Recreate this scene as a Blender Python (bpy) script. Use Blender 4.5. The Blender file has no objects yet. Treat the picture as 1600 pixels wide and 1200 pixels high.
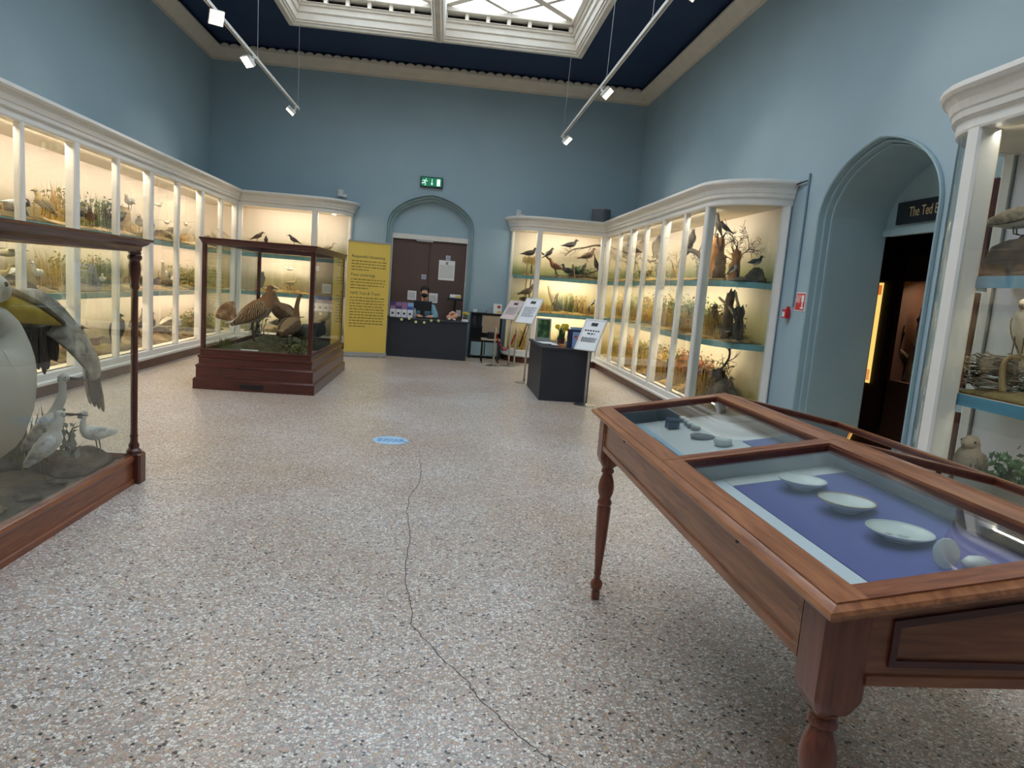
import bpy, bmesh, math, random
from mathutils import Vector, Matrix, noise as mnoise
random.seed(7)
SC = bpy.context.scene
COL = SC.collection
R = math.radians

# ---------------------------------------------------------------- camera
cam = bpy.data.cameras.new('camera'); camo = bpy.data.objects.new('camera', cam); COL.objects.link(camo)
cam.sensor_width = 36.0; cam.lens = 24.37; cam.clip_start = 0.05; cam.clip_end = 100
_r = Vector((0.99254241, -0.09352615, 0.078182)); _d = Vector((0.06441271, -0.14212104, -0.98775129)); _f = Vector((0.10349188, 0.98542096, -0.13503689))
camo.matrix_world = Matrix(((_r.x, -_d.x, -_f.x, 0), (_r.y, -_d.y, -_f.y, 0), (_r.z, -_d.z, -_f.z, 1.45), (0, 0, 0, 1)))
SC.camera = camo

# ---------------------------------------------------------------- sky, skylight portal, exposure
W = bpy.data.worlds.new('overcast_sky'); SC.world = W; W.use_nodes = True
bg = W.node_tree.nodes['Background']; bg.inputs['Color'].default_value = (0.90, 0.95, 1.0, 1); bg.inputs['Strength'].default_value = 3.6
SC.view_settings.view_transform = 'Standard'; SC.view_settings.look = 'None'; SC.view_settings.gamma = 1.0
SC.view_settings.use_curve_mapping = False; SC.view_settings.exposure = 0.66
SC.cycles.max_bounces = 5; SC.cycles.diffuse_bounces = 3; SC.cycles.glossy_bounces = 3; SC.cycles.transmission_bounces = 6
SC.cycles.transparent_max_bounces = 24; SC.cycles.caustics_reflective = False; SC.cycles.caustics_refractive = False
SC.cycles.sample_clamp_indirect = 6.0; SC.cycles.adaptive_threshold = 0.03

def area_light(name, loc, sx, sy, power, color, rot=(0, 0, 0), portal=False, spread=180):
    l = bpy.data.lights.new(name, 'AREA'); l.shape = 'RECTANGLE'; l.size = sx; l.size_y = sy; l.energy = power; l.color = color
    l.spread = R(spread)
    if portal: l.cycles.is_portal = True
    o = bpy.data.objects.new(name, l); COL.objects.link(o); o.location = loc; o.rotation_euler = rot
    return o
# skylight opening: x -2.83..2.03, y -2.1..12.6
area_light('skylight_portal', (-0.40, 5.25, 5.60), 4.6, 14.4, 1, (1, 1, 1), portal=True)

# ---------------------------------------------------------------- colours and materials
def lin(v):
    v /= 255.0
    return v / 12.92 if v <= 0.04045 else ((v + 0.055) / 1.055) ** 2.4
def c(r, g, b): return (lin(r), lin(g), lin(b), 1.0)

def newmat(name):
    m = bpy.data.materials.new(name); m.use_nodes = True
    nt = m.node_tree; b = nt.nodes['Principled BSDF']
    return m, nt, b
def N(nt, t, **k):
    n = nt.nodes.new(t)
    for a, v in k.items():
        if a in n.inputs.keys() if hasattr(n.inputs, 'keys') else False: n.inputs[a].default_value = v
        else: setattr(n, a, v)
    return n
def ramp(nt, stops, interp='LINEAR'):
    n = nt.nodes.new('ShaderNodeValToRGB'); cr = n.color_ramp; cr.interpolation = interp
    while len(cr.elements) < len(stops): cr.elements.new(0.5)
    for e, (p, col) in zip(cr.elements, stops): e.position = p; e.color = col
    return n
def paint(name, col, rough=0.5, var=0.05, scale=4.0, bump=0.0, metal=0.0, spec=0.5, stretch=(1, 1, 1)):
    """plain coloured surface with slight procedural variation"""
    m, nt, b = newmat(name)
    tc = N(nt, 'ShaderNodeTexCoord'); mp = N(nt, 'ShaderNodeMapping'); mp.inputs['Scale'].default_value = stretch
    nz = N(nt, 'ShaderNodeTexNoise'); nz.inputs['Scale'].default_value = scale; nz.inputs['Detail'].default_value = 5
    nt.links.new(tc.outputs['Object'], mp.inputs['Vector']); nt.links.new(mp.outputs['Vector'], nz.inputs['Vector'])
    lo = tuple(max(0, x * (1 - var)) for x in col[:3]) + (1,); hi = tuple(min(1, x * (1 + var)) for x in col[:3]) + (1,)
    rp = ramp(nt, [(0.3, lo), (0.7, hi)])
    nt.links.new(nz.outputs['Fac'], rp.inputs['Fac']); nt.links.new(rp.outputs['Color'], b.inputs['Base Color'])
    b.inputs['Roughness'].default_value = rough; b.inputs['Metallic'].default_value = metal; b.inputs['Specular IOR Level'].default_value = spec
    if bump:
        bp = N(nt, 'ShaderNodeBump'); bp.inputs['Strength'].default_value = bump; bp.inputs['Distance'].default_value = 0.02
        nt.links.new(nz.outputs['Fac'], bp.inputs['Height']); nt.links.new(bp.outputs['Normal'], b.inputs['Normal'])
    return m
def mottle(name, cols, rough=0.7, scale=20, bump=0.3, stretch=(1, 1, 1), detail=6, dist=0.02):
    """several colours mixed by noise (rock, earth, bark, plumage)"""
    m, nt, b = newmat(name)
    tc = N(nt, 'ShaderNodeTexCoord'); mp = N(nt, 'ShaderNodeMapping'); mp.inputs['Scale'].default_value = stretch
    nz = N(nt, 'ShaderNodeTexNoise'); nz.inputs['Scale'].default_value = scale; nz.inputs['Detail'].default_value = detail
    nt.links.new(tc.outputs['Object'], mp.inputs['Vector']); nt.links.new(mp.outputs['Vector'], nz.inputs['Vector'])
    k = len(cols); rp = ramp(nt, [(0.28 + 0.44 * i / (k - 1), x) for i, x in enumerate(cols)])
    nt.links.new(nz.outputs['Fac'], rp.inputs['Fac']); nt.links.new(rp.outputs['Color'], b.inputs['Base Color'])
    b.inputs['Roughness'].default_value = rough
    if bump:
        bp = N(nt, 'ShaderNodeBump'); bp.inputs['Strength'].default_value = bump; bp.inputs['Distance'].default_value = dist
        nt.links.new(nz.outputs['Fac'], bp.inputs['Height']); nt.links.new(bp.outputs['Normal'], b.inputs['Normal'])
    return m
def wood(name, dark, light, axis=1, rough=0.3, scale=6):
    m, nt, b = newmat(name)
    tc = N(nt, 'ShaderNodeTexCoord'); mp = N(nt, 'ShaderNodeMapping')
    s = [9.0, 9.0, 9.0]; s[axis] = 0.7; mp.inputs['Scale'].default_value = s
    nz = N(nt, 'ShaderNodeTexNoise'); nz.inputs['Scale'].default_value = scale; nz.inputs['Detail'].default_value = 8; nz.inputs['Distortion'].default_value = 0.6
    nt.links.new(tc.outputs['Object'], mp.inputs['Vector']); nt.links.new(mp.outputs['Vector'], nz.inputs['Vector'])
    rp = ramp(nt, [(0.3, dark), (0.72, light)])
    nt.links.new(nz.outputs['Fac'], rp.inputs['Fac']); nt.links.new(rp.outputs['Color'], b.inputs['Base Color'])
    b.inputs['Roughness'].default_value = rough; b.inputs['Coat Weight'].default_value = 0.25; b.inputs['Coat Roughness'].default_value = 0.15
    return m
def glassmat(name, tint=(0.96, 0.98, 0.97, 1), refl=1.0, rough=0.0):
    m = bpy.data.materials.new(name); m.use_nodes = True; nt = m.node_tree
    for n in list(nt.nodes): nt.nodes.remove(n)
    out = N(nt, 'ShaderNodeOutputMaterial'); mx = N(nt, 'ShaderNodeMixShader'); tr = N(nt, 'ShaderNodeBsdfTransparent'); gl = N(nt, 'ShaderNodeBsdfGlossy')
    fr = N(nt, 'ShaderNodeFresnel'); ge = N(nt, 'ShaderNodeNewGeometry'); io = N(nt, 'ShaderNodeMath'); io.operation = 'MULTIPLY_ADD'
    io.inputs[1].default_value = 1 / 1.45 - 1.45; io.inputs[2].default_value = 1.45      # same reflectance on both faces of the thin pane
    nt.links.new(ge.outputs['Backfacing'], io.inputs[0]); nt.links.new(io.outputs[0], fr.inputs['IOR'])
    ml = N(nt, 'ShaderNodeMath'); ml.operation = 'MULTIPLY'; ml.inputs[1].default_value = refl
    tr.inputs['Color'].default_value = tint; gl.inputs['Roughness'].default_value = rough
    nt.links.new(fr.outputs['Fac'], ml.inputs[0]); nt.links.new(ml.outputs[0], mx.inputs['Fac'])
    nt.links.new(tr.outputs[0], mx.inputs[1]); nt.links.new(gl.outputs[0], mx.inputs[2]); nt.links.new(mx.outputs[0], out.inputs['Surface'])
    return m
def emit(name, col, s):
    m, nt, b = newmat(name); b.inputs['Base Color'].default_value = col
    b.inputs['Emission Color'].default_value = col; b.inputs['Emission Strength'].default_value = s
    return m
def zramp(name, stops, zmax, scale=5, amt=0.25, rough=0.8):
    """paint that changes with height (painted scenery, two-tone plumage)"""
    m, nt, b = newmat(name)
    tc = N(nt, 'ShaderNodeTexCoord'); sp = N(nt, 'ShaderNodeSeparateXYZ'); nz = N(nt, 'ShaderNodeTexNoise')
    nz.inputs['Scale'].default_value = scale; nz.inputs['Detail'].default_value = 6
    ad = N(nt, 'ShaderNodeMath'); ad.operation = 'MULTIPLY_ADD'; ad.inputs[1].default_value = amt; ad.inputs[2].default_value = -amt / 2
    dv = N(nt, 'ShaderNodeMath'); dv.operation = 'DIVIDE'; dv.inputs[1].default_value = zmax
    sm = N(nt, 'ShaderNodeMath'); sm.operation = 'ADD'
    nt.links.new(tc.outputs['Object'], sp.inputs[0]); nt.links.new(tc.outputs['Object'], nz.inputs['Vector'])
    nt.links.new(nz.outputs['Fac'], ad.inputs[0]); nt.links.new(sp.outputs['Z'], sm.inputs[0]); nt.links.new(ad.outputs[0], sm.inputs[1])
    nt.links.new(sm.outputs[0], dv.inputs[0])
    rp = ramp(nt, stops); nt.links.new(dv.outputs[0], rp.inputs['Fac']); nt.links.new(rp.outputs['Color'], b.inputs['Base Color'])
    b.inputs['Roughness'].default_value = rough
    return m
def terrazzo():
    m, nt, b = newmat('terrazzo')
    tc = N(nt, 'ShaderNodeTexCoord')
    def chips(scale, stops):
        v = N(nt, 'ShaderNodeTexVoronoi'); v.inputs['Scale'].default_value = scale; v.inputs['Randomness'].default_value = 1.0
        nt.links.new(tc.outputs['Object'], v.inputs['Vector'])
        s = N(nt, 'ShaderNodeSeparateColor'); nt.links.new(v.outputs['Color'], s.inputs[0])
        rp = ramp(nt, stops, 'CONSTANT'); nt.links.new(s.outputs[0], rp.inputs['Fac'])
        e = N(nt, 'ShaderNodeTexVoronoi'); e.feature = 'DISTANCE_TO_EDGE'; e.inputs['Scale'].default_value = scale
        nt.links.new(tc.outputs['Object'], e.inputs['Vector'])
        return rp, e, s
    cream = c(226, 216, 206); white = c(246, 243, 238); pink = c(206, 176, 160); tan = c(206, 178, 142); grey = c(168, 160, 154); dk = c(62, 58, 58); gl = c(198, 192, 186)
    r1, e1, s1 = chips(88, [(0, cream), (0.2, white), (0.40, gl), (0.60, pink), (0.76, grey), (0.91, tan), (0.96, dk)])
    r2, e2, s2 = chips(190, [(0, white), (0.28, gl), (0.55, grey), (0.74, pink), (0.92, c(120, 112, 108))])
    mx = N(nt, 'ShaderNodeMix'); mx.data_type = 'RGBA'
    g = N(nt, 'ShaderNodeMath'); g.operation = 'GREATER_THAN'; g.inputs[1].default_value = 0.07
    nt.links.new(e1.outputs['Distance'], g.inputs[0]); nt.links.new(g.outputs[0], mx.inputs['Factor'])
    nt.links.new(r2.outputs['Color'], mx.inputs[6]); nt.links.new(r1.outputs['Color'], mx.inputs[7])
    # grout between the small chips
    g2 = N(nt, 'ShaderNodeMath'); g2.operation = 'LESS_THAN'; g2.inputs[1].default_value = 0.05
    nt.links.new(e2.outputs['Distance'], g2.inputs[0])
    inv = N(nt, 'ShaderNodeMath'); inv.operation = 'SUBTRACT'; inv.inputs[0].default_value = 1.0; nt.links.new(g.outputs[0], inv.inputs[1])
    gg = N(nt, 'ShaderNodeMath'); gg.operation = 'MULTIPLY'; nt.links.new(g2.outputs[0], gg.inputs[0]); nt.links.new(inv.outputs[0], gg.inputs[1])
    mg = N(nt, 'ShaderNodeMix'); mg.data_type = 'RGBA'; mg.inputs[7].default_value = c(136, 126, 120)
    nt.links.new(gg.outputs[0], mg.inputs['Factor']); nt.links.new(mx.outputs[2], mg.inputs[6])
    # dark seams round the large chips
    g3 = N(nt, 'ShaderNodeMath'); g3.operation = 'LESS_THAN'; g3.inputs[1].default_value = 0.026; nt.links.new(e1.outputs['Distance'], g3.inputs[0])
    g4 = N(nt, 'ShaderNodeMath'); g4.operation = 'MULTIPLY'; g4.inputs[1].default_value = 0.7; nt.links.new(g3.outputs[0], g4.inputs[0])
    mg2 = N(nt, 'ShaderNodeMix'); mg2.data_type = 'RGBA'; mg2.inputs[7].default_value = c(112, 100, 94)
    nt.links.new(g4.outputs[0], mg2.inputs['Factor']); nt.links.new(mg.outputs[2], mg2.inputs[6]); mg = mg2
    # large soft staining
    nz = N(nt, 'ShaderNodeTexNoise'); nz.inputs['Scale'].default_value = 0.9; nz.inputs['Detail'].default_value = 4
    nt.links.new(tc.outputs['Object'], nz.inputs['Vector'])
    rs = ramp(nt, [(0.35, c(236, 226, 214)), (0.7, c(255, 255, 255))]); nt.links.new(nz.outputs['Fac'], rs.inputs['Fac'])
    ml = N(nt, 'ShaderNodeMix'); ml.data_type = 'RGBA'; ml.blend_type = 'MULTIPLY'; ml.inputs['Factor'].default_value = 1
    nt.links.new(mg.outputs[2], ml.inputs[6]); nt.links.new(rs.outputs['Color'], ml.inputs[7])
    nt.links.new(ml.outputs[2], b.inputs['Base Color'])
    b.inputs['Roughness'].default_value = 0.29; b.inputs['Specular IOR Level'].default_value = 0.5
    return m

MT = {}
MT['terrazzo'] = terrazzo()
MT['wall'] = paint('blue_wall_paint', c(155, 180, 193), 0.55, 0.035, 1.2, 0.04)
MT['trimblue'] = paint('blue_arch_paint', c(156, 182, 190), 0.5, 0.03, 3)
MT['navy'] = paint('navy_ceiling_paint', c(22, 46, 82), 0.6, 0.06, 2)
MT['cream'] = paint('cream_plaster', c(226, 216, 200), 0.6, 0.05, 6, 0.05)
MT['skycream'] = paint('cream_skylight_paint', c(236, 228, 214), 0.5, 0.05, 5)
MT['white'] = paint('white_gloss_paint', c(238, 236, 230), 0.32, 0.025, 5)
MT['plinth'] = wood('plinth_wood', c(70, 38, 30), c(112, 62, 48), 1, 0.45)
MT['mahog'] = wood('mahogany', c(66, 26, 20), c(104, 46, 34), 1, 0.28)
MT['mahogx'] = wood('mahogany_across', c(66, 28, 23), c(96, 44, 34), 0, 0.3)
MT['mahogz'] = wood('mahogany_upright', c(60, 24, 18), c(94, 42, 30), 2, 0.28)
MT['oak'] = wood('warm_case_wood', c(118, 64, 38), c(158, 92, 54), 1, 0.35)
MT['oakz'] = wood('warm_case_wood_upright', c(70, 32, 24), c(104, 50, 34), 2, 0.3)
MT['table'] = wood('table_wood', c(128, 74, 44), c(182, 118, 76), 1, 0.3)
MT['tablex'] = wood('table_wood_across', c(116, 62, 40), c(166, 102, 66), 0, 0.3)
MT['tablez'] = wood('table_leg_wood', c(100, 50, 36), c(146, 80, 56), 2, 0.28)
MT['glass'] = glassmat('case_glass')
MT['tglass'] = glassmat('table_glass', (0.985, 0.995, 0.99, 1), 1.1)
MT['skyglass'] = glassmat('skylight_glass', (0.80, 0.84, 0.88, 1), 0.6, 0.2)
MT['caseback'] = zramp('painted_backdrop_shore', [(0.0, c(150, 130, 96)), (0.10, c(140, 138, 100)), (0.17, c(206, 192, 168)), (0.24, c(238, 226, 210)), (0.33, c(240, 226, 214)), (0.345, c(150, 134, 96)), (0.42, c(160, 148, 110)), (0.48, c(222, 208, 188)), (0.57, c(238, 224, 212)), (0.585, c(150, 150, 110)), (0.64, c(176, 166, 130)), (0.69, c(232, 222, 206)), (0.95, c(236, 222, 212))], 3.0, 3.0, 0.22)
MT['caseback2'] = zramp('painted_backdrop_heath', [(0.0, c(140, 110, 60)), (0.12, c(180, 160, 90)), (0.22, c(226, 210, 172)), (0.33, c(236, 224, 196)), (0.345, c(190, 180, 112)), (0.43, c(212, 200, 140)), (0.50, c(236, 224, 190)), (0.57, c(240, 228, 204)), (0.585, c(120, 140, 92)), (0.63, c(180, 180, 124)), (0.70, c(236, 222, 186)), (0.8, c(240, 226, 206)), (0.95, c(236, 220, 206))], 3.0, 3.0, 0.22)
MT['caseback3'] = zramp('painted_backdrop_pale', [(0.0, c(170, 172, 150)), (0.2, c(206, 204, 210)), (0.36, c(176, 196, 190)), (0.42, c(204, 206, 204)), (0.6, c(200, 200, 212)), (1.0, c(206, 208, 214))], 3.0, 2.0, 0.3)
MT['caselining'] = paint('cream_lining', c(240, 228, 206), 0.7, 0.04, 4)
MT['teal'] = paint('teal_shelf_edge', c(120, 168, 170), 0.4, 0.08, 6)
MT['bluedge'] = paint('blue_shelf_edge', c(84, 150, 178), 0.35, 0.1, 6, stretch=(1, .3, 4))
MT['shelfglass'] = paint('green_shelf_glass_edge', c(90, 160, 150), 0.1, 0.1, 6)
MT['earth'] = mottle('diorama_earth', [c(60, 46, 30), c(110, 88, 54), c(140, 122, 78), c(96, 100, 56)], 0.9, 9, 0.6)
MT['golden'] = mottle('golden_earth', [c(110, 76, 34), c(170, 130, 62), c(206, 172, 96), c(150, 140, 70)], 0.9, 12, 0.6)
MT['sandrock'] = mottle('sand_rock', [c(110, 90, 62), c(170, 146, 108), c(210, 190, 150)], 0.9, 7, 0.6)
MT['darkrock'] = mottle('dark_rock', [c(40, 34, 28), c(84, 72, 58), c(120, 108, 90)], 0.9, 8, 0.7)
MT['blackrock'] = mottle('black_rock', [c(28, 23, 19), c(62, 50, 40), c(96, 80, 62)], 0.9, 8, 0.8)
MT['mudwater'] = mottle('muddy_marsh', [c(34, 32, 24), c(70, 64, 48), c(104, 94, 74), c(60, 62, 48)], 0.5, 5, 0.5)
MT['bark'] = mottle('bark', [c(38, 28, 22), c(78, 60, 44), c(112, 92, 70)], 0.9, 14, 0.8, (1, 1, .25))
MT['palebark'] = mottle('pale_bark', [c(120, 98, 66), c(176, 150, 108), c(206, 184, 146)], 0.85, 14, 0.6, (1, 1, .25))
MT['orangebark'] = mottle('orange_stump', [c(110, 66, 30), c(170, 112, 58), c(206, 150, 90)], 0.85, 12, 0.6, (1, 1, .3))
MT['twig'] = paint('dark_twig', c(52, 40, 32), 0.9, 0.2, 20)
MT['paletwig'] = paint('grey_twig', c(150, 136, 118), 0.9, 0.2, 20)
MT['straw'] = paint('golden_straw', c(196, 160, 84), 0.85, 0.25, 18)
MT['olive'] = paint('olive_leaf', c(112, 116, 60), 0.8, 0.3, 18)
MT['green'] = paint('green_leaf', c(46, 84, 40), 0.7, 0.3, 16)
MT['greygreen'] = paint('grey_green_leaf', c(120, 130, 112), 0.8, 0.25, 16)
MT['rust'] = paint('rust_leaf', c(150, 84, 44), 0.8, 0.3, 16)
MT['black'] = paint('black_plastic', c(24, 24, 26), 0.45, 0.1, 10)
MT['charcoal'] = paint('charcoal_laminate', c(46, 48, 56), 0.45, 0.06, 5)
MT['steel'] = paint('brushed_steel', c(196, 196, 194), 0.28, 0.05, 20, metal=1.0)
MT['alu'] = paint('grey_aluminium', c(188, 188, 188), 0.4, 0.05, 20, metal=0.6)
MT['paper'] = paint('white_paper', c(240, 240, 240), 0.6, 0.02, 6)
MT['ink'] = paint('dark_print', c(58, 58, 60), 0.7, 0.05, 9)
MT['greyink'] = paint('grey_print', c(140, 142, 146), 0.7, 0.05, 9)
MT['yellow'] = paint('yellow_banner', c(228, 197, 92), 0.55, 0.03, 2)
MT['browndoor'] = paint('brown_door', c(92, 72, 66), 0.5, 0.05, 3)
MT['red'] = paint('red_plastic', c(200, 34, 38), 0.4, 0.05, 8)
MT['redrope'] = paint('red_velvet', c(150, 22, 34), 0.8, 0.15, 40)
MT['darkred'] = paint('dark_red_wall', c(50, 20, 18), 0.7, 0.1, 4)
MT['grey'] = paint('grey_plastic', c(150, 154, 158), 0.5, 0.06, 20)
MT['offwhite'] = paint('off_white_plastic', c(224, 222, 216), 0.45, 0.03, 8)
MT['led'] = emit('lamp_leds', c(255, 236, 206), 1.6); MT['led'].cycles.emission_sampling = 'NONE'
MT['paleboard'] = paint('pale_blue_card', c(224, 234, 236), 0.7, 0.03, 5)
MT['whiteboard'] = paint('off_white_card', c(226, 230, 224), 0.7, 0.03, 5)
MT['violet'] = paint('violet_cloth', c(98, 100, 158), 0.85, 0.04, 30)
MT['china'] = paint('china_glaze', c(226, 232, 222), 0.18, 0.05, 14)
MT['beak'] = paint('horn_beak', c(70, 56, 42), 0.5, 0.15, 30)
MT['legm'] = paint('bird_leg', c(96, 76, 52), 0.7, 0.15, 40)
MT['skin'] = paint('skin', c(222, 170, 142), 0.55, 0.05, 20)

# ---------------------------------------------------------------- mesh helpers
ORG = {}
class MB:
    def __init__(s): s.v = []; s.f = []; s.m = []; s.mi = 0
    def add(s, vs, fs):
        k = len(s.v); s.v += [Vector(p) for p in vs]; s.f += [tuple(i + k for i in f) for f in fs]; s.m += [s.mi] * len(fs)
        return s
    def box(s, x0, x1, y0, y1, z0, z1):
        return s.add([(x0, y0, z0), (x1, y0, z0), (x1, y1, z0), (x0, y1, z0), (x0, y0, z1), (x1, y0, z1), (x1, y1, z1), (x0, y1, z1)],
                     [(0, 3, 2, 1), (4, 5, 6, 7), (0, 1, 5, 4), (1, 2, 6, 5), (2, 3, 7, 6), (3, 0, 4, 7)])
    def bbox(s, x0, x1, y0, y1, z0, z1, b=0.005):
        """box with chamfered upright and top edges"""
        pts = [(x0 + b, y0), (x1 - b, y0), (x1, y0 + b), (x1, y1 - b), (x1 - b, y1), (x0 + b, y1), (x0, y1 - b), (x0, y0 + b)]
        cx, cy = (x0 + x1) / 2, (y0 + y1) / 2
        def ins(p): return (p[0] + (b if p[0] < cx else -b) * .6, p[1] + (b if p[1] < cy else -b) * .6)
        return s.loft([[(x, y, z0) for x, y in pts], [(x, y, z1 - b) for x, y in pts], [(*ins(p), z1) for p in pts]], True, True)
    def loft(s, rings, cap0=False, cap1=False, closed=True):
        n = len(rings[0]); vs = [p for r in rings for p in r]; fs = []
        for i in range(len(rings) - 1):
            for j in range(n if closed else n - 1):
                a = i * n + j; b = i * n + (j + 1) % n; fs.append((a, b, b + n, a + n))
        if cap0: fs.append(tuple(reversed(range(n))))
        if cap1: k = (len(rings) - 1) * n; fs.append(tuple(range(k, k + n)))
        return s.add(vs, fs)
    def tube(s, path, rad, n=6, cap=True):
        path = [Vector(p) for p in path]; rs = rad if isinstance(rad, (list, tuple)) else [rad] * len(path)
        rings = []; prev = None
        for i, p in enumerate(path):
            t = (path[min(i + 1, len(path) - 1)] - path[max(i - 1, 0)])
            t = t.normalized() if t.length > 1e-9 else Vector((0, 0, 1))
            u = (prev - t * prev.dot(t)) if prev is not None else t.cross(Vector((0, 0, 1)) if abs(t.z) < .9 else Vector((1, 0, 0)))
            if u.length < 1e-6: u = t.orthogonal()
            u.normalize(); w = t.cross(u); prev = u
            rings.append([p + (u * math.cos(a) + w * math.sin(a)) * rs[i] for a in [2 * math.pi * k / n for k in range(n)]])
        return s.loft(rings, cap, cap)
    def lathe(s, prof, cx=0, cy=0, z0=0, n=20, cap=True):
        rings = [[(cx + r * math.cos(2 * math.pi * k / n), cy + r * math.sin(2 * math.pi * k / n), z0 + z) for k in range(n)] for r, z in prof]
        return s.loft(rings, cap, cap)
    def prism(s, poly, h0, h1, ax='z'):
        """poly of 2-D points pushed along an axis: z -> (a,b,h); y -> (a,h,b); x -> (h,a,b)"""
        f = {'z': lambda a, b, h: (a, b, h), 'y': lambda a, b, h: (a, h, b), 'x': lambda a, b, h: (h, a, b)}[ax]
        return s.loft([[f(a, b, h0) for a, b in poly], [f(a, b, h1) for a, b in poly]], True, True)
    def sweep(s, prof, path, closed=False, side=1):
        """prof: (offset, z) points, closed polygon; path: plan points; offset goes to the right of travel"""
        P = [Vector(p) for p in path]; n = len(P); rings = []
        for i in range(n):
            a = P[i - 1] if (i > 0 or closed) else None; b = P[(i + 1) % n] if (i < n - 1 or closed) else None
            d1 = (P[i] - a).normalized() if a is not None else None; d2 = (b - P[i]).normalized() if b is not None else None
            if d1 is None: d1 = d2
            if d2 is None: d2 = d1
            n1 = Vector((d1.y, -d1.x)); n2 = Vector((d2.y, -d2.x)); m = n1 + n2
            m = m / max(m.dot(n1), .25) if m.length > 1e-6 else n1
            rings.append([(P[i].x + m.x * o * side, P[i].y + m.y * o * side, z) for o, z in prof])
        if closed: rings.append(rings[0])
        return s.loft(rings, not closed, not closed)
    def ell(s, ctr, r, seg=12, rin=8, jitter=0, seed=0):
        rr = random.Random(seed); cx, cy, cz = ctr; rings = []
        for i in range(rin + 1):
            th = math.pi * i / rin; k = max(math.sin(th), .02)
            rings.append([(cx + r[0] * k * math.cos(2 * math.pi * j / seg) * (1 + jitter * (rr.random() - .5)),
                           cy + r[1] * k * math.sin(2 * math.pi * j / seg) * (1 + jitter * (rr.random() - .5)),
                           cz - r[2] * math.cos(th) * (1 + jitter * (rr.random() - .5) * .6)) for j in range(seg)])
        return s.loft(rings, True, True)
    def build(s, name, mat, parent=None, smooth=False, org=None):
        o3 = Vector(org) if org is not None else (ORG.get(parent.name, Vector()) if parent is not None else Vector())
        me = bpy.data.meshes.new(name); me.from_pydata([p - o3 for p in s.v], [], s.f)
        mats = mat if isinstance(mat, (list, tuple)) else [mat]
        for x in mats: me.materials.append(MT[x] if isinstance(x, str) else x)
        if len(mats) > 1:
            for p, k in zip(me.polygons, s.m): p.material_index = k
        bm = bmesh.new(); bm.from_mesh(me); bmesh.ops.recalc_face_normals(bm, faces=bm.faces); bm.to_mesh(me); bm.free()
        if smooth:
            for p in me.polygons: p.use_smooth = True
            if smooth == 'auto': me.set_sharp_from_angle(angle=R(40))
        o = bpy.data.objects.new(name, me); COL.objects.link(o)
        if parent is not None: o.parent = parent
        else: o.location = o3
        ORG[o.name] = o3
        return o
def thing(name, label, cat, loc=(0, 0, 0), group=None):
    o = bpy.data.objects.new(name, None); COL.objects.link(o); o.location = loc; o.empty_display_size = 0.1
    o['label'] = label; o['category'] = cat
    if group: o['group'] = group
    ORG[o.name] = Vector(loc)
    return o
def tag(o, label, cat, group=None, kind=None):
    o['label'] = label; o['category'] = cat
    if group: o['group'] = group
    if kind: o['kind'] = kind
    return o
def struct(o, label, cat):
    o['label'] = label; o['category'] = cat; o['kind'] = 'structure'; return o
def text(body, size, name, mat, parent, loc, rot, align='LEFT', ext=0.0006, sx=1.0):
    """flat lettering turned into a mesh; loc in world space, parent unrotated"""
    cu = bpy.data.curves.new(name, 'FONT'); cu.body = body; cu.size = size; cu.extrude = ext; cu.align_x = align
    t = bpy.data.objects.new(name + '_tmp', cu); COL.objects.link(t)
    dg = bpy.context.evaluated_depsgraph_get(); me = bpy.data.meshes.new_from_object(t.evaluated_get(dg))
    bpy.data.objects.remove(t); bpy.data.curves.remove(cu)
    o3 = ORG.get(parent.name, Vector()) if parent is not None else Vector()
    from mathutils import Euler
    M = Matrix.Translation(Vector(loc) - o3) @ Euler(rot).to_matrix().to_4x4() @ Matrix.Diagonal((sx, 1, 1, 1))
    me.transform(M); me.materials.clear(); me.materials.append(MT[mat])
    o = bpy.data.objects.new(name, me); COL.objects.link(o); o.parent = parent; ORG[o.name] = o3
    return o
def copy_tree(o, parent=None):
    k = o.copy(); COL.objects.link(k); k.parent = parent
    for ch in o.children: copy_tree(ch, k)
    return k
def catmull(pts, n):
    """smooth a list of equal-length tuples to n samples per span"""
    out = []
    for i in range(len(pts) - 1):
        p0, p1, p2, p3 = pts[max(i - 1, 0)], pts[i], pts[i + 1], pts[min(i + 2, len(pts) - 1)]
        for k in range(n):
            t = k / n
            out.append(tuple(.5 * (2 * b + (-a + cc) * t + (2 * a - 5 * b + 4 * cc - d) * t * t + (-a + 3 * b - 3 * cc + d) * t ** 3) for a, b, cc, d in zip(p0, p1, p2, p3)))
    out.append(tuple(pts[-1])); return out
# ================================================================ the room
X0, X1, Y0, Y1, ZC = -4.69, 3.82, -3.9, 14.40, 5.60
def arch_pts(cx, hw, zs, rise, n=12, cc=0.28):
    """pointed arch outline, left foot to right foot (plan coordinate, height)"""
    r = 1 + cc; top = math.sqrt(r * r - cc * cc); a1 = math.acos(cc / r); L = []
    for k in range(n + 1):
        a = a1 * k / n; L.append((hw * (r * math.cos(a) - cc), rise * r * math.sin(a) / top))
    left = [(cx - x, zs + z) for x, z in L]
    return [(cx - hw, 0)] + left + [(2 * cx - x, z) for x, z in reversed(left[:-1])] + [(cx + hw, 0)]
def arch_loft(mb, rings_spec, f):
    rings = [[f(a, z, d) for a, z in arch_pts(*sp)] for sp, d in rings_spec]
    mb.loft(rings, closed=False)

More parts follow.
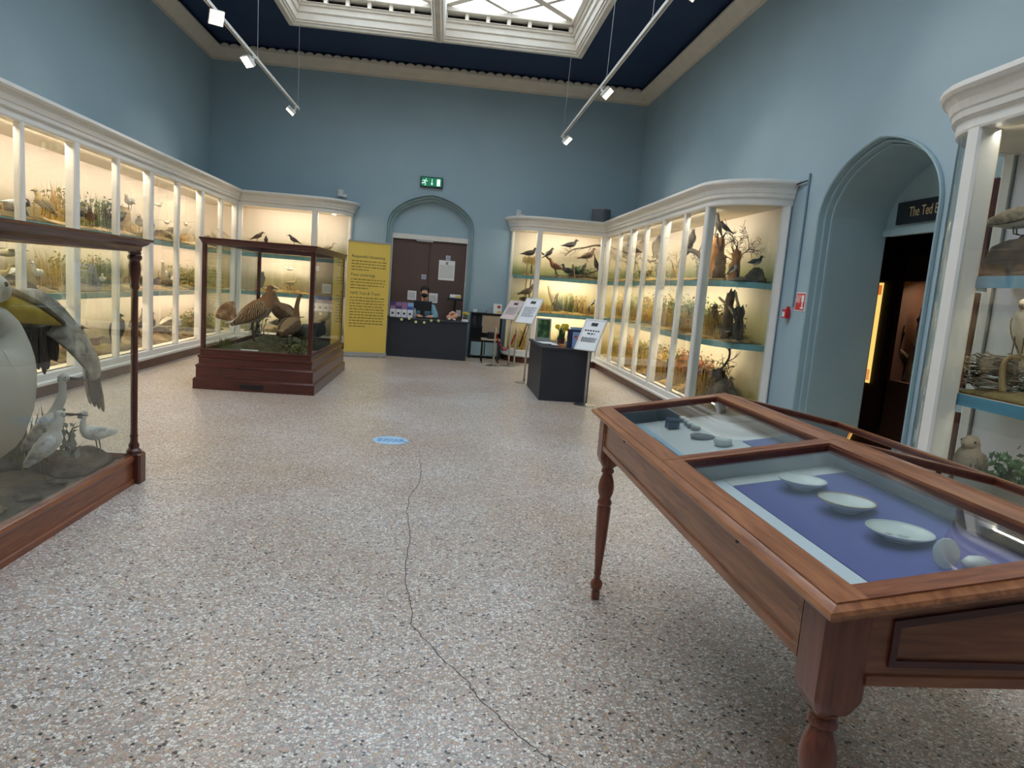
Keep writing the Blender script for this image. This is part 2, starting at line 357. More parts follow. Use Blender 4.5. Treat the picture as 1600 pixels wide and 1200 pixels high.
fl = MB(); fl.box(X0 - .3, X1 + 3.9, Y0 - .3, Y1 + .6, -.1, 0)
floor = struct(fl.build('floor', 'terrazzo'), 'grey and pink speckled terrazzo floor', 'floor')
crk = [(-0.139, 5.915), (-0.12, 5.6), (-0.101, 5.294), (-0.102, 4.942), (-0.155, 4.623), (-0.154, 4.286), (-0.114, 3.84), (-0.117, 3.388), (-0.082, 3.097), (-0.052, 2.908), (-0.062, 2.82), (-0.004, 2.713), (0.077, 2.543), (0.161, 2.421), (0.204, 2.299), (0.285, 2.164), (0.34, 2.064), (0.404, 1.987), (0.46, 1.935), (0.62, 1.78)]
rc = random.Random(3); fine = []
for (a, b), (a2, b2) in zip(crk, crk[1:]):
    for k in range(5):
        t = k / 5; fine.append((a + (a2 - a) * t + rc.uniform(-.006, .006), b + (b2 - b) * t, .0009))
mb = MB()
for i in range(len(fine) - 1):
    p, q = fine[i], fine[i + 1]; w = .0022 * min(1, i / 12 + .3)
    mb.add([(p[0] - w, p[1], .0009), (p[0] + w, p[1], .0009), (q[0] + w, q[1], .0009), (q[0] - w, q[1], .0009)], [(0, 1, 2, 3)])
mb.build('floor_crack', paint('crack_dirt', c(96, 84, 74), .9), floor)

CXB = -0.378   # centre of the door arch
poly = [(X0 - .3, 0)] + arch_pts(CXB, .885, 2.52, .68) + [(X1 + .3, 0), (X1 + .3, ZC + .1), (X0 - .3, ZC + .1)]
mb = MB(); mb.prism(poly, Y1, Y1 + .32, 'y'); wb = struct(mb.build('wall_back', 'wall'), 'blue painted end wall with pointed door arch', 'wall')
mb = MB(); mb.box(X0 - .3, X0, Y0, Y1, 0, ZC + .1); struct(mb.build('wall_left', 'wall'), 'blue painted side wall above the seabird cases', 'wall')
mb = MB(); mb.box(X0 - .3, X1 + .3, Y0 - .3, Y0, 0, ZC + .1); struct(mb.build('wall_front', 'wall'), 'blue painted wall opposite the door', 'wall')
CYR = 6.145
poly = [(Y0 - .3, 0)] + arch_pts(CYR, .905, 2.38, .685) + [(Y1 + .3, 0), (Y1 + .3, ZC + .1), (Y0 - .3, ZC + .1)]
mb = MB(); mb.prism(poly, X1, X1 + .2, 'x'); wr = struct(mb.build('wall_right', 'wall'), 'blue painted side wall with pointed archway', 'wall')
# door arch moulding and tympanum
mb = MB()
seq = [((CXB, w, 2.52, .69 - (.905 - w) * .93), d) for w, d in [(0.905, -0.004), (0.902, -0.026), (0.89, -0.034), (0.876, -0.024), (0.872, 0.012), (0.868, 0.035), (0.856, 0.022), (0.842, 0.02), (0.833, 0.036), (0.828, 0.08), (0.822, 0.1), (0.808, 0.088), (0.796, 0.092), (0.788, 0.12), (0.77, 0.15), (0.77, 0.3)]]
arch_loft(mb, seq, lambda a, z, d: (a, Y1 + d, z)); struct(mb.build('trim_1', 'trimblue'), 'moulded blue surround of the door arch', 'trim')
mb = MB(); mb.box(CXB - .87, CXB + .87, Y1 + .22, Y1 + .32, 2.36, 3.3); struct(mb.build('wall_tympanum', 'wall'), 'plain blue panel filling the arch above the door', 'wall')
# door, two brown leaves in a white frame
mb = MB(); mb.box(CXB - 1.0, CXB + 1.0, Y1 + .32, Y1 + .40, 0, 3.4); struct(mb.build('door_light_block', 'browndoor'), 'added backing that blocks light behind the brown double door', 'wall')  # unseen backing, added to stop sky light leaking between the door leaves
door = bpy.data.objects.new('door_1', None); COL.objects.link(door); struct(door, 'brown double door in white frame behind the reception desk', 'door')
mb = MB(); mb.box(CXB - .755, CXB - .004, Y1 + .22, Y1 + .27, 0.01, 2.30); mb.build('door_leaf', 'browndoor', door)
mb = MB(); mb.box(CXB + .004, CXB + .755, Y1 + .22, Y1 + .27, 0.01, 2.30); mb.build('door_leaf', 'browndoor', door)
mb = MB(); mb.box(CXB - .80, CXB - .757, Y1 + .17, Y1 + .30, 0, 2.40); mb.build('jamb', 'offwhite', door)
mb = MB(); mb.box(CXB + .757, CXB + .80, Y1 + .17, Y1 + .30, 0, 2.40); mb.build('jamb', 'offwhite', door)
mb = MB(); mb.box(CXB - .80, CXB + .80, Y1 + .165, Y1 + .30, 2.302, 2.40); mb.build('header', 'offwhite', door)
mb = MB(); mb.box(CXB - .28, CXB + .06, Y1 + .16, Y1 + .22, 2.27, 2.31); mb.build('closer_arm', 'alu', door)
for sx in (-.775, .775):
    mb = MB(); mb.box(CXB + sx - .02, CXB + sx + .02, Y1 + .14, Y1 + .18, 1.42, 1.52); mb.build('magnet_catch', 'offwhite', door)
# side archway: stepped moulding, deep reveal, inner wall, dark gallery behind
mb = MB()
seq = [((CYR, w, 2.38, .70 - (.922 - w) * .93), d) for w, d in [(0.922, -0.004), (0.918, -0.028), (0.908, -0.036), (0.896, -0.026), (0.892, 0.01), (0.89, 0.035), (0.88, 0.022), (0.868, 0.02), (0.86, 0.035), (0.857, 0.07), (0.855, 0.095), (0.846, 0.082), (0.838, 0.088), (0.835, 0.11), (0.835, 0.7)]]
arch_loft(mb, seq, lambda a, z, d: (X1 + d, a, z)); struct(mb.build('trim_2', 'trimblue'), 'moulded blue side archway with deep reveal', 'trim')
XI = X1 + .69
poly = [p for p in arch_pts(CYR, .84, 2.38, .625) if p[1] > 0]
mb = MB(); mb.prism([(CYR - .84, 2.30)] + poly + [(CYR + .84, 2.30)], XI, XI + .08, 'x'); struct(mb.build('wall_inner_arch', 'trimblue'), 'blue panel filling the side arch above the dark doorway', 'wall')
mb = MB(); mb.box(XI - .03, XI, CYR - .83, CYR + .83, 2.29, 2.345); mb.box(XI - .015, XI, CYR - .83, CYR + .83, 2.345, 2.37)
struct(mb.build('trim_3', 'trimblue'), 'pale moulded lintel over the dark gallery doorway', 'trim')
# the dark gallery
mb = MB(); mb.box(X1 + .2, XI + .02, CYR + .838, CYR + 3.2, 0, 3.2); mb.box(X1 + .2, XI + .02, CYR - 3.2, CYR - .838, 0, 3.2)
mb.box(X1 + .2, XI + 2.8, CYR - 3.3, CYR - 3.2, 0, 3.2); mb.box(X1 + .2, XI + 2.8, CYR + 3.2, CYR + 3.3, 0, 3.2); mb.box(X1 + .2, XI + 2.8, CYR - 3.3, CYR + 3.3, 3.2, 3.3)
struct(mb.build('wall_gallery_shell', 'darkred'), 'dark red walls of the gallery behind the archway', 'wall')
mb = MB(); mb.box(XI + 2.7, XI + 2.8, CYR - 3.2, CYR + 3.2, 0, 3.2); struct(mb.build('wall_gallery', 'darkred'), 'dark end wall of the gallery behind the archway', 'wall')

# ceiling, skylight and cornice
SX0, SX1, SY0, SY1 = -2.83, 2.04, -2.1, 12.6
mb = MB()
for a in ((X0 - .3, SX0, Y0, Y1), (SX1, X1 + .3, Y0, Y1), (SX0, SX1, SY1, Y1), (SX0, SX1, Y0, SY0)): mb.box(a[0], a[1], a[2], a[3], ZC, ZC + .1)
struct(mb.build('ceiling', 'navy'), 'dark navy painted ceiling around the skylight', 'ceiling')
room = [(X0, Y0), (X0, Y1), (X1, Y1), (X1, Y0)]
mb = MB(); mb.sweep([(0, 5.33), (.012, 5.33), (.012, 5.37), (.03, 5.372), (.19, 5.50), (.21, 5.51), (.21, 5.54), (.10, 5.60), (0, 5.60)], room, closed=True)
corn = struct(mb.build('trim_4', 'cream'), 'cream coved cornice round the ceiling with scalloped lip', 'trim')
mb = MB()
def scallop(path0, path1, nx, ny):
    L = math.hypot(path1[0] - path0[0], path1[1] - path0[1]); k = int(L / .17)
    for i in range(k):
        t = (i + .5) / k; x = path0[0] + (path1[0] - path0[0]) * t; y = path0[1] + (path1[1] - path0[1]) * t
        dx, dy = (path1[0] - path0[0]) / L, (path1[1] - path0[1]) / L
        prof = [(math.cos(a) * .075, -math.sin(a) * .05) for a in [math.pi * j / 6 for j in range(7)]]
        r0 = [(x + dx * u + nx * .0, y + dy * u + ny * .0, 5.54 - w) for u, w in prof]; r1 = [(x + dx * u + nx * .022, y + dy * u + ny * .022, 5.54 - w * .8) for u, w in prof]
        mb.loft([r0, r1], True, True)
scallop((X0 + .21, Y1 - .21), (X1 - .21, Y1 - .21), 0, -1)
so = mb.build('scalloped_lip', 'cream', corn); so['kind'] = 'stuff'

sky = bpy.data.objects.new('window_1', None); COL.objects.link(sky); struct(sky, 'rectangular cream skylight with diamond glazing in the navy ceiling', 'skylight')
loop = [(SX0, SY0), (SX1, SY0), (SX1, SY1), (SX0, SY1)]          # travel so that the inside is on the left
prof = [(.06, 5.60), (.06, 5.53), (-.02, 5.53), (-.035, 5.56), (-.055, 5.57), (-.06, 5.60), (-.08, 5.605), (-.09, 5.70), (-.12, 5.72), (-.13, 5.80), (-.16, 5.81), (-.17, 5.845), (-.20, 5.85), (-.20, 5.855), (-.10, 5.86), (.06, 5.86)]
mb = MB(); mb.sweep(prof, loop, closed=True); mb.build('curb_moulding', 'skycream', sky)
mb = MB(); mb.sweep([(-.20, 5.965), (-.215, 5.97), (-.215, 6.03), (-.10, 6.05), (.06, 6.05), (.06, 5.965)], loop, closed=True); mb.build('upper_rail', 'skycream', sky)
mb = MB(); mb.sweep([(.0, 5.86), (.0, 5.965), (.02, 5.965), (.02, 5.86)], loop, closed=True); mb.build('vent_shadow_board', paint('vent_dark', c(42, 34, 30), .9), sky)
XM = (SX0 + SX1) / 2; ys = [SY0 + (SY1 - SY0) * i / 6 for i in range(7)]
bays = []
for i in range(6):
    bays.append((SX0 + .2, XM - .1, ys[i] + (.2 if i == 0 else .07), ys[i + 1] - (.2 if i == 5 else .07)))
    bays.append((XM + .1, SX1 - .2, ys[i] + (.2 if i == 0 else .07), ys[i + 1] - (.2 if i == 5 else .07)))
blk = MB(); blk.box(-.03, .03, -.04, .10, 5.86, 5.965)
proto = None
def vent_block(x, y, rz):
    global proto
    if proto is None: proto = blk.build('vent_block', 'skycream', sky); o = proto
    else: o = proto.copy(); COL.objects.link(o)
    o.location = (x, y, 0); o.rotation_euler = (0, 0, rz)
for xs, xe in ((SX0 + .2, XM - .1), (XM + .1, SX1 - .2)):
    for k in range(7): vent_block(xs + (xe - xs) * k / 6, SY1 - .12, 0)
for k in range(37):
    vent_block(SX1 - .12, SY0 + .3 + k * .39, -math.pi / 2); vent_block(SX0 + .12, SY0 + .3 + k * .39, math.pi / 2)
mb = MB(); mb.sweep([(-.11, 6.03), (-.11, 5.62), (-.085, 5.55), (-.06, 5.535), (-.04, 5.50), (.04, 5.50), (.06, 5.535), (.085, 5.55), (.11, 5.62), (.11, 6.03)], [(XM, SY0 + .02), (XM, SY1 - .02)])
mb.build('main_beam', 'skycream', sky)
for y in ys[1:6]:
    mb = MB(); mb.sweep([(-.07, 6.03), (-.07, 5.66), (-.05, 5.60), (.05, 5.60), (.07, 5.66), (.07, 6.03)], [(SX0 + .03, y), (SX1 - .03, y)]); mb.build('cross_beam', 'skycream', sky)
def bar(p, q, w, z0, z1, nm):
    d = (Vector(q) - Vector(p)); n = Vector((-d.y, d.x)).normalized() * w / 2
    mb = MB(); mb.prism([(p[0] + n.x, p[1] + n.y), (q[0] + n.x, q[1] + n.y), (q[0] - n.x, q[1] - n.y), (p[0] - n.x, p[1] - n.y)], z0, z1); mb.build(nm, 'skycream', sky)
for (a, b, cc2, d) in bays:
    bar((a, cc2), (b, d), .13, 6.03, 6.11, 'diagonal_bar'); bar((a, d), (b, cc2), .13, 6.035, 6.105, 'diagonal_bar')
    mx_, my_ = (a + b) / 2, (cc2 + d) / 2
    for p, q in (((mx_, cc2), (b, my_)), ((b, my_), (mx_, d)), ((mx_, d), (a, my_)), ((a, my_), (mx_, cc2))): bar(p, q, .075, 6.04, 6.10, 'glazing_bar')
    mb = MB(); mb.box(a - .05, b + .05, cc2 - .05, d + .05, 6.112, 6.12); mb.build('pane', 'skyglass', sky)
# ================================================================ glazed wall cases
SH = [0.25, 1.03, 1.755]            # standing heights: case floor, middle shelf, top shelf
def qcurve(p, q, ctrl, n=10):
    """quarter ellipse from p to q bulging towards ctrl"""
    out = []
    for k in range(n + 1):
        a = math.pi / 2 * k / n; s, t = math.sin(a), math.cos(a)
        out.append((ctrl[0] + (p[0] - ctrl[0]) * (1 - s) + (q[0] - ctrl[0]) * (1 - t), ctrl[1] + (p[1] - ctrl[1]) * (1 - s) + (q[1] - ctrl[1]) * (1 - t)))
    return out
PLP = [(0, 0), (0, .135), (-.05, .135), (-.05, 0)]
BASEP = [(-.06, .12), (.035, .12), (.045, .135), (.045, .155), (.02, .165), (.015, .23), (0, .245), (-.06, .245)]
HEADP = [(-.06, 2.615), (.012, 2.615), (.018, 2.63), (.018, 2.685), (.03, 2.69), (.045, 2.70), (.05, 2.735), (.06, 2.745), (.075, 2.79), (.10, 2.825), (.115, 2.83), (.13, 2.85), (.13, 2.875), (.12, 2.885), (-.06, 2.885)]
def wall_case(name, label, loc, path, posts, segs, shelves_poly, floors, back, edge, lights, lamp_col, fascia):
    """path: outline in plan, room on the right of travel; posts: (x, y, wide, dir); segs: list of plan polylines, one per pane"""
    T = thing(name, label, 'display case', loc)
    mb = MB(); mb.sweep(PLP, path); mb.build('plinth', 'plinth', T)
    mb = MB(); mb.sweep(BASEP, path); mb.build('base_rail', 'white', T)
    mb = MB(); mb.sweep(HEADP, path); mb.build('cornice', 'white', T)
    for (x, y, w, d, nx, ny) in posts:           # nx, ny: direction to the room
        tx, ty = -ny, nx; mb = MB()
        prof = [(-w / 2, -d), (w / 2, -d), (w / 2, 0), (w / 2 - .012, .014), (-w / 2 + .012, .014), (-w / 2, 0)]
        mb.prism([(x + tx * a + nx * b, y + ty * a + ny * b) for a, b in prof], .24, 2.62); mb.build('post', 'white', T)
    for sg in segs:
        mb = MB(); mb.sweep([(-.012, .24), (-.006, .24), (-.006, 2.62), (-.012, 2.62)], sg); mb.build('pane', 'glass', T, smooth='auto')
    mb = MB(); mb.prism(floors, .12, .245); mb.build('case_floor', 'caselining', T)
    mb = MB(); mb.prism(floors, 2.62, 2.70); mb.build('case_ceiling', 'caselining', T)
    for z in SH[1:]:
        mb = MB(); mb.prism(shelves_poly, z - .035, z - .005); sh = mb.build('shelf', 'caselining', T)
        for fp in fascia:
            mb = MB(); mb.sweep([(0, z - .075), (.012, z - .075), (.012, z - .004), (0, z - .004)], fp); mb.build('shelf_edge', edge, sh)
    for (x0, x1, y0, y1) in back:
        mb = MB(); mb.box(x0, x1, y0, y1, .245, 2.62); mb.build('backdrop', MT[lights['mat']], T)
    for (p, q, nx, ny, tp, tq) in lights['runs']:        # lamp tubes hidden behind the head rail and behind the shelf edges
        L0 = math.hypot(q[0] - p[0], q[1] - p[1]); ang = math.atan2(q[1] - p[1], q[0] - p[0])
        for z, k in ((2.60, lights.get('top', 1.0)), (SH[2] - .045, lights.get('mid', .75)), (SH[1] - .045, lights.get('low', .75))):
            off = .10 if z > 2 else .20; a_, b_ = (0, L0) if z > 2 else (tp, L0 - tq); L = b_ - a_; k = k * L0 / L
            cx, cy = p[0] + math.cos(ang) * (a_ + b_) / 2, p[1] + math.sin(ang) * (a_ + b_) / 2
            o = area_light('case_lamp', (cx - nx * off, cy - ny * off, z), L, .04, lights['w'] * L * k, lamp_col)
            # face down and a little to the back
            d = Vector((-nx * .55, -ny * .55, -1)).normalized(); t = Vector((math.cos(ang), math.sin(ang), 0)); zz = -d; yy = zz.cross(t).normalized()
            o.rotation_euler = Matrix((t, yy, zz)).transposed().to_euler()
    return T
XL, XR, YBK = -3.98, 3.09, 13.75
G = .004
cl = qcurve((-2.556, YBK), (-1.93, Y1 - G), (-1.93, YBK))
ysL = [3.2, 4.16, 5.12, 6.09, 7.06, 8.02, 8.97, 9.93, 10.88, 11.90, 12.86]
pathL = [(XL, 3.2), (XL, YBK)] + cl
postsL = [(XL, y, .10 if i % 2 else .06, .09 if i % 2 else .06, 1, 0) for i, y in enumerate(ysL)] + [(XL, YBK - .02, .07, .08, 1, 0), (XL + .05, YBK, .07, .08, 0, -1), (-2.556, YBK, .10, .10, 0, -1), (-1.95, Y1 - .04, .06, .05, .9, -.44)]
segL = [[(XL, a), (XL, b)] for a, b in zip(ysL, ysL[1:] + [YBK])] + [[(XL + .02, YBK), (-2.556, YBK)], cl]
polyF = [(X0 + G, 3.2), (XL - .02, 3.2), (XL - .02, YBK + .02), (-2.556, YBK + .02)] + [(x - .02, y + .01) for x, y in cl[2:-1]] + [(-1.97, Y1 - G), (X0 + G, Y1 - G)]
polyS = [(X0 + G, 3.2), (XL - .16, 3.2), (XL - .16, YBK + .14), (-2.556, YBK + .14), (-2.3, YBK + .2), (-2.12, YBK + .35), (-2.06, Y1 - G), (X0 + G, Y1 - G)]
lampw = (1.0, .83, .64)
case_sea = wall_case('wall_display_case', 'long white glazed wall case of seabirds ending beside the yellow banner', (XL, 9, 0), pathL, postsL, segL, polyS, polyF,
    [(X0 + G, X0 + .03, 3.2, Y1 - G), (X0 + .03, -1.98, Y1 - .03, Y1 - G)], 'teal',
    dict(mat='caseback', w=4.8, runs=[((XL, 3.3), (XL, 8.5), 1, 0, 0, 0), ((XL, 8.5), (XL, YBK), 1, 0, 0, 0), ((XL + .2, YBK), (-2.1, YBK), 0, -1, 0, .5)]), lampw,
    [[(XL - .16, 3.2), (XL - .16, YBK + .14), (-2.556, YBK + .14), (-2.3, YBK + .2), (-2.12, YBK + .35), (-2.06, Y1 - .02)]])
cb = qcurve((1.24, Y1 - G), (1.771, YBK), (1.24, YBK)); ce = qcurve((XR, 8.366), (X1 - G, 7.69), (XR, 7.69))
# quarter turns must bulge to the room corner
pathR = cb + [(XR, YBK), (XR, 8.366)] + ce[1:]
ysR = [12.70, 11.86, 10.97, 10.07, 9.14, 8.366]
postsR = [(1.27, Y1 - .04, .06, .05, -.9, -.44), (1.771, YBK, .10, .10, 0, -1), (XR - .05, YBK, .07, .08, 0, -1), (XR, YBK - .05, .07, .08, -1, 0)] + [(XR, y, .10 if i % 2 else .055, .09 if i % 2 else .06, -1, 0) for i, y in enumerate(ysR)] + [(X1 - .06, 7.70, .10, .05, -.5, -.87)]
segR = [cb, [(1.771, YBK), (XR - .02, YBK)]] + [[(XR, a), (XR, b)] for a, b in zip([YBK] + ysR, ysR)] + [ce]
polyF = [(1.28, Y1 - G)] + [(x + .02, y + .01) for x, y in cb[1:-1]] + [(1.771, YBK + .02), (XR + .02, YBK + .02), (XR + .02, 8.366)] + [(x + .01, y + .02) for x, y in ce[1:-1]] + [(X1 - G, 7.73), (X1 - G, Y1 - G)]
polyS = [(1.36, Y1 - G), (1.42, YBK + .35), (1.58, YBK + .2), (1.8, YBK + .14), (XR + .14, YBK + .14), (XR + .14, 8.42), (XR + .19, 8.16), (XR + .32, 7.93), (XR + .52, 7.84), (X1 - G, 7.82), (X1 - G, Y1 - G)]
case_hawk = wall_case('wall_display_case', 'long white glazed wall case of hawks and heath birds ending beside the archway', (XR, 11, 0), pathR, postsR, segR, polyS, polyF,
    [(1.30, X1 - .03, Y1 - .03, Y1 - G), (X1 - .03, X1 - G, 7.75, Y1 - G)], 'teal',
    dict(mat='caseback2', w=5.0, runs=[((1.5, YBK), (XR - .1, YBK), 0, -1, .38, 0), ((XR, YBK), (XR, 8.5), -1, 0, 0, 0)]), (1.0, .89, .72),
    [polyS[0:4] + [polyS[4]] + polyS[5:10]])
cn = qcurve((X1 - G, 4.60), (XR, 4.05), (XR, 4.60))
pathN = cn + [(XR, 1.2)]
postsN = [(X1 - .05, 4.59, .08, .05, -.5, .87), (XR, 4.05, .11, .12, -1, 0), (XR, 2.6, .10, .12, -1, 0), (XR, 1.24, .10, .12, -1, 0)]
segN = [cn, [(XR, 4.05), (XR, 2.6)], [(XR, 2.6), (XR, 1.24)]]
polyF = [(X1 - G, 4.56)] + [(x + .01, y - .02) for x, y in cn[1:-1]] + [(XR + .02, 4.03), (XR + .02, 1.2), (X1 - G, 1.2)]
polyS = [(X1 - G, 4.40), (XR + .50, 4.36), (XR + .26, 4.22), (XR + .14, 4.03), (XR + .14, 1.2), (X1 - G, 1.2)]
case_owl = wall_case('wall_display_case', 'white glazed wall case with owl nearest the table display', (XR, 3, 0), pathN, postsN, segN, polyS, polyF,
    [(X1 - .03, X1 - G, 1.2, 4.52)], 'bluedge',
    dict(mat='caseback3', w=1.3, runs=[((XR, 4.0), (XR, 1.3), -1, 0, .1, 0)]), (1.0, .93, .82),
    [[(XR + .50, 4.36), (XR + .26, 4.22), (XR + .14, 4.03), (XR + .14, 1.2)]])
mb = MB(); mb.box(XR + .01, XR + .155, 4.03, 4.06, .245, 2.62); mb.build('inner_partition', 'caselining', case_owl)
for z0 in (.26, 1.04, 1.76):
    mb = MB(); mb.box(XR + .30, XR + .32, 4.18, 4.21, z0, z0 + .62); mb.build('shelf_support', 'mahogz', case_owl)
# ================================================================ mahogany floor cases
def frame_rails(mb, x0, x1, y0, y1, prof):
    mb.sweep(prof, [(x0, y0), (x0, y1), (x1, y1), (x1, y0)], closed=True, side=-1)
# --- case beside the camera: pelican and egrets
T = thing('floor_display_case', 'large mahogany glass case with pelican and white egrets', 'display case', (-2.6, 3.2, 0))
ax0, ax1, ay0, ay1 = -3.35, -1.95, 1.7, 4.66
mb = MB(); frame_rails(mb, ax0, ax1, ay0, ay1, [(-.03, .0), (.012, .0), (.012, .03), (.0, .035), (.0, .145), (.008, .15), (.012, .165), (.004, .18), (-.004, .185), (-.03, .195)])
mb.build('base_plinth', 'oak', T)
mb = MB(); mb.box(ax0 + .02, ax1 - .02, ay0 + .02, ay1 - .02, .02, .15); mb.build('base_floor', 'mahog', T)
for x, y in ((ax1, ay1), (ax0, ay1), (ax1, ay0), (ax0, ay0)):
    mb = MB(); s = .055; mb.bbox(x - s, x + s * .8, y - s, y + s * .8, .0, .20, .012); mb.build('corner_block', 'oakz', T)
    mb = MB(); xx, yy = x - .012, y - .012
    mb.lathe([(.045, .20), (.045, .215), (.03, .23), (.034, .25), (.024, .27), (.022, .30), (.026, .31), (.021, .325), (.021, 1.26), (.028, 1.27), (.028, 1.285), (.022, 1.295), (.026, 1.33), (.034, 1.36), (.036, 1.41), (.030, 1.44), (.042, 1.455), (.042, 1.47), (.034, 1.48), (.04, 1.495)], xx, yy, 0, 14)
    mb.build('column', 'oakz', T, smooth='auto')
mb = MB(); frame_rails(mb, ax0, ax1, ay0, ay1, [(-.03, 1.495), (.012, 1.495), (.018, 1.51), (.02, 1.53), (.045, 1.545), (.055, 1.56), (.07, 1.565), (.07, 1.58), (-.03, 1.58)])
mb.build('top_moulding', 'mahog', T)
mb = MB(); mb.box(ax0 + .03, ax1 - .03, ay0 + .03, ay1 - .03, 1.555, 1.565); mb.build('top_glass', 'glass', T)
for a in ((ax1 - .012, ax1 - .006, ay0 + .03, ay1 - .04), (ax0 + .006, ax0 + .012, ay0 + .03, ay1 - .04), (ax0 + .03, ax1 - .04, ay1 - .012, ay1 - .006), (ax0 + .03, ax1 - .04, ay0 + .006, ay0 + .012)):
    mb = MB(); mb.box(*a, .19, 1.50); mb.build('pane', 'glass', T)
# --- middle case: bustards and grouse
T2 = thing('floor_display_case', 'square mahogany glass case of bustards on stepped plinth', 'display case', (-2.2, 9.7, 0))
bx0, bx1, by0, by1 = -2.83, -1.55, 8.46, 10.90
mb = MB(); frame_rails(mb, bx0, bx1, by0, by1, [(-.03, 0), (.06, 0), (.06, .12), (.045, .135), (.035, .14), (.035, .26), (.045, .275), (.03, .29), (.012, .30), (.012, .37), (.022, .38), (.022, .395), (.0, .41), (.0, .455), (.008, .465), (.004, .48), (-.03, .48)])
mb.build('stepped_plinth', 'mahogx', T2)
mb = MB(); mb.box(bx0 + .02, bx1 - .02, by0 + .02, by1 - .02, .03, .42); mb.build('base_floor', 'mahog', T2)
mb = MB(); mb.box(-2.35, -2.08, by0 - .066, by0 - .058, .03, .085); mb.build('vent_slot', 'black', T2)
for x, y in ((bx0, by0), (bx1, by0), (bx0, by1), (bx1, by1)):
    mb = MB(); s = .024; xx = x + (s if x < -2.2 else -s); yy = y + (s if y < 9.7 else -s)
    mb.bbox(xx - s, xx + s, yy - s, yy + s, .47, 1.72, .006); mb.build('corner_post', 'mahogz', T2)
mb = MB(); frame_rails(mb, bx0, bx1, by0, by1, [(-.045, 1.70), (0, 1.70), (.006, 1.715), (.02, 1.745), (.028, 1.75), (.028, 1.768), (-.045, 1.768)]); mb.build('top_frame', 'mahogx', T2)
mb = MB(); mb.box(bx0 + .04, bx1 - .04, by0 + .04, by1 - .04, 1.745, 1.752); mb.build('top_glass', 'glass', T2)
for a in ((bx1 - .012, bx1 - .006, by0 + .05, by1 - .05), (bx0 + .006, bx0 + .012, by0 + .05, by1 - .05), (bx0 + .05, bx1 - .05, by1 - .012, by1 - .006), (bx0 + .05, bx1 - .05, by0 + .006, by0 + .012)):
    mb = MB(); mb.box(*a, .47, 1.71); mb.build('pane', 'glass', T2)
mb = MB(); mb.box(-2.38, -2.18, by0 + .02, by0 + .07, .482, .49); tag(mb.build('specimen_label', 'paper', org=(-2.28, by0 + .05, .48)), 'white label card lying inside the bustard case', 'label')

# ================================================================ table display (sloped lids either side of a ridge)
TT = thing('table_display_case', 'wooden table display case with sloping glass lids on turned legs', 'display table', (1.36, 2.18, 0))
tx0, tx1, ty0, ty1, xr_ = .755, 2.00, 1.15, 3.21, 1.375
zt, zr = .92, 1.03; sl = (zr - zt) / (xr_ - tx0)
def topz(x): return zt + sl * (x - tx0) if x <= xr_ else zr - sl * (x - xr_)
prof_edge = [(-.03, -.045), (.0, -.045), (.006, -.038), (.016, -.03), (.016, -.014), (.006, -.006), (.0, 0), (-.03, 0)]
ZB = .745
# apron boards with sunk panels
for side, x in ((-1, tx0 + .02), (1, tx1 - .02)):
    xa, xb = (x, x + .03) if side < 0 else (x - .03, x)
    mb = MB(); mb.box(xa, xb, ty0 + .1, ty1 - .1, ZB, zt - .03); ap = mb.build('side_apron', 'table', TT)
    o = xa - .006 if side < 0 else xb + .006
    for ya, yb in ((ty0 + .13, ty1 - .12),):
        mb = MB(); e = xa if side < 0 else xb
        mb.box(min(o, e), max(o, e), ya, yb, ZB, ZB + .022); mb.build('lower_bead', 'table', ap)
        mb = MB(); mb.box(min(o, e), max(o, e), ya, yb, zt - .05, zt - .032); mb.build('upper_bead', 'table', ap)
        for yy in (ya, yb - .018):
            mb = MB(); mb.box(min(o, e), max(o, e), yy, yy + .018, ZB + .022, zt - .05); mb.build('end_bead', 'table', ap)
    for yk in (1.62, 2.75):
        mb = MB(); mb.tube([(e, yk, .865), (e + .004 * side, yk, .865)], .006, 8); mb.build('keyhole', 'black', ap)
for side, y in ((-1, ty0 + .03), (1, ty1 - .03)):
    ya, yb = (y, y + .03) if side < 0 else (y - .03, y)
    poly = [(tx0 + .1, ZB), (tx1 - .1, ZB), (tx1 - .1, topz(tx1 - .1) - .03), (xr_, zr - .03), (tx0 + .1, topz(tx0 + .1) - .03)]
    mb = MB(); mb.prism(poly, ya, yb, 'y'); ap = mb.build('end_apron', 'tablex', TT)
    e = ya if side < 0 else yb; o = e + .007 * side
    a, b = tx0 + .14, tx1 - .14; za, zbm = topz(a) - .065, zr - .068
    ring = [(a, ZB + .04), (b, ZB + .04), (b, za), (xr_, zbm), (a, za)]; cx_, cz_ = xr_, .86
    inner = [(a + .014, ZB + .054), (b - .014, ZB + .054), (b - .014, za - .014), (xr_, zbm - .014), (a + .014, za - .014)]
    mb = MB(); n = 5
    for i in range(n):
        p, q, r_, s_ = ring[i], ring[(i + 1) % n], inner[(i + 1) % n], inner[i]
        mb.prism([p, q, r_, s_], min(e, o), max(e, o), 'y')
    mb.build('panel_bead', 'mahogx', ap)
    mb = MB(); mb.box(tx0 + .1, tx1 - .1, min(e, e + .006 * side), max(e, e + .006 * side), ZB, ZB + .02); mb.build('lower_bead', 'tablex', ap)
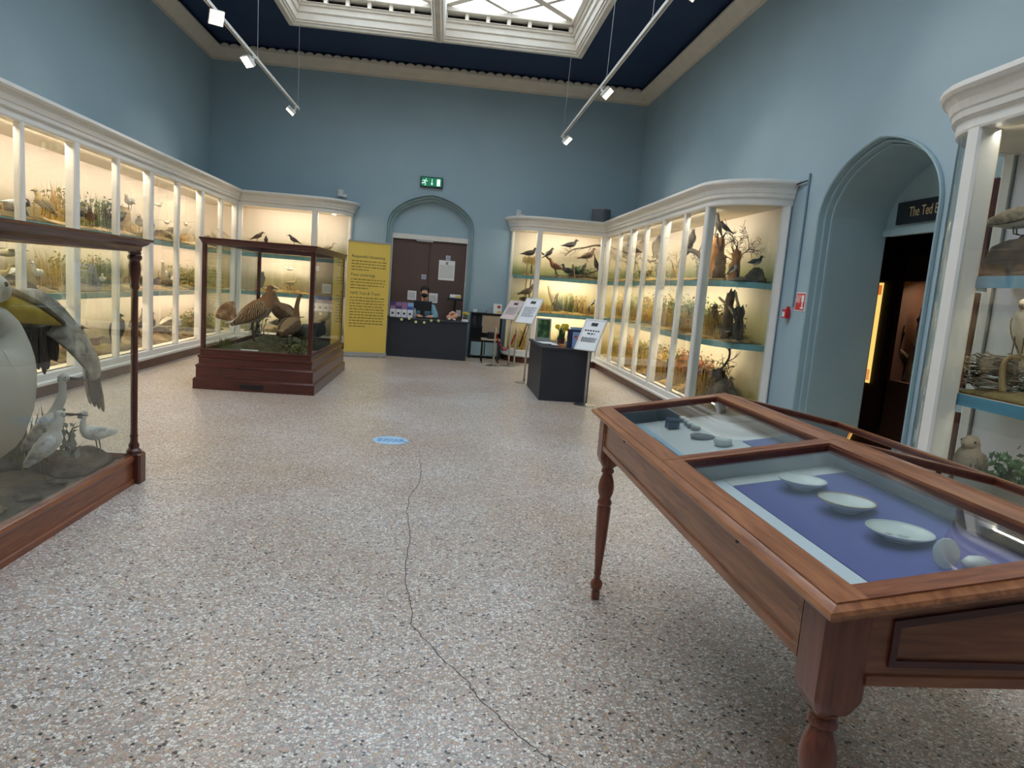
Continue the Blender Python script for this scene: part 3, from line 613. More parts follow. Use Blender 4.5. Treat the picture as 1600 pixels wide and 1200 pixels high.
# legs: square head, turned shaft
for lx, ly in ((tx0 + .06, ty1 - .08), (tx0 + .06, ty0 + .08), (tx1 - .06, ty1 - .08), (tx1 - .06, ty0 + .08)):
    s = .05; mb = MB()
    ch = lambda q, zz: [(lx + q * a, ly + q * b, zz) for a, b in ((-1, -.8), (-.8, -1), (.8, -1), (1, -.8), (1, .8), (.8, 1), (-.8, 1), (-1, .8))]
    mb.loft([ch(.032, .665), ch(.04, .68), ch(s, .705), ch(s, zt - .035)], True, True)
    mb.lathe([(.012, 0), (.02, .004), (.021, .03), (.018, .045), (.027, .055), (.030, .075), (.026, .09), (.016, .10), (.014, .115), (.018, .125), (.019, .13), (.016, .14), (.02, .20), (.027, .30), (.031, .40), (.033, .455), (.029, .47), (.034, .478), (.034, .49), (.028, .498), (.027, .51), (.035, .53), (.038, .56), (.034, .59), (.025, .615), (.022, .625), (.03, .632), (.03, .642), (.024, .65), (.034, .665)], lx, ly, 0, 18)
    mb.build('leg', 'tablez', TT, smooth='auto')
# lid frames: each half has two lids
def slab(mb, xa, xb, ya, yb, t0, t1):
    """board lying on the slope between xa and xb, from t0 to t1 above the slope"""
    mb.add([(xa, ya, topz(xa) + t0), (xb, ya, topz(xb) + t0), (xb, yb, topz(xb) + t0), (xa, yb, topz(xa) + t0), (xa, ya, topz(xa) + t1), (xb, ya, topz(xb) + t1), (xb, yb, topz(xb) + t1), (xa, yb, topz(xa) + t1)],
           [(0, 3, 2, 1), (4, 5, 6, 7), (0, 1, 5, 4), (1, 2, 6, 5), (2, 3, 7, 6), (3, 0, 4, 7)])
YD = 2.20
mb = MB(); mb.sweep([(-.06, -.03), (-.012, -.03), (.0, -.022), (.012, -.018), (.018, -.010), (.014, .0), (.002, .004), (-.06, .004)], [(tx0, ty1), (tx0, ty0)], side=1)
mb2 = MB()
def edge_moulding(pts):
    prof = [(-.03, -.034), (.004, -.034), (.008, -.028), (.020, -.024), (.024, -.016), (.020, -.008), (.006, -.004), (.0, .0), (-.03, .0)]
    mb = MB(); P = [Vector(p[:2]) for p in pts]; n = len(P); rings = []
    for i in range(n):
        d1 = (P[i] - P[i - 1]).normalized(); d2 = (P[(i + 1) % n] - P[i]).normalized(); n1 = Vector((d1.y, -d1.x)); n2 = Vector((d2.y, -d2.x)); m = n1 + n2; m = m / m.dot(n1)
        rings.append([(P[i].x + m.x * o, P[i].y + m.y * o, pts[i][2] + z) for o, z in prof])
    rings.append(rings[0]); mb.loft(rings); return mb
edge_moulding([(tx0, ty0, zt), (xr_, ty0, zr), (tx1, ty0, zt), (tx1, ty1, zt), (xr_, ty1, zr), (tx0, ty1, zt)]).build('edge_moulding', 'table', TT, smooth='auto')
for half in (0, 1):
    xa, xb = (tx0, xr_ - .012) if half == 0 else (tx1, xr_ + .012)
    inw = 1 if half == 0 else -1
    for ya, yb in ((ty0, YD - .002), (YD + .002, ty1)):
        lid = MB(); w = .062
        slab(lid, min(xa, xa + w * inw), max(xa, xa + w * inw), ya, yb, -.02, .004); l = lid.build('lid_frame', 'table', TT)
        m = MB(); slab(m, min(xb, xb - .05 * inw), max(xb, xb - .05 * inw), ya, yb, -.02, .004); m.build('lid_rail', 'table', l)
        i0, i1 = sorted((xa + w * inw, xb - .05 * inw))
        wa = .06 if ya == ty0 else .03; wb = .06 if yb == ty1 else .03
        m = MB(); slab(m, i0, i1, ya, ya + wa, -.02, .004); m.build('lid_rail', 'tablex', l)
        m = MB(); slab(m, i0, i1, yb - wb, yb, -.02, .004); m.build('lid_rail', 'tablex', l)
        # inner bead lip
        m = MB(); t = .008
        slab(m, i0, i0 + t, ya + wa, yb - wb, -.026, -.002); slab(m, i1 - t, i1, ya + wa, yb - wb, -.026, -.002); slab(m, i0, i1, ya + wa, ya + wa + t, -.026, -.002); slab(m, i0, i1, yb - wb - t, yb - wb, -.026, -.002)
        m.build('glazing_bead', 'mahog', l)
        m = MB(); slab(m, i0, i1, ya + wa, yb - wb, -.014, -.010); m.build('lid_glass', 'tglass', l)
m = MB(); m.prism([(xr_ - .014, zr - .03), (xr_ + .014, zr - .03), (xr_ + .012, zr + .002), (xr_, zr + .006), (xr_ - .012, zr + .002)], ty0, ty1, 'y'); m.build('ridge_strip', 'table', TT)
# interior: sloping display boards and linings
for half in (0, 1):
    i0, i1 = (tx0 + .05, xr_ - .015) if half == 0 else (xr_ + .015, tx1 - .05)
    m = MB(); slab(m, i0, i1, ty0 + .06, ty1 - .06, -.10, -.085); m.build('display_board', 'whiteboard', TT)
m = MB(); m.box(xr_ - .012, xr_ + .012, ty0 + .06, ty1 - .06, ZB + .05, zr - .03); m.build('ridge_lining', 'whiteboard', TT)
m = MB(); slab(m, tx0 + .05, xr_ - .013, YD - .008, YD + .008, -.085, -.021); m.build('divider_lining', 'whiteboard', TT)
m = MB(); slab(m, xr_ + .013, tx1 - .05, YD - .008, YD + .008, -.085, -.021); m.build('divider_lining', 'whiteboard', TT)
m = MB(); slab(m, tx0 + .05, xr_ - .013, ty1 - .06, ty1 - .05, -.085, -.021); m.build('end_lining', 'whiteboard', TT)
def on_board(x): return topz(x) - .085
def sheet(nm, xa, xb, ya, yb, mat, label, cat, t=.003, z=0.0005):
    m = MB(); slab(m, xa, xb, ya, yb, -.085 + z, -.085 + z + t)
    o = m.build(nm, mat, org=((xa + xb) / 2, (ya + yb) / 2, on_board((xa + xb) / 2))); return tag(o, label, cat)
def print_lines(parent, xa, xb, ya, yb, n, along='y', mat='greyink', z=.0042):
    m = MB(); rr = random.Random(int(ya * 977))
    for i in range(n):
        x = xa + (xb - xa) * (i + .5) / n; L = (yb - ya) * (1 if i < n - 1 else .6)
        slab(m, x - .0016, x + .0016, ya, ya + L, -.085 + z, -.085 + z + .0003)
    o = m.build('printed_text', mat, parent); o['kind'] = 'stuff'
p = sheet('display_cloth', .965, 1.345, ty0 + .07, 2.10, 'violet', 'violet cloth under the china bowls in the near lid', 'cloth')
p = sheet('caption_strip', .82, .962, ty0 + .07, 2.18, 'paleboard', 'pale blue caption strip beside the violet cloth', 'caption')
for yy in (1.28, 1.42, 1.62, 1.80, 2.02): print_lines(p, .90, .925, yy, yy + .09, 2)
p = sheet('caption_card', .965, 1.345, 2.105, 2.185, 'whiteboard', 'white backing card behind the violet cloth', 'card'); 
p = sheet('caption_strip', .82, .95, 2.26, 3.12, paint('pale_blue_print', c(176, 206, 222), .7), 'light blue caption strip in the far lid', 'caption'); print_lines(p, .855, .93, 2.50, 3.08, 9, mat='ink')
p = sheet('display_cloth', 1.22, 1.345, 2.26, 2.62, 'violet', 'violet cloth corner in the far lid', 'cloth')
def bowl(x, y, r, h, rim, label, pattern):
    z = on_board(x) + .004; T = thing('china_bowl', label, 'bowl', (x, y, z), 'china bowls on the violet cloth')
    m = MB(); m.lathe([(r * .45, 0), (r * .48, .004), (r * .55, h * .25), (r * .85, h * .7), (r, h), (r * .985, h + .002), (r * .95, h), (r * .80, h * .68), (r * .5, h * .32), (r * .05, h * .28)], x, y, z, 28); m.build('body', 'china', T, smooth=True)
    m = MB(); m.lathe([(r * .95, h + .0005), (r * 1.002, h), (r * 1.004, h + .0025), (r * .95, h + .003), (r * .95, h + .0005)], x, y, z, 28, cap=False); m.build('rim', rim, T, smooth=True)
    m = MB(); rr = random.Random(int(x * 999 + y * 77))
    for k in range(9):
        a = rr.uniform(0, 6.28); q = rr.uniform(.05, .38) * r; px, py = x + q * math.cos(a), y + q * math.sin(a); zz = z + h * .33 + .0008
        L = rr.uniform(.05, .16) * r; b = rr.uniform(0, 3.14); dx, dy = L * math.cos(b), L * math.sin(b); ex, ey = -dy * .35, dx * .35
        m.add([(px - dx, py - dy, zz), (px + ex, py + ey, zz + .0004), (px + dx, py + dy, zz), (px - ex, py - ey, zz + .0004)], [(0, 1, 2, 3)])
    m.build('painted_pattern', pattern, T)
goldrim = paint('gold_rim', c(196, 172, 122), .35); bluepat = paint('grey_blue_glaze', c(120, 128, 136), .3); greenpat = paint('green_glaze', c(166, 184, 160), .3)
bowl(1.137, 1.995, .072, .030, 'china', 'deep china bowl farthest along the violet cloth', bluepat)
bowl(1.150, 1.775, .076, .031, goldrim, 'china bowl with gold rim, middle of three', greenpat)
bowl(1.156, 1.553, .078, .024, 'china', 'shallow white china dish nearest the table edge', greenpat)
def lid_pot(x, y, r, h, mat, label, nm='lidded_pot'):
    z = on_board(x) + .001; T = thing(nm, label, 'pot', (x, y, z))
    m = MB(); m.lathe([(r * .8, 0), (r, h * .3), (r * .98, h * .6), (r * .7, h * .62)], x, y, z, 16); m.build('body', mat, T, smooth=True)
    m = MB(); m.lathe([(r * .98, h * .6), (r * .9, h * .85), (r * .4, h), (.001, h * 1.02)], x, y, z, 16); m.build('lid', 'china', T, smooth=True)
greypot = paint('grey_stoneware', c(110, 108, 110), .4, .2, 60); bluepot = paint('blue_enamel', c(36, 44, 84), .3, .2, 60)
for (x, y, lb) in ((1.132, 3.07, 'small grey lidded box at the far end of the row'), (1.131, 3.005, 'small grey lidded box second in the row'), (1.126, 2.95, 'small grey lidded box third in the row'), (1.127, 2.895, 'small pink lidded box at the near end of the row')):
    lid_pot(x, y, .021, .028, greypot if 'grey' in lb else paint('pink_grey_ware', c(150, 126, 124), .4, .2, 60), lb, 'trinket_box')
z = on_board(1.05); T = thing('trinket_casket', 'tiny dark blue casket in the far lid', 'casket', (1.05, 2.98, z))
m = MB(); m.bbox(1.025, 1.075, 2.95, 3.01, z + .008, z + .036, .005); m.build('body', bluepot, T)
m = MB(); m.bbox(1.022, 1.078, 2.947, 3.013, z + .036, z + .046, .006); m.build('lid', bluepot, T)
for dx in (-.02, .02):
    for dy in (-.023, .023): m = MB(); m.tube([(1.05 + dx, 2.98 + dy, z), (1.05 + dx, 2.98 + dy, z + .01)], .006, 6); m.build('foot', bluepot, T)
z = on_board(1.11); T = thing('metal_medallion', 'flat dark oval medallion in the far lid', 'medallion', (1.11, 2.76, z))
m = MB(); m.lathe([(.050, 0), (.054, .004), (.050, .009), (.034, .008), (.030, .011), (.002, .012)], 1.11, 2.76, z, 24); m.build('disc', greypot, T, smooth=True)
m = MB(); m.tube([(1.162, 2.76, z + .004), (1.178, 2.76, z + .005)], .004, 8); m.build('loop', greypot, T)
lid_pot(1.13, 2.60, .036, .034, paint('speckled_ware', c(176, 182, 180), .35, .2, 80), 'round pale lidded pot near the lid divider')
z = on_board(1.165) + .004; T = thing('shell_ornament', 'white porcelain shell ornament at the corner of the violet cloth', 'ornament', (1.165, 1.37, z))
m = MB(); m.loft([[(1.145 + .034 * s * math.cos(a), 1.37 + .008 * s + .018 * s * math.sin(a) * .4, z + .032 + .034 * s * math.sin(a)) for a in [6.283 * k / 14 for k in range(14)]] for s in (.25, .7, .95, 1.0)], True, True); m.build('shell', 'china', T, smooth=True)
m = MB()
m.ell((1.205, 1.36, z + .018), (.034, .02, .018), 10, 6, .3, 4); m.build('coral_base', 'china', T, smooth=True)
# ================================================================ birds
BM = {}
def plumage(key, back, belly, H, wing=None, bars=0):
    """plumage: dark above, light below, fine mottling; H = height of the bird"""
    k = (key, round(H, 1))
    if k not in BM:
        st = [(0.30, c(*belly)), (0.50, c(*[(a + b) // 2 for a, b in zip(back, belly)])), (0.62, c(*back)), (1.0, c(*back))]
        BM[k] = zramp('plumage_' + key, st, H, 26 / max(H, .15) * .3, .25 * H, .85)
    return BM[k]
def feather(key, col):
    if ('w' + key) not in BM:
        BM['w' + key] = mottle('wing_feathers_' + key, [c(*[max(0, int(v * .7)) for v in col]), c(*col), c(*[min(255, int(v * 1.18)) for v in col])], .85, 30, .3, (1, 1, 1))
    return BM['w' + key]
PAL = {  # back, belly, wing, beak
    'gull': ((170, 166, 160), (240, 236, 226), (150, 148, 146), (200, 160, 60)), 'white': ((236, 230, 214), (244, 240, 230), (236, 230, 216), (60, 52, 44)),
    'tern': ((200, 192, 178), (238, 228, 208), (190, 182, 168), (120, 60, 40)), 'cream': ((206, 180, 128), (236, 220, 180), (196, 170, 120), (90, 70, 50)),
    'brown': ((92, 70, 50), (150, 120, 88), (80, 60, 42), (70, 56, 42)), 'duck': ((96, 84, 66), (176, 160, 132), (84, 74, 60), (110, 96, 60)),
    'dark': ((42, 36, 32), (66, 58, 50), (36, 32, 30), (40, 36, 32)), 'goose': ((176, 168, 150), (232, 222, 200), (150, 140, 120), (160, 110, 60)),
    'hawk': ((84, 76, 68), (150, 140, 124), (70, 62, 56), (60, 54, 44)), 'palehawk': ((170, 158, 136), (232, 224, 204), (150, 136, 114), (80, 70, 56)),
    'pheasant': ((130, 74, 44), (150, 92, 56), (112, 70, 44), (160, 150, 120)), 'grouse': ((70, 56, 44), (96, 78, 60), (64, 50, 40), (60, 50, 40)),
    'bustard': ((150, 100, 56), (226, 218, 204), (146, 108, 70), (110, 100, 86)), 'bustard2': ((128, 92, 56), (166, 132, 94), (108, 80, 52), (110, 100, 86)),
    'pale': ((196, 180, 150), (226, 214, 190), (186, 166, 134), (90, 78, 60)), 'owl': ((140, 128, 110), (186, 176, 160), (126, 112, 94), (60, 54, 48)),
    'pied': ((44, 40, 38), (226, 220, 208), (44, 42, 42), (50, 46, 42)), 'heron': ((206, 190, 140), (226, 214, 176), (196, 180, 134), (120, 104, 60)),
    'egret': ((206, 200, 186), (216, 210, 198), (214, 208, 196), (60, 54, 48)), 'egret2': ((226, 222, 212), (236, 234, 228), (232, 228, 220), (60, 54, 48)),
}
SHAPE = {  # pitch, neck length, neck angle, beak length, beak drop, leg, tail, tail angle, fatness, head size
    'perch': (38, .16, 68, .16, .1, .12, .55, 20, .95, 1.0), 'stand': (14, .18, 70, .16, .1, .30, .38, 6, 1.0, 1.0), 'wader': (12, .34, 72, .42, .0, .52, .28, 8, .9, .8),
    'duck': (8, .30, 74, .22, .15, .16, .25, 0, 1.15, 1.0), 'gull': (8, .20, 66, .22, .1, .30, .40, 2, 1.0, 1.0), 'goose': (12, .46, 78, .2, .1, .26, .22, 2, 1.15, .85),
    'hawk': (68, .10, 85, .10, .6, .10, .50, 60, .85, 1.15), 'owl': (74, .06, 88, .05, .9, .08, .25, 70, 1.15, 1.7), 'pheasant': (22, .28, 70, .14, .2, .26, 1.0, 4, 1.0, .85),
    'grouse': (14, .14, 55, .10, .3, .12, .30, 20, 1.35, .85), 'heron': (30, .95, 82, .42, .0, .75, .2, 20, .85, .65), 'thrush': (30, .14, 50, .22, .05, .28, .50, 20, .95, 1.0),
    'bustard': (24, .50, 80, .12, .1, .42, .34, -10, 1.15, .7), 'flat': (4, .2, 12, .25, 0, .0, .45, 0, .8, .9), 'penguin': (78, .10, 86, .12, .0, .04, .12, 60, 1.0, .9),
    'hang': (-70, .10, -80, .14, .1, .10, .5, -70, .85, 1.0), 'egret': (52, .62, 84, .42, .0, .50, .10, 50, .86, .85), 'stoop': (8, .58, 100, .36, .0, .62, .16, 4, .95, .80),
}
def oring(P, u, w, a, b, n=10):
    return [P + u * (math.cos(t) * a) + w * (math.sin(t) * b) for t in [2 * math.pi * k / n for k in range(n)]]
def bird_loft(mb, pts, n=10, sub=3):
    """pts: (x, z, half width, half height) in the bird's own side plane"""
    S = catmull(pts, sub); rings = []
    for i, (x, z, a, b) in enumerate(S):
        p, q = S[max(i - 1, 0)], S[min(i + 1, len(S) - 1)]; t = Vector((q[0] - p[0], 0, q[1] - p[1]))
        t = t.normalized() if t.length > 1e-6 else Vector((1, 0, 0)); w = Vector((-t.z, 0, t.x)); rings.append(oring(Vector((x, 0, z)), Vector((0, 1, 0)), w, max(a, .0015), max(b, .0015), n))
    mb.loft(rings, True, True)
def bird(label, pos, heading, L, shape, pal, cat='bird', group=None, name=None, legs=True, spread=0, wire=None, roll=0, cls=None):
    pitch, nk, na, bl, bd, leg, tail, ta, fat, hs = SHAPE[shape]; pitch = R(pitch); na = R(na); ta = R(ta)
    if cls: leg = cls.get('leg', leg); nk = cls.get('neck', nk); tail = cls.get('tail', tail)
    back, belly, wing, bk = PAL[pal]
    a = Vector((math.cos(pitch), 0, math.sin(pitch))); up = Vector((-math.sin(pitch), 0, math.cos(pitch)))
    low = .20 * fat * math.cos(pitch) + (.46 * abs(math.sin(pitch)) if shape not in ('hang',) else .1)
    B = Vector((0, 0, (leg + low) * L)) if not spread else Vector((0, 0, 0))
    def P(s, u=0): return B + a * (s * L) + up * (u * L)
    rump = P(-.46, .02); tb = Vector((math.cos(ta), 0, math.sin(ta))); tt = rump - tb * (tail * L)
    nb = P(.34, .06); nd = Vector((math.cos(na), 0, math.sin(na))); hd = nb + nd * (nk * L) + Vector((.06 * L, 0, .03 * L))
    h = .105 * hs * L; fwd = Vector((1, 0, -.12)) if shape != 'hang' else Vector((.3, 0, -1)).normalized()
    s_curve = Vector((.10 * nk * L, 0, 0)) if nk > .3 else Vector()
    bow = Vector((-.16 * L * nk, 0, 0)) if nk > .55 else Vector()
    pts = [(tt.x, tt.z, .085 * L, .012 * L), (tt.x * .6 + rump.x * .4, tt.z * .6 + rump.z * .4, .075 * L, .018 * L), (rump.x, rump.z, .10 * L * fat, .085 * L * fat)]
    for s, u, w, hh in ((-.24, .0, .185, .17), (0, -.02, .225, .215), (.2, -.01, .205, .205)): q = P(s, u); pts.append((q.x, q.z, w * L * fat, hh * L * fat))
    pts.append((nb.x, nb.z, .135 * L * fat * (.85 if nk > .3 else 1), .14 * L * fat * (.8 if nk > .3 else 1)))
    if nk > .12:
        for t, kk in ((.35, .085), (.68, .062)):
            q = nb.lerp(hd, t) + s_curve * (1 - t) + bow * math.sin(t * 3.14)
            if nk <= .3: kk *= 1.35
            pts.append((q.x, q.z, kk * L, kk * L))
    pts.append((hd.x - h * .35, hd.z + h * .05, h * .78, h * .82)); q = hd + fwd * h * .35; pts.append((q.x, q.z, h * .78, h * .80)); q = hd + fwd * h * .95; pts.append((q.x, q.z, h * .42, h * .42)); q = hd + fwd * h * 1.15; pts.append((q.x, q.z, h * .2, h * .2))
    H = max(hd.z + h, .05)
    mb = MB(); bird_loft(mb, pts)
    nm = name or {'owl': 'owl', 'hawk': 'hawk', 'duck': 'duck', 'gull': 'gull', 'goose': 'goose', 'pheasant': 'pheasant', 'heron': 'heron', 'bustard': 'bustard', 'grouse': 'grouse', 'wader': 'wading_bird', 'egret': 'egret', 'stoop': 'egret', 'penguin': 'auk'}.get(shape, 'stuffed_bird')
    if spread:      # bring the flying body to a plain height ramp
        H = .5 * L
    o = mb.build(nm, plumage(pal + shape + ('f' if spread else ''), back, belly, H), None, smooth=True, org=(0, 0, 0))
    ORG[o.name] = Vector()
    tag(o, label, cat, group)
    wm = feather(pal, wing)
    for sgn in (-1, 1):
        m = MB()
        if spread:
            pr = [(.16, .04, .05, .02, .13), (.06, .30, .10, .018, .15), (-.02, .62, .12, .012, .11), (-.20, .98, .05, .006, .03)]
            rings = []
            for s, y, u, th, ch in catmull(pr, 3): cpt = P(s, u * spread + .06) + Vector((0, sgn * y * L, 0)); rings.append(oring(cpt, a, up, ch * L, th * L, 8))
            m.loft(rings, True, True)
        else:
            pr = [(.30, .02, .10, .02, .03), (.20, .02, .205, .03, .12), (.0, .02, .235, .032, .15), (-.25, .02, .19, .03, .125), (-.50, .02, .105, .022, .07), (-.50 - tail * .55, .02 + .0, .05, .012, .025)]
            rings = []
            for s, u, y, th, hh in catmull(pr, 2):
                cpt = P(s, u) + Vector((0, sgn * y * L * fat * .93, 0)); rings.append(oring(cpt, Vector((0, 1, 0)), up, th * L, hh * L * fat, 8))
            m.loft(rings, True, True)
        m.build('wing', wm, o, smooth=True)
    m = MB(); b0 = hd + fwd * h * .95; bv = (fwd + Vector((0, 0, -bd))).normalized() * bl * L
    m.tube([b0 - fwd * h * .2, b0 + bv * .5 + Vector((0, 0, .01 * L)), b0 + bv], [h * .36, h * .24, h * .04], 7); m.build('beak', paint('beak_' + pal, c(*bk), .5) if ('bk' + pal) not in BM else BM['bk' + pal], o, smooth=True)
    if ('bk' + pal) not in BM: BM['bk' + pal] = bpy.data.materials['beak_' + pal]
    for sgn in (-1, 1):
        m = MB(); e = hd + Vector((h * .35, sgn * h * .72, h * .22)); m.ell(e, (h * .16, h * .12, h * .16), 6, 4); m.build('eye', 'black', o, smooth=True)
    if not spread:
        for sgn in (-1, 1):
            m = MB(); y = sgn * .085 * L; hipx = -.02 * L if abs(pitch) < 1 else .06 * L
            top = Vector((hipx, y, B.z - .10 * L)) if shape != 'hang' else Vector((0, y, .1 * L)); r_ = max(.014 * L, .0022)
            knee = Vector((hipx - .05 * L * min(leg * 3, 1), y, max(B.z - .10 * L, .02) * .5)); ft = Vector((hipx + .01 * L, y, r_))
            m.tube([top, knee, ft], [r_ * 1.8, r_ * 1.1, r_], 6)
            for da in (-.5, 0, .5): m.tube([ft, ft + Vector((.10 * L * math.cos(da), .10 * L * math.sin(da), -r_ * .3))], [r_ * .9, r_ * .5], 5)
            m.build('leg', 'legm', o)
    if wire: m = MB(); m.tube([(0, 0, .1 * L), (0, 0, wire)], .002, 4); m.build('wire', 'alu', o)
    o.location = pos; o.rotation_euler = (R(roll), 0, R(heading))
    return o

# ================================================================ plants, stumps, ground
def tree_mesh(mb, rr, p, d, L, r, lev, spread=.6, droop=0, minr=.002, kids=(2, 4)):
    n = 4; path = [p]; q = p; dd = d.copy()
    for i in range(n):
        dd = (dd + Vector((rr.uniform(-1, 1), rr.uniform(-1, 1), rr.uniform(-1, 1) - droop)) * .16).normalized(); q = q + dd * L / n; path.append(q)
    mb.tube(path, [max(r * (1 - .55 * i / n), minr) for i in range(n + 1)], 5 if lev > 1 else 4, cap=lev < 2)
    if lev <= 0: return
    for k in range(rr.randint(*kids)):
        i = rr.randint(1, n); a = rr.uniform(0, 6.28); o = dd.orthogonal(); o.rotate(Matrix.Rotation(a, 3, dd))
        tree_mesh(mb, rr, path[i], (dd + o * rr.uniform(spread * .6, spread * 1.3)).normalized(), L * rr.uniform(.5, .75), r * .5, lev - 1, spread, droop, minr, kids)
def clampbox(mb, lim):
    x0, x1, y0, y1 = lim
    for v in mb.v: v.x = min(max(v.x, x0), x1); v.y = min(max(v.y, y0), y1)
def bare_tree(label, pos, h, r, seed, mat='twig', lev=3, spread=.7, lean=(0, 0), lim=None, name='bare_tree', kids=(2, 4), zmax=None):
    mb = MB(); rr = random.Random(seed); tree_mesh(mb, rr, Vector(pos), Vector((lean[0], lean[1], 1)).normalized(), h * .45, r, lev, spread, kids=kids, minr=.0022)
    if lim: clampbox(mb, lim)
    for v in mb.v: v.z = max(v.z, pos[2]); v.z = min(v.z, zmax) if zmax else v.z
    return tag(mb.build(name, mat, org=pos), label, 'branch' if 'branch' in label else 'tree')
def blades(mb, rr, x, y, z, h, n, sp, w=.004):
    for k in range(n):
        a = rr.uniform(0, 6.28); q = rr.uniform(0, sp); px, py = x + q * math.cos(a), y + q * math.sin(a)
        hh = h * rr.uniform(.45, 1.0); b = rr.uniform(0, 6.28); ln = rr.uniform(.05, .4) * hh; dx, dy = math.cos(b), math.sin(b); sx, sy = -dy * w, dx * w
        m1 = (px + dx * ln * .3, py + dy * ln * .3, z + hh * .6); t = (px + dx * ln, py + dy * ln, z + hh)
        mb.add([(px - sx, py - sy, z), (px + sx, py + sy, z), (m1[0] + sx * .8, m1[1] + sy * .8, m1[2]), (m1[0] - sx * .8, m1[1] - sy * .8, m1[2]), t], [(0, 1, 2, 3), (3, 2, 4)])
def tuft(label, pos, h, n, sp, mat, seed, lim=None, w=.004, name='grass_tuft'):
    mb = MB(); rr = random.Random(seed); blades(mb, rr, pos[0], pos[1], pos[2], h, n, sp, w)
    if lim: clampbox(mb, lim)
    return tag(mb.build(name, mat, org=pos), label, 'grass')
def shrub(label, pos, h, sp, mats, seed, n=7, leaves=120, lim=None, ls=.014, name='shrub', zmax=None):
    mb = MB(); rr = random.Random(seed); P = Vector(pos); tips = []
    for k in range(n):
        a = rr.uniform(0, 6.28); d = Vector((math.cos(a) * rr.uniform(.05, .5), math.sin(a) * rr.uniform(.05, .5), 1)).normalized()
        pth = [P + Vector((rr.uniform(-1, 1) * sp * .3, rr.uniform(-1, 1) * sp * .3, 0))]; q = pth[0]; st = h * rr.uniform(.6, 1) / 4
        for i in range(4):
            d = (d + Vector((rr.uniform(-.3, .3), rr.uniform(-.3, .3), rr.uniform(-.1, .2)))).normalized(); q = q + d * st; pth.append(q); tips.append(q)
        mb.tube(pth, [.005, .0045, .0035, .003, .0015], 4, cap=False)
    mb.mi = 1
    for k in range(leaves):
        q = rr.choice(tips) + Vector((rr.gauss(0, sp * .25), rr.gauss(0, sp * .25), rr.gauss(0, h * .09))); s = ls * rr.uniform(.6, 1.5)
        u = Vector((rr.uniform(-1, 1), rr.uniform(-1, 1), rr.uniform(-1, 1))).normalized(); w = u.orthogonal().normalized() * s * .55; u = u * s
        mb.add([q - u, q + w, q + u, q - w], [(0, 1, 2, 3)])
    if lim: clampbox(mb, lim)
    for v in mb.v: v.z = max(v.z, pos[2]); v.z = min(v.z, zmax) if zmax else v.z
    return tag(mb.build(name, mats, org=pos), label, 'shrub')
def ground(label, x0, x1, y0, y1, z, h, mat, seed, name='diorama_ground', fr=4.0):
    """uneven earth bed with closed sides"""
    nx = max(6, int((x1 - x0) / .06)); ny = max(6, int((y1 - y0) / .06)); vs = []; fs = []
    for j in range(ny + 1):
        for i in range(nx + 1):
            x = x0 + (x1 - x0) * i / nx; y = y0 + (y1 - y0) * j / ny
            e = min(i, nx - i) / nx * 4; e2 = min(j, ny - j) / ny * 8; k = min(1, max(.15, min(e, e2)))
            vs.append((x, y, z + .006 + h * k * (.45 + .55 * mnoise.noise((x * fr + seed, y * fr, seed)) + .25 * mnoise.noise((x * 13, y * 13, seed)))))
    for v in range(len(vs)): vs[v] = (vs[v][0], vs[v][1], max(vs[v][2], z + .004))
    for j in range(ny):
        for i in range(nx): a = j * (nx + 1) + i; fs.append((a, a + 1, a + nx + 2, a + nx + 1))
    bd = [i for i in range(nx + 1)] + [j * (nx + 1) + nx for j in range(1, ny + 1)] + [ny * (nx + 1) + i for i in range(nx - 1, -1, -1)] + [j * (nx + 1) for j in range(ny - 1, 0, -1)]
    k = len(vs); vs += [(vs[b][0], vs[b][1], z) for b in bd]; m = len(bd)
    for i in range(m): fs.append((bd[i], k + i, k + (i + 1) % m, bd[(i + 1) % m]))
    fs.append(tuple(reversed(range(k, k + m))))
    mb = MB(); mb.add(vs, fs); return tag(mb.build(name, mat, org=((x0 + x1) / 2, (y0 + y1) / 2, z), smooth=True), label, 'ground')
def rock(label, pos, r, mat, seed, name='rock'):
    mb = MB(); seg, rin = 18, 12; rings = []
    for i in range(rin + 1):
        th = math.pi * i / rin; ring = []
        for j in range(seg):
            ph = 2 * math.pi * j / seg; d = Vector((max(math.sin(th), .03) * math.cos(ph), max(math.sin(th), .03) * math.sin(ph), -math.cos(th)))
            k = 1 + .35 * mnoise.noise(d * 1.7 + Vector((seed, 0, 0))) + .22 * mnoise.noise(d * 4 + Vector((0, seed, 0))) + .10 * mnoise.noise(d * 9 + Vector((0, seed, 3)))
            ring.append((pos[0] + d.x * r[0] * k, pos[1] + d.y * r[1] * k, max(pos[2], pos[2] + r[2] * .22 + d.z * r[2] * k)))
        rings.append(ring)
    mb.loft(rings, True, True); return tag(mb.build(name, mat, org=pos, smooth=True), label, 'rock')
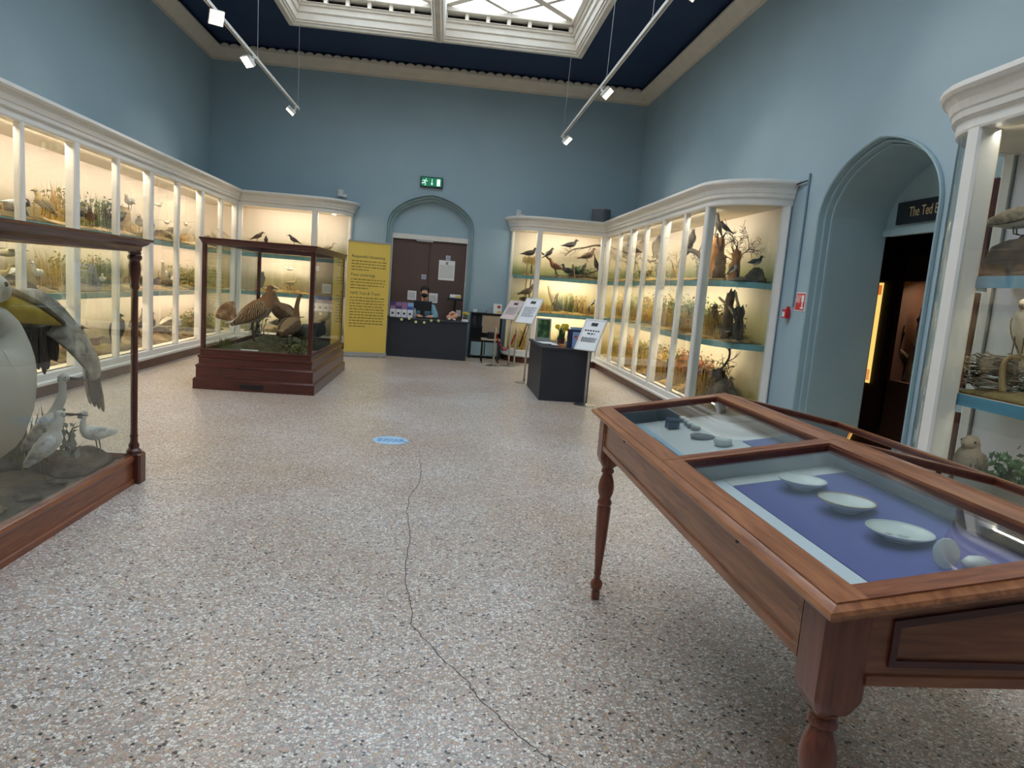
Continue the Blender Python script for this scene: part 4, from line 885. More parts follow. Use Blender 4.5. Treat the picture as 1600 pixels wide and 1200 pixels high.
def stump(label, pos, h, r, mat, seed, lean=(0, 0), name='tree_stump', knobs=2):
    mb = MB(); rr = random.Random(seed); rings = []
    for i in range(13):
        t = i / 12; cx, cy = pos[0] + lean[0] * t * h, pos[1] + lean[1] * t * h
        rings.append([(cx + math.cos(a) * r * (1.25 - .45 * t + .55 * mnoise.noise((math.cos(a) * 2, math.sin(a) * 2 + seed, t * 5))), cy + math.sin(a) * r * (1.25 - .45 * t + .55 * mnoise.noise((math.cos(a) * 2 + 5, math.sin(a) * 2 + seed, t * 5))), pos[2] + h * t + (.22 * h * mnoise.noise((math.cos(a) * 3, math.sin(a) * 3, seed)) if i == 12 else 0)) for a in [2 * math.pi * k / 12 for k in range(14)]])
    mb.loft(rings, True, True)
    for k in range(knobs):
        t = rr.uniform(.35, .9); a = rr.uniform(0, 6.28); p = Vector((pos[0] + lean[0] * t * h, pos[1] + lean[1] * t * h, pos[2] + h * t)); d = Vector((math.cos(a), math.sin(a), .5)).normalized()
        mb.tube([p, p + d * r * 1.4, p + d * r * 2.0 + Vector((0, 0, .03))], [r * .5, r * .4, r * .28], 7)
    return tag(mb.build(name, mat, org=pos, smooth=True), label, 'stump')
def branch(label, pts, r0, r1, mat, name='branch', seed=0, twigs=0, lim=None):
    S = [Vector(p) for p in catmull([tuple(p) for p in pts], 3)]; n = len(S); mb = MB(); mb.tube(S, [r0 + (r1 - r0) * i / (n - 1) for i in range(n)], 7)
    rr = random.Random(seed)
    for k in range(twigs):
        i = rr.randint(1, n - 1); d = (S[i] - S[i - 1]).normalized(); o = d.orthogonal(); o.rotate(Matrix.Rotation(rr.uniform(0, 6.28), 3, d)); tree_mesh(mb, rr, S[i], (d + o * .8).normalized(), rr.uniform(.06, .16), r1 * .6, 1, .7)
    if lim: clampbox(mb, lim)
    return tag(mb.build(name, mat, org=tuple(S[0]), smooth=True), label, 'branch')
def nest(label, pos, r, h, mat, seed, n=120, name='nest', hang=0, lim=None):
    mb = MB(); rr = random.Random(seed); P = Vector(pos)
    for k in range(n):
        a = rr.uniform(0, 6.28); q = r * rr.uniform(.45, 1); p = P + Vector((q * math.cos(a), q * math.sin(a), rr.uniform(.1, 1) * h)); t = Vector((-math.sin(a), math.cos(a), rr.uniform(-.3, .3) - (hang if rr.random() < .5 else 0))).normalized()
        L = r * rr.uniform(.5, 1.1); mb.tube([p - t * L / 2 + Vector((0, 0, -.0)), p + Vector((math.cos(a), math.sin(a), 0)) * .015, p + t * L / 2], [.0035, .004, .0025], 4, cap=False)
    for v in mb.v:
        if not hang: v.z = max(v.z, pos[2])
    if lim: clampbox(mb, lim)
    return tag(mb.build(name, mat, org=pos), label, 'nest')
# ================================================================ dioramas in the wall cases
ORD = ['first', 'second', 'third', 'fourth', 'fifth', 'sixth', 'seventh', 'eighth']
SHN = ['case floor', 'middle shelf', 'top shelf']
LL = (X0 + .04, XL - .18); LR = (XR + .17, X1 - .05); LB = (YBK + .17, Y1 - .05)
baysL = [(12.86, 13.75), (11.90, 12.86), (10.88, 11.90), (9.93, 10.88), (8.97, 9.93), (8.02, 8.97), (7.06, 8.02), (6.09, 7.06)]
baysR = [(12.70, 13.75), (11.86, 12.70), (10.97, 11.86), (10.07, 10.97), (9.14, 10.07), (8.366, 9.14)]
sd = 100
# --- seabird case: ground and planting for each bay and shelf
for b, (y0, y1) in enumerate(baysL):
    for s in range(3):
        sd += 1; rr = random.Random(sd); w = f'{SHN[s]}, {ORD[b]} bay from the corner of the seabird case'
        mat = ['sandrock', 'sandrock', 'earth'][s] if b in (2, 3, 6) else ['earth', 'earth', 'sandrock'][s]
        tone = 'sandy' if mat == 'sandrock' else 'brown'
        ground(f'{tone} ground on {w}', LL[0], LL[1], y0 + .03, y1 - .03, SH[s], .10 if s else .16, mat, sd)
        lim = (LL[0], LL[1], y0 + .02, y1 - .02)
        if b in (4, 5, 7) and s > 0:
            shrub(f'dull green shrub on {w}', (-4.42, (y0 + y1) / 2 + .1, SH[s]), .42, .3, ['twig', 'olive' if b != 4 else 'greygreen'], sd, 11, 320, lim, .022, zmax=SH[s] + .58)
            tuft(f'thin reed tuft on {w}', (-4.36, y0 + .3, SH[s] + .02), .48, 90, .2, 'straw' if b == 5 else 'olive', sd, lim)
        elif s < 2 and b in (0, 1):
            shrub(f'dark green shrub on {w}', (-4.40, (y0 + y1) / 2, SH[s]), .40, .34, ['twig', 'olive'], sd, 11, 340, lim, .024, zmax=SH[s] + .6)
        else:
            rock(f'weathered rock on {w}', (-4.45, y0 + .62, SH[s] + .01), (.16, .20, .11 + .05 * rr.random()), 'sandrock' if b % 2 else 'darkrock', sd)
            if s == 2 or b == 6: tuft(f'dry grass tuft on {w}', (-4.38, y0 + .25, SH[s] + .03), .16, 30, .10, 'straw', sd, lim)
tuft('tall plumed dry grass on top shelf, eighth bay of the seabird case', (-4.4, 6.95, SH[2] + .03), .42, 80, .14, 'straw', 9, (LL[0], LL[1], 6.15, 7.0))
S_ = 'of the seabird case'
z2, z1, z0 = SH[2] + .055, SH[1] + .05, SH[0] + .10
bird(f'reddish brown duck on top shelf, eighth bay {S_}', (-4.30, 6.72, z2), 90, .24, 'duck', 'brown')
bird(f'rusty wader with bill down on top shelf, seventh bay {S_}', (-4.28, 7.60, z2), -80, .20, 'stand', 'brown', name='wading_bird')
bird(f'cream upright gull on top shelf, seventh bay {S_}', (-4.20, 7.80, z2 + .02), -110, .24, 'perch', 'cream', name='gull')
bird(f'white bird crouching on top shelf, seventh bay {S_}', (-4.22, 7.60 - .25, z2 + .05), 80, .22, 'flat', 'white')
bird(f'dark duck on top shelf, sixth bay {S_}', (-4.25, 8.55, z2), 80, .25, 'duck', 'duck')
bird(f'dark duck looking back on top shelf, sixth bay {S_}', (-4.22, 8.82, z2), -70, .22, 'duck', 'brown')
bird(f'small brown wader on top shelf, fifth bay {S_}', (-4.25, 9.32, z2 + .01), -90, .18, 'wader', 'brown')
bird(f'small speckled wader on top shelf, fifth bay {S_}', (-4.25, 9.62, z2 + .01), 60, .17, 'wader', 'duck')
rock('tall crag ledge on top shelf, fourth bay of the seabird case', (-4.50, 10.30, SH[2] + .01), (.10, .14, .30), 'sandrock', 12)
bird(f'grey gull on the crag, top shelf, fourth bay {S_}', (-4.42, 10.30, SH[2] + .36), -90, .22, 'gull', 'gull')
bird(f'white and grey gull standing on top shelf, fourth bay {S_}', (-4.22, 10.18, z2), -80, .26, 'gull', 'gull')
bird(f'young brown gull on top shelf, fourth bay {S_}', (-4.28, 10.62, z2), 95, .24, 'gull', 'duck')
bird(f'white tern hovering high, top shelf, third bay {S_}', (-4.40, 11.25, 2.30), 70, .17, 'flat', 'tern', name='tern', spread=1.0, wire=.31)
bird(f'white tern hovering low, top shelf, third bay {S_}', (-4.38, 11.50, 2.06), 95, .17, 'flat', 'tern', name='tern', spread=.7, wire=.55)
bird(f'brown gull crouched on top shelf, third bay {S_}', (-4.25, 11.40, z2), 85, .24, 'gull', 'duck')
bird(f'pale tern hovering above top shelf, second bay {S_}', (-4.38, 12.30, 2.10), 110, .20, 'flat', 'tern', name='tern', spread=1.2, wire=.51)
bird(f'grey wader gliding over middle shelf, seventh bay {S_}', (-4.34, 7.42, 1.42), 60, .24, 'flat', 'duck', name='wading_bird', spread=.8, wire=.29)
bird(f'white avocet facing the corner on middle shelf, seventh bay {S_}', (-4.26, 7.42, z1), 95, .20, 'wader', 'white')
bird(f'white avocet turned away on middle shelf, seventh bay {S_}', (-4.22, 7.72, z1), -85, .20, 'wader', 'white')
bird(f'cream wader feeding on middle shelf, seventh bay {S_}', (-4.30, 7.24, z1), 40, .17, 'wader', 'cream')
bird(f'small white bird on middle shelf, fifth bay {S_}', (-4.24, 9.15, z1), -70, .16, 'stand', 'white')
bird(f'dark cormorant-like bird on middle shelf, fourth bay {S_}', (-4.30, 10.15, z1), 80, .26, 'hawk', 'brown', name='seabird')
bird(f'white goose with raised neck on middle shelf, fourth bay {S_}', (-4.30, 10.55, z1), 100, .30, 'goose', 'goose')
bird(f'white goose resting on middle shelf, third bay {S_}', (-4.26, 11.12, z1), -80, .30, 'goose', 'goose')
bird(f'pale goose facing the corner on middle shelf, third bay {S_}', (-4.26, 11.55, z1), 90, .26, 'duck', 'goose', name='goose')
bird(f'grey heron-like bird on middle shelf, eighth bay {S_}', (-4.30, 6.62, z1), 80, .24, 'heron', 'duck', name='wading_bird', cls=dict(leg=.35, neck=.5))
bird(f'dark bird crouched on middle shelf, eighth bay {S_}', (-4.24, 6.85, z1), -80, .30, 'duck', 'dark')
bird(f'brown duck on case floor, sixth bay {S_}', (-4.26, 8.45, z0), 70, .30, 'duck', 'brown')
bird(f'upright black and white auk on case floor, fifth bay {S_}', (-4.22, 9.50, z0), 60, .36, 'penguin', 'pied')
bird(f'brown goose standing on case floor, fourth bay {S_}', (-4.26, 10.20, z0 + .03), 85, .32, 'goose', 'duck')
bird(f'brown goose stooping on case floor, fourth bay {S_}', (-4.24, 10.52, z0 + .03), 95, .30, 'duck', 'brown', name='goose', cls=dict(leg=.3))
bird(f'white goose on case floor, third bay {S_}', (-4.26, 11.25, z0), 80, .32, 'goose', 'goose')
bird(f'grey goose on case floor, third bay {S_}', (-4.24, 11.62, z0), -80, .28, 'goose', 'gull')
bird(f'dark duck on case floor, second bay {S_}', (-4.24, 12.40, z0), 80, .30, 'duck', 'brown')
# --- end-wall stretch beside the banner
for s in range(3):
    w = f'{SHN[s]} of the end-wall stretch beside the banner'
    ground(f'pale ground on {w}', -3.85, -2.62, LB[0], LB[1], SH[s], .10, 'sandrock' if s != 1 else 'golden', 300 + s)
    ground(f'pale ground in the curved corner, {w}', -2.58, -2.22, LB[0] + .10, LB[1], SH[s], .08, 'sandrock', 310 + s)
    if s < 2: shrub(f'low straw shrub on {w}', (-3.1, 14.12, SH[s]), .26, .34, ['paletwig', 'straw'], 320 + s, 9, 150, (-3.8, -2.65, LB[0], LB[1]), .018)
    rock(f'pale rock on {w}', (-3.4, 14.1, SH[s] + .01), (.18, .13, .09), 'sandrock', 330 + s)
E_ = 'end-wall stretch beside the banner'
bird(f'brown thrush facing the banner, top shelf, {E_}', (-3.66, 14.02, SH[2] + .19), 0, .20, 'thrush', 'brown', name='wading_bird')
branch(f'log under the thrush on top shelf, {E_}', [(-3.84, 14.05, SH[2] + .13), (-3.6, 14.02, SH[2] + .16), (-3.2, 14.04, SH[2] + .15), (-2.9, 14.06, SH[2] + .13), (-2.7, 14.06, SH[2] + .05)], .045, .035, 'bark', 'log')
bird(f'small dark bird facing the glass, top shelf, {E_}', (-3.50, 14.0, SH[2] + .18), -80, .15, 'perch', 'dark')
bird(f'dark thrush facing the seabirds, top shelf, {E_}', (-2.98, 14.0, SH[2] + .18), 180, .20, 'thrush', 'dark')
bird(f'buff bird lying flat, top shelf, {E_}', (-2.76, 13.98, SH[2] + .14), 0, .2, 'flat', 'cream')
bird(f'pale wader in the curved corner, top shelf, {E_}', (-2.34, 14.14, SH[2] + .07), -10, .19, 'wader', 'pale')
bird(f'white tern gliding under the top shelf, {E_}', (-3.05, 14.05, 1.50), 170, .16, 'flat', 'tern', name='tern', spread=.8, wire=.2)
bird(f'tall dark bird on middle shelf, {E_}', (-3.55, 13.99, z1 + .03), -60, .26, 'hawk', 'hawk', name='wading_bird')
bird(f'straw coloured wader on middle shelf, {E_}', (-3.0, 13.98, z1), 10, .20, 'wader', 'cream')
bird(f'tall buff heron in the curved corner, case floor, {E_}', (-2.34, 14.16, SH[0] + .05), -20, .26, 'heron', 'heron')
bird(f'brown duck on case floor, {E_}', (-3.2, 13.98, SH[0] + .07), 20, .3, 'duck', 'brown')

# --- hawk case, end-wall part
for s in range(3):
    w = f'{SHN[s]} of the hawk case end wall'
    ground(f'golden ground on {w}', 1.86, 3.2, LB[0], LB[1], SH[s], .09, ['golden', 'golden', 'earth'][s], 400 + s)
    ground(f'golden ground in the curved end, {w}', 1.50, 1.80, LB[0] + .10, LB[1], SH[s], .07, 'golden', 410 + s)
lb = (1.86, 3.2, LB[0], LB[1])
for k, (x, h, m) in enumerate(((2.05, .22, 'straw'), (2.3, .42, 'greygreen'), (2.55, .46, 'olive'), (2.8, .40, 'straw'), (3.02, .24, 'straw'))):
    tuft(f'{["short gold", "tall grey green", "tall olive", "gold", "low gold"][k]} grass tuft on middle shelf, hawk case end wall', (x, 14.08, SH[1] + .03), h, 120, .16, m, 420 + k, lb)
shrub('rust leaved shrub on middle shelf, hawk case end wall', (2.72, 14.1, SH[1] + .02), .44, .22, ['twig', 'rust'], 431, 8, 110, lb, .018)
branch('slanting dead trunk on middle shelf, hawk case end wall', [(2.32, 14.1, SH[1] + .04), (2.16, 14.12, SH[1] + .28), (2.07, 14.14, SH[1] + .55)], .05, .025, 'palebark', 'dead_trunk')
for k, (x, h, m) in enumerate(((2.0, .42, 'straw'), (2.35, .35, 'olive'), (2.7, .38, 'straw'), (3.0, .4, 'olive'))):
    tuft(f'{["tall straw", "low olive", "straw", "tall olive"][k]} grass tuft on case floor, hawk case end wall', (x, 14.05, SH[0] + .03), h, 120, .18, m, 440 + k, lb)
tuft('golden reeds on case floor in the curved end of the hawk case', (1.66, 14.12, SH[0] + .02), .55, 90, .15, 'straw', 446, (1.45, 1.82, LB[0] + .06, LB[1]))
branch('dark forked branch on case floor in the curved end of the hawk case', [(1.56, 14.05, SH[0] + .05), (1.62, 14.0, SH[0] + .3), (1.7, 14.02, SH[0] + .6)], .02, .008, 'twig', seed=3, twigs=6, lim=(1.45, 1.82, LB[0] + .05, LB[1]))
stump('green leafy bank on top shelf, hawk case end wall', (2.6, 14.2, SH[2] + .02), .12, .10, 'green', 5, name='mossy_bank')
shrub('green fern clump on top shelf, hawk case end wall', (2.75, 14.2, SH[2] + .02), .26, .3, ['twig', 'green'], 449, 10, 260, lb, .02)
branch('long fallen log on top shelf, hawk case end wall', [(2.45, 14.0, SH[2] + .06), (2.7, 13.99, SH[2] + .06), (2.95, 13.98, SH[2] + .05), (3.12, 13.97, SH[2] + .03)], .04, .02, 'bark', 'fallen_log')
branch('bare limb rising from the log, hawk case end wall', [(2.72, 14.0, SH[2] + .08), (2.95, 14.0, SH[2] + .17), (3.18, 14.0, SH[2] + .30)], .022, .008, 'bark', seed=8, twigs=4, lim=lb)
branch('overhanging branch high on top shelf, hawk case end wall', [(3.2, 14.15, 2.47), (2.95, 14.12, 2.46), (2.75, 14.1, 2.40), (2.5, 14.08, 2.34), (2.34, 14.05, 2.20)], .022, .008, 'bark', seed=11, twigs=8, lim=lb)
H_ = 'hawk case end wall'
bird(f'black crow on the overhanging branch, {H_}', (2.44, 14.08, 2.34), 0, .26, 'stand', 'dark', name='crow', cls=dict(leg=.06))
bird(f'large brown pheasant under the branch, {H_}', (2.80, 14.04, 2.12), 14, .30, 'pheasant', 'brown', cls=dict(tail=.5, leg=.06))
bird(f'small black bird below the pheasant, {H_}', (2.74, 13.98, 1.93), 50, .15, 'perch', 'dark')
bird(f'dark bird hanging head down, {H_}', (2.98, 13.98, 2.02), 20, .22, 'hang', 'dark')
bird(f'magpie leaning down on the perch bough, {H_}', (2.0, 14.0, 2.10), 20, .22, 'perch', 'pied', name='magpie')
branch(f'perch bough under the magpie, {H_}', [(1.86, 14.05, 2.22), (2.0, 14.02, 2.12), (2.12, 14.02, 1.98), (2.22, 14.05, 1.8)], .018, .012, 'bark', lim=lb)
bird(f'long tailed cock pheasant on top shelf, {H_}', (2.16, 13.99, SH[2] + .05), 180, .28, 'pheasant', 'pheasant', cls=dict(tail=.6))
bird(f'green backed pheasant on top shelf, {H_}', (2.42, 13.97, SH[2] + .05), 175, .24, 'duck', 'dark', name='pheasant')
bird(f'upright dark woodpecker on top shelf, {H_}', (2.52, 13.96, SH[2] + .08), 120, .18, 'hawk', 'brown', name='woodpecker')
bird(f'brown shrike on the dead trunk, middle shelf, {H_}', (2.24, 14.05, 1.30), 20, .20, 'hawk', 'pale', name='shrike')
bird(f'small pied bird on twig, middle shelf, {H_}', (2.98, 13.98, 1.22), 30, .14, 'perch', 'pied')
bird(f'tiny brown bird low on middle shelf, {H_}', (2.92, 13.97, SH[1] + .06), 100, .12, 'hawk', 'brown')
C_ = 'sign-stand end of the hawk case'
for k, dx in enumerate((0, .09)):
    branch(f'{["paler", "darker"][k]} thin pole carrying the straw nest, {C_}', [(1.60 + dx, 14.1, SH[2] + .02), (1.60 + dx, 14.1, 1.95), (1.61 + dx, 14.1, 2.1)], .014, .012, ['palebark', 'bark'][k], 'pole')
    branch(f'{["paler", "darker"][k]} thin upright stick on middle shelf, {C_}', [(1.60 + dx, 14.1, SH[1] + .02), (1.60 + dx, 14.1, 1.4), (1.61 + dx, 14.1, 1.68)], .014, .012, ['palebark', 'bark'][k], 'pole')
nest(f'shaggy straw nest on poles, {C_}', (1.65, 14.1, 1.98), .15, .14, 'straw', 5, 150, hang=1.2, lim=(1.42, 1.85, LB[0] + .04, LB[1]))
bird(f'dark hawk at the straw nest, {C_}', (1.62, 14.05, 2.10), 10, .26, 'stand', 'dark', name='hawk', cls=dict(leg=.08))
nest(f'dark twig nest on middle shelf, {C_}', (1.65, 14.1, SH[1] + .18), .15, .10, 'twig', 6, 120, lim=(1.42, 1.85, LB[0] + .04, LB[1]))
stump(f'stump under the dark nest, {C_}', (1.65, 14.12, SH[1]), .2, .07, 'bark', 8, knobs=0)
bird(f'brown hawk standing over the dark nest, {C_}', (1.63, 14.06, SH[1] + .27), 15, .28, 'pheasant', 'brown', name='hawk', cls=dict(tail=.45, leg=.12))

# --- hawk case, side-wall part
GRM = ['golden', 'earth', 'golden', 'earth', 'golden', 'earth']
for b, (y0, y1) in enumerate(baysR):
    for s in range(3):
        sd += 1; rr = random.Random(sd); w = f'{SHN[s]}, {ORD[b]} bay from the corner of the hawk case'; lim = (LR[0], LR[1], y0 + .03, y1 - .03)
        ground(f'{"golden" if GRM[(b + s) % 6] == "golden" else "brown"} ground on {w}', LR[0] - .02, LR[1], y0 + .02, y1 - .02, SH[s], .10 if s else .2, GRM[(b + s) % 6], sd)
        yc = (y0 + y1) / 2
        if s == 1:
            shrub(f'bushy heath shrub on {w}', (3.46, yc + .1, SH[s] + .02), .50, .3, ['twig', ['straw', 'olive', 'straw', 'olive', 'greygreen', 'olive'][b]], sd, 13, 420, lim, .022, zmax=SH[s] + .6)
            tuft(f'gold grass tuft on {w}', (3.36, yc - .2, SH[s] + .04), .36, 140, .22, 'straw', sd, lim)
        elif s == 0:
            shrub(f'brown bracken shrub on {w}', (3.46, yc, SH[s] + .05), .46, .36, ['twig', ['olive', 'rust', 'olive', 'straw', 'rust', 'rust'][b]], sd, 13, 420, lim, .026, zmax=SH[s] + .62)
            tuft(f'straw tuft low on {w}', (3.36, yc - .2, SH[s] + .05), .40, 140, .24, 'straw', sd, lim)
        if s < 2:
            rock(f'brown peat bank on {w}', (3.60, yc - .05, SH[s] + .02), (.16, .34, .20 if s else .26), 'darkrock' if (b + s) % 2 else 'earth', sd + 900, 'peat_bank')
            shrub(f'dark leafy scrub on {w}', (3.58, yc - .28, SH[s] + .03), .46, .3, ['twig', ['earth', 'olive'][(b + s) % 2]], sd + 700, 12, 300, lim, .024, zmax=SH[s] + .6)
        else:
            if b in (0, 1, 2): branch(f'thick bough across {w}', [(3.55, y1 - .08, 2.12 + .04 * b), (3.48, yc, 2.22 - .03 * b), (3.5, y0 + .1, 2.10)], .03, .02, 'bark', seed=sd, twigs=5, lim=lim)
            if b == 3: bare_tree(f'pale crooked tree on {w}', (3.5, yc, SH[s] + .03), .75, .022, sd, 'palebark', 3, .8, (0, .2), lim, zmax=2.5)
            if b in (0, 1, 2): shrub(f'dark ivy shrub on {w}', (3.55, yc, SH[s] + .02), .3, .3, ['twig', 'olive'], sd, 8, 160, lim, .018)
            if b == 4: shrub(f'feathery pale shrub on {w}', (3.55, yc - .05, SH[s] + .02), .5, .24, ['paletwig', 'greygreen'], sd, 10, 140, lim, .014, zmax=2.3)
K_ = 'of the hawk case'
bird(f'large dark eagle on bough, top shelf, first bay {K_}', (3.38, 13.20, 2.20), -95, .36, 'perch', 'dark', name='eagle')
bird(f'large brown eagle on bough, top shelf, second bay {K_}', (3.38, 12.3, 2.16), -85, .34, 'perch', 'brown', name='eagle')
bird(f'dark buzzard on bough, top shelf, third bay {K_}', (3.42, 11.40, 2.14), -100, .36, 'perch', 'hawk', name='buzzard')
stump(f'orange brown tree stump on top shelf, sixth bay {K_}', (3.50, 8.95, SH[2] + .02), .55, .085, 'orangebark', 31, knobs=1)
stump(f'dark leaning snag on top shelf, sixth bay {K_}', (3.44, 8.66, SH[2] + .02), .30, .07, 'bark', 32, (0, -.1), name='snag', knobs=1)
branch(f'forked perch above the snag, sixth bay {K_}', [(3.44, 8.66, SH[2] + .2), (3.42, 8.62, 2.10), (3.40, 8.72, 2.26), (3.40, 8.76, 2.36)], .022, .014, 'bark')
branch(f'side twig of the forked perch, sixth bay {K_}', [(3.42, 8.62, 2.12), (3.40, 8.55, 2.30), (3.40, 8.48, 2.34)], .014, .008, 'bark')
bird(f'upright slate falcon on forked perch, top shelf, sixth bay {K_}', (3.39, 8.76, 2.34), 150, .24, 'hawk', 'hawk', name='falcon')
bird(f'small hawk on side twig, top shelf, sixth bay {K_}', (3.39, 8.49, 2.33), 160, .15, 'perch', 'hawk', name='falcon')
branch(f'mossy bough under the kestrel, fifth bay {K_}', [(3.52, 9.24, 1.95), (3.44, 9.5, 2.14), (3.40, 9.72, 2.19), (3.44, 9.98, 2.16)], .04, .03, 'bark', seed=5, twigs=4, lim=(LR[0], LR[1], 9.2, 10.0))
bird(f'grey kestrel on the bough, top shelf, fifth bay {K_}', (3.38, 9.66, 2.20), -100, .26, 'perch', 'hawk', name='kestrel')
bird(f'brown kestrel behind the grey one, fifth bay {K_}', (3.44, 9.86, 2.18), 80, .18, 'perch', 'brown', name='kestrel')
bird(f'tall black bird on middle shelf, sixth bay {K_}', (3.42, 8.62, SH[1] + .05), -100, .34, 'hawk', 'dark', name='black_grouse')
bird(f'speckled grouse on case floor, sixth bay {K_}', (3.40, 8.75, SH[0] + .12), -100, .32, 'grouse', 'grouse')
bird(f'orange brown partridge on case floor, fifth bay {K_}', (3.38, 9.5, SH[0] + .12), -90, .28, 'grouse', 'pheasant', name='partridge')
bird(f'pale bird among straw on middle shelf, third bay {K_}', (3.38, 11.3, SH[1] + .07), -90, .16, 'perch', 'pale')
# --- curved end beside the archway
V_ = 'archway end of the hawk case'
lv = (3.36, X1 - .06, 7.86, 8.33); lv2 = (3.30, X1 - .06, 7.86, 8.9)
for s in range(3): ground(f'brown stony bed on {SHN[s]}, {V_}', 3.36, X1 - .06, 7.88, 8.33, SH[s], .08 if s else .14, 'darkrock' if s != 1 else 'earth', 500 + s)
bare_tree(f'leafless thorny bush on top shelf, {V_}', (3.50, 8.20, SH[2] + .02), .95, .018, 67, 'twig', 4, .85, (0, .05), lv2, 'thorn_bush', (3, 5), zmax=2.55)
stump(f'ridged brown stump on top shelf, {V_}', (3.48, 8.27, SH[2] + .01), .34, .06, 'orangebark', 62, knobs=1)
rock(f'grey boulder on top shelf, {V_}', (3.62, 7.97, SH[2] + .01), (.12, .09, .12), 'darkrock', 63, 'boulder')
bird(f'black and white bird on the boulder, top shelf, {V_}', (3.60, 7.97, SH[2] + .145), -70, .17, 'gull', 'pied')
bird(f'small dark ouzel with white bib, top shelf, {V_}', (3.44, 8.22, SH[2] + .07), -60, .14, 'perch', 'pied', name='ouzel')
stump(f'tall dark hollow trunk on middle shelf, {V_}', (3.46, 8.26, SH[1] + .01), .58, .058, 'bark', 64, (.0, -.02), 'hollow_trunk', 2)
stump(f'knobbly broken trunk on middle shelf, {V_}', (3.50, 8.00, SH[1] + .01), .40, .055, 'bark', 65, (0, .05), 'broken_trunk', 4)
branch(f'slanting bare branch between the trunks, {V_}', [(3.36, 8.36, SH[1] + .52), (3.42, 8.2, SH[1] + .42), (3.46, 8.05, SH[1] + .30)], .016, .012, 'palebark', lim=(3.30, X1, 7.8, 8.4))
branch(f'forked stem reaching up to the hollow trunk, {V_}', [(3.50, 8.02, SH[1] + .38), (3.48, 8.08, SH[1] + .48), (3.46, 8.12, SH[1] + .60)], .02, .014, 'palebark')
bird(f'small brown and white bird between the trunks, {V_}', (3.42, 8.12, SH[1] + .06), -60, .13, 'stand', 'pied', name='ouzel')
rock(f'dark peat hummock on case floor, {V_}', (3.48, 8.18, SH[0] + .02), (.16, .20, .22), 'darkrock', 66, 'hummock')
branch(f'grey branch leaning over the hummock, {V_}', [(3.36, 8.34, SH[0] + .30), (3.42, 8.2, SH[0] + .42), (3.46, 8.08, SH[0] + .58), (3.46, 8.1, SH[0] + .72)], .018, .012, 'bark', seed=4, twigs=6, lim=lv)
bird(f'upright brown snipe with long bill on case floor, {V_}', (3.46, 7.99, SH[0] + .17), -60, .16, 'hawk', 'brown', name='snipe', cls=dict(leg=.2))
bird(f'dark grouse on the hummock, case floor, {V_}', (3.42, 8.24, SH[0] + .25), -100, .24, 'grouse', 'dark')

# --- owl case beside the camera
O_ = 'owl case'
for s in range(3): ground(f'{["mossy", "leaf strewn", "stony"][s]} bed on {SHN[s]} of the {O_}', XR + .17, X1 - .05, 2.5, 4.15, SH[s], .08, ['earth', 'earth', 'blackrock'][s], 600 + s)
rock(f'large dark crag on top shelf of the {O_}', (3.46, 3.92, SH[2] + .01), (.19, .24, .22), 'blackrock', 71, 'crag')
rock(f'smooth dark stone at the foot of the crag, {O_}', (3.38, 3.62, SH[2] + .01), (.12, .12, .10), 'blackrock', 72)
bird(f'pale barred falcon crouching on the crag, {O_}', (3.42, 4.0, SH[2] + .26), -60, .30, 'stand', 'palehawk', name='falcon', cls=dict(leg=.05))
bird(f'dark hawk behind the barred falcon, {O_}', (3.52, 3.76, SH[2] + .20), -80, .32, 'hawk', 'hawk')
nest(f'grey twig nest on middle shelf of the {O_}', (3.44, 3.98, SH[1] + .03), .17, .22, 'paletwig', 73, 260, lim=(XR + .2, X1 - .05, 2.5, 4.2))
branch(f'pale forked perch on middle shelf of the {O_}', [(3.36, 3.82, SH[1] + .03), (3.35, 3.84, SH[1] + .18), (3.35, 3.80, SH[1] + .25), (3.35, 3.66, SH[1] + .27)], .020, .015, 'palebark', 'forked_perch')
branch(f'pale twig springing from the forked perch, {O_}', [(3.35, 3.82, SH[1] + .24), (3.36, 3.92, SH[1] + .20), (3.38, 4.04, SH[1] + .12)], .013, .006, 'palebark', 'side_twig')
bird(f'pale buff hawk on the forked perch, {O_}', (3.35, 3.75, SH[1] + .27), -150, .28, 'hawk', 'palehawk')
shrub(f'blue green spruce sprig on middle shelf of the {O_}', (3.6, 3.72, SH[1] + .03), .26, .2, ['twig', 'green'], 74, 10, 420, (XR + .2, X1 - .05, 2.5, 3.94), .02)
bird(f'pale grey brown owl on case floor of the {O_}', (3.36, 3.98, SH[0] + .145), -160, .32, 'owl', 'owl')
rock(f'stone under the owl in the {O_}', (3.38, 3.98, SH[0] + .01), (.12, .12, .12), 'sandrock', 75)
shrub(f'leafy green bush on case floor of the {O_}', (3.44, 3.62, SH[0] + .03), .48, .26, ['bark', 'green'], 76, 16, 1100, (XR + .2, X1 - .05, 2.5, 3.94), .026, zmax=.98)
shrub(f'smaller green bush behind the owl, {O_}', (3.64, 3.80, SH[0] + .03), .28, .2, ['bark', 'green'], 77, 12, 600, (XR + .2, X1 - .05, 2.5, 3.94), .024)
# ================================================================ contents of the two floor cases
ground('dark marshy ground with pools in the pelican case', ax0 + .06, ax1 - .05, ay0 + .06, ay1 - .06, .152, .07, 'mudwater', 21, fr=3.0)
rock('dark peat mound under the egrets in the pelican case', (-2.18, 4.32, .17), (.20, .24, .09), 'darkrock', 22, 'peat_mound')
rock('low dark mound by the glass in the pelican case', (-2.62, 4.25, .17), (.25, .25, .12), 'mudwater', 23, 'peat_mound')
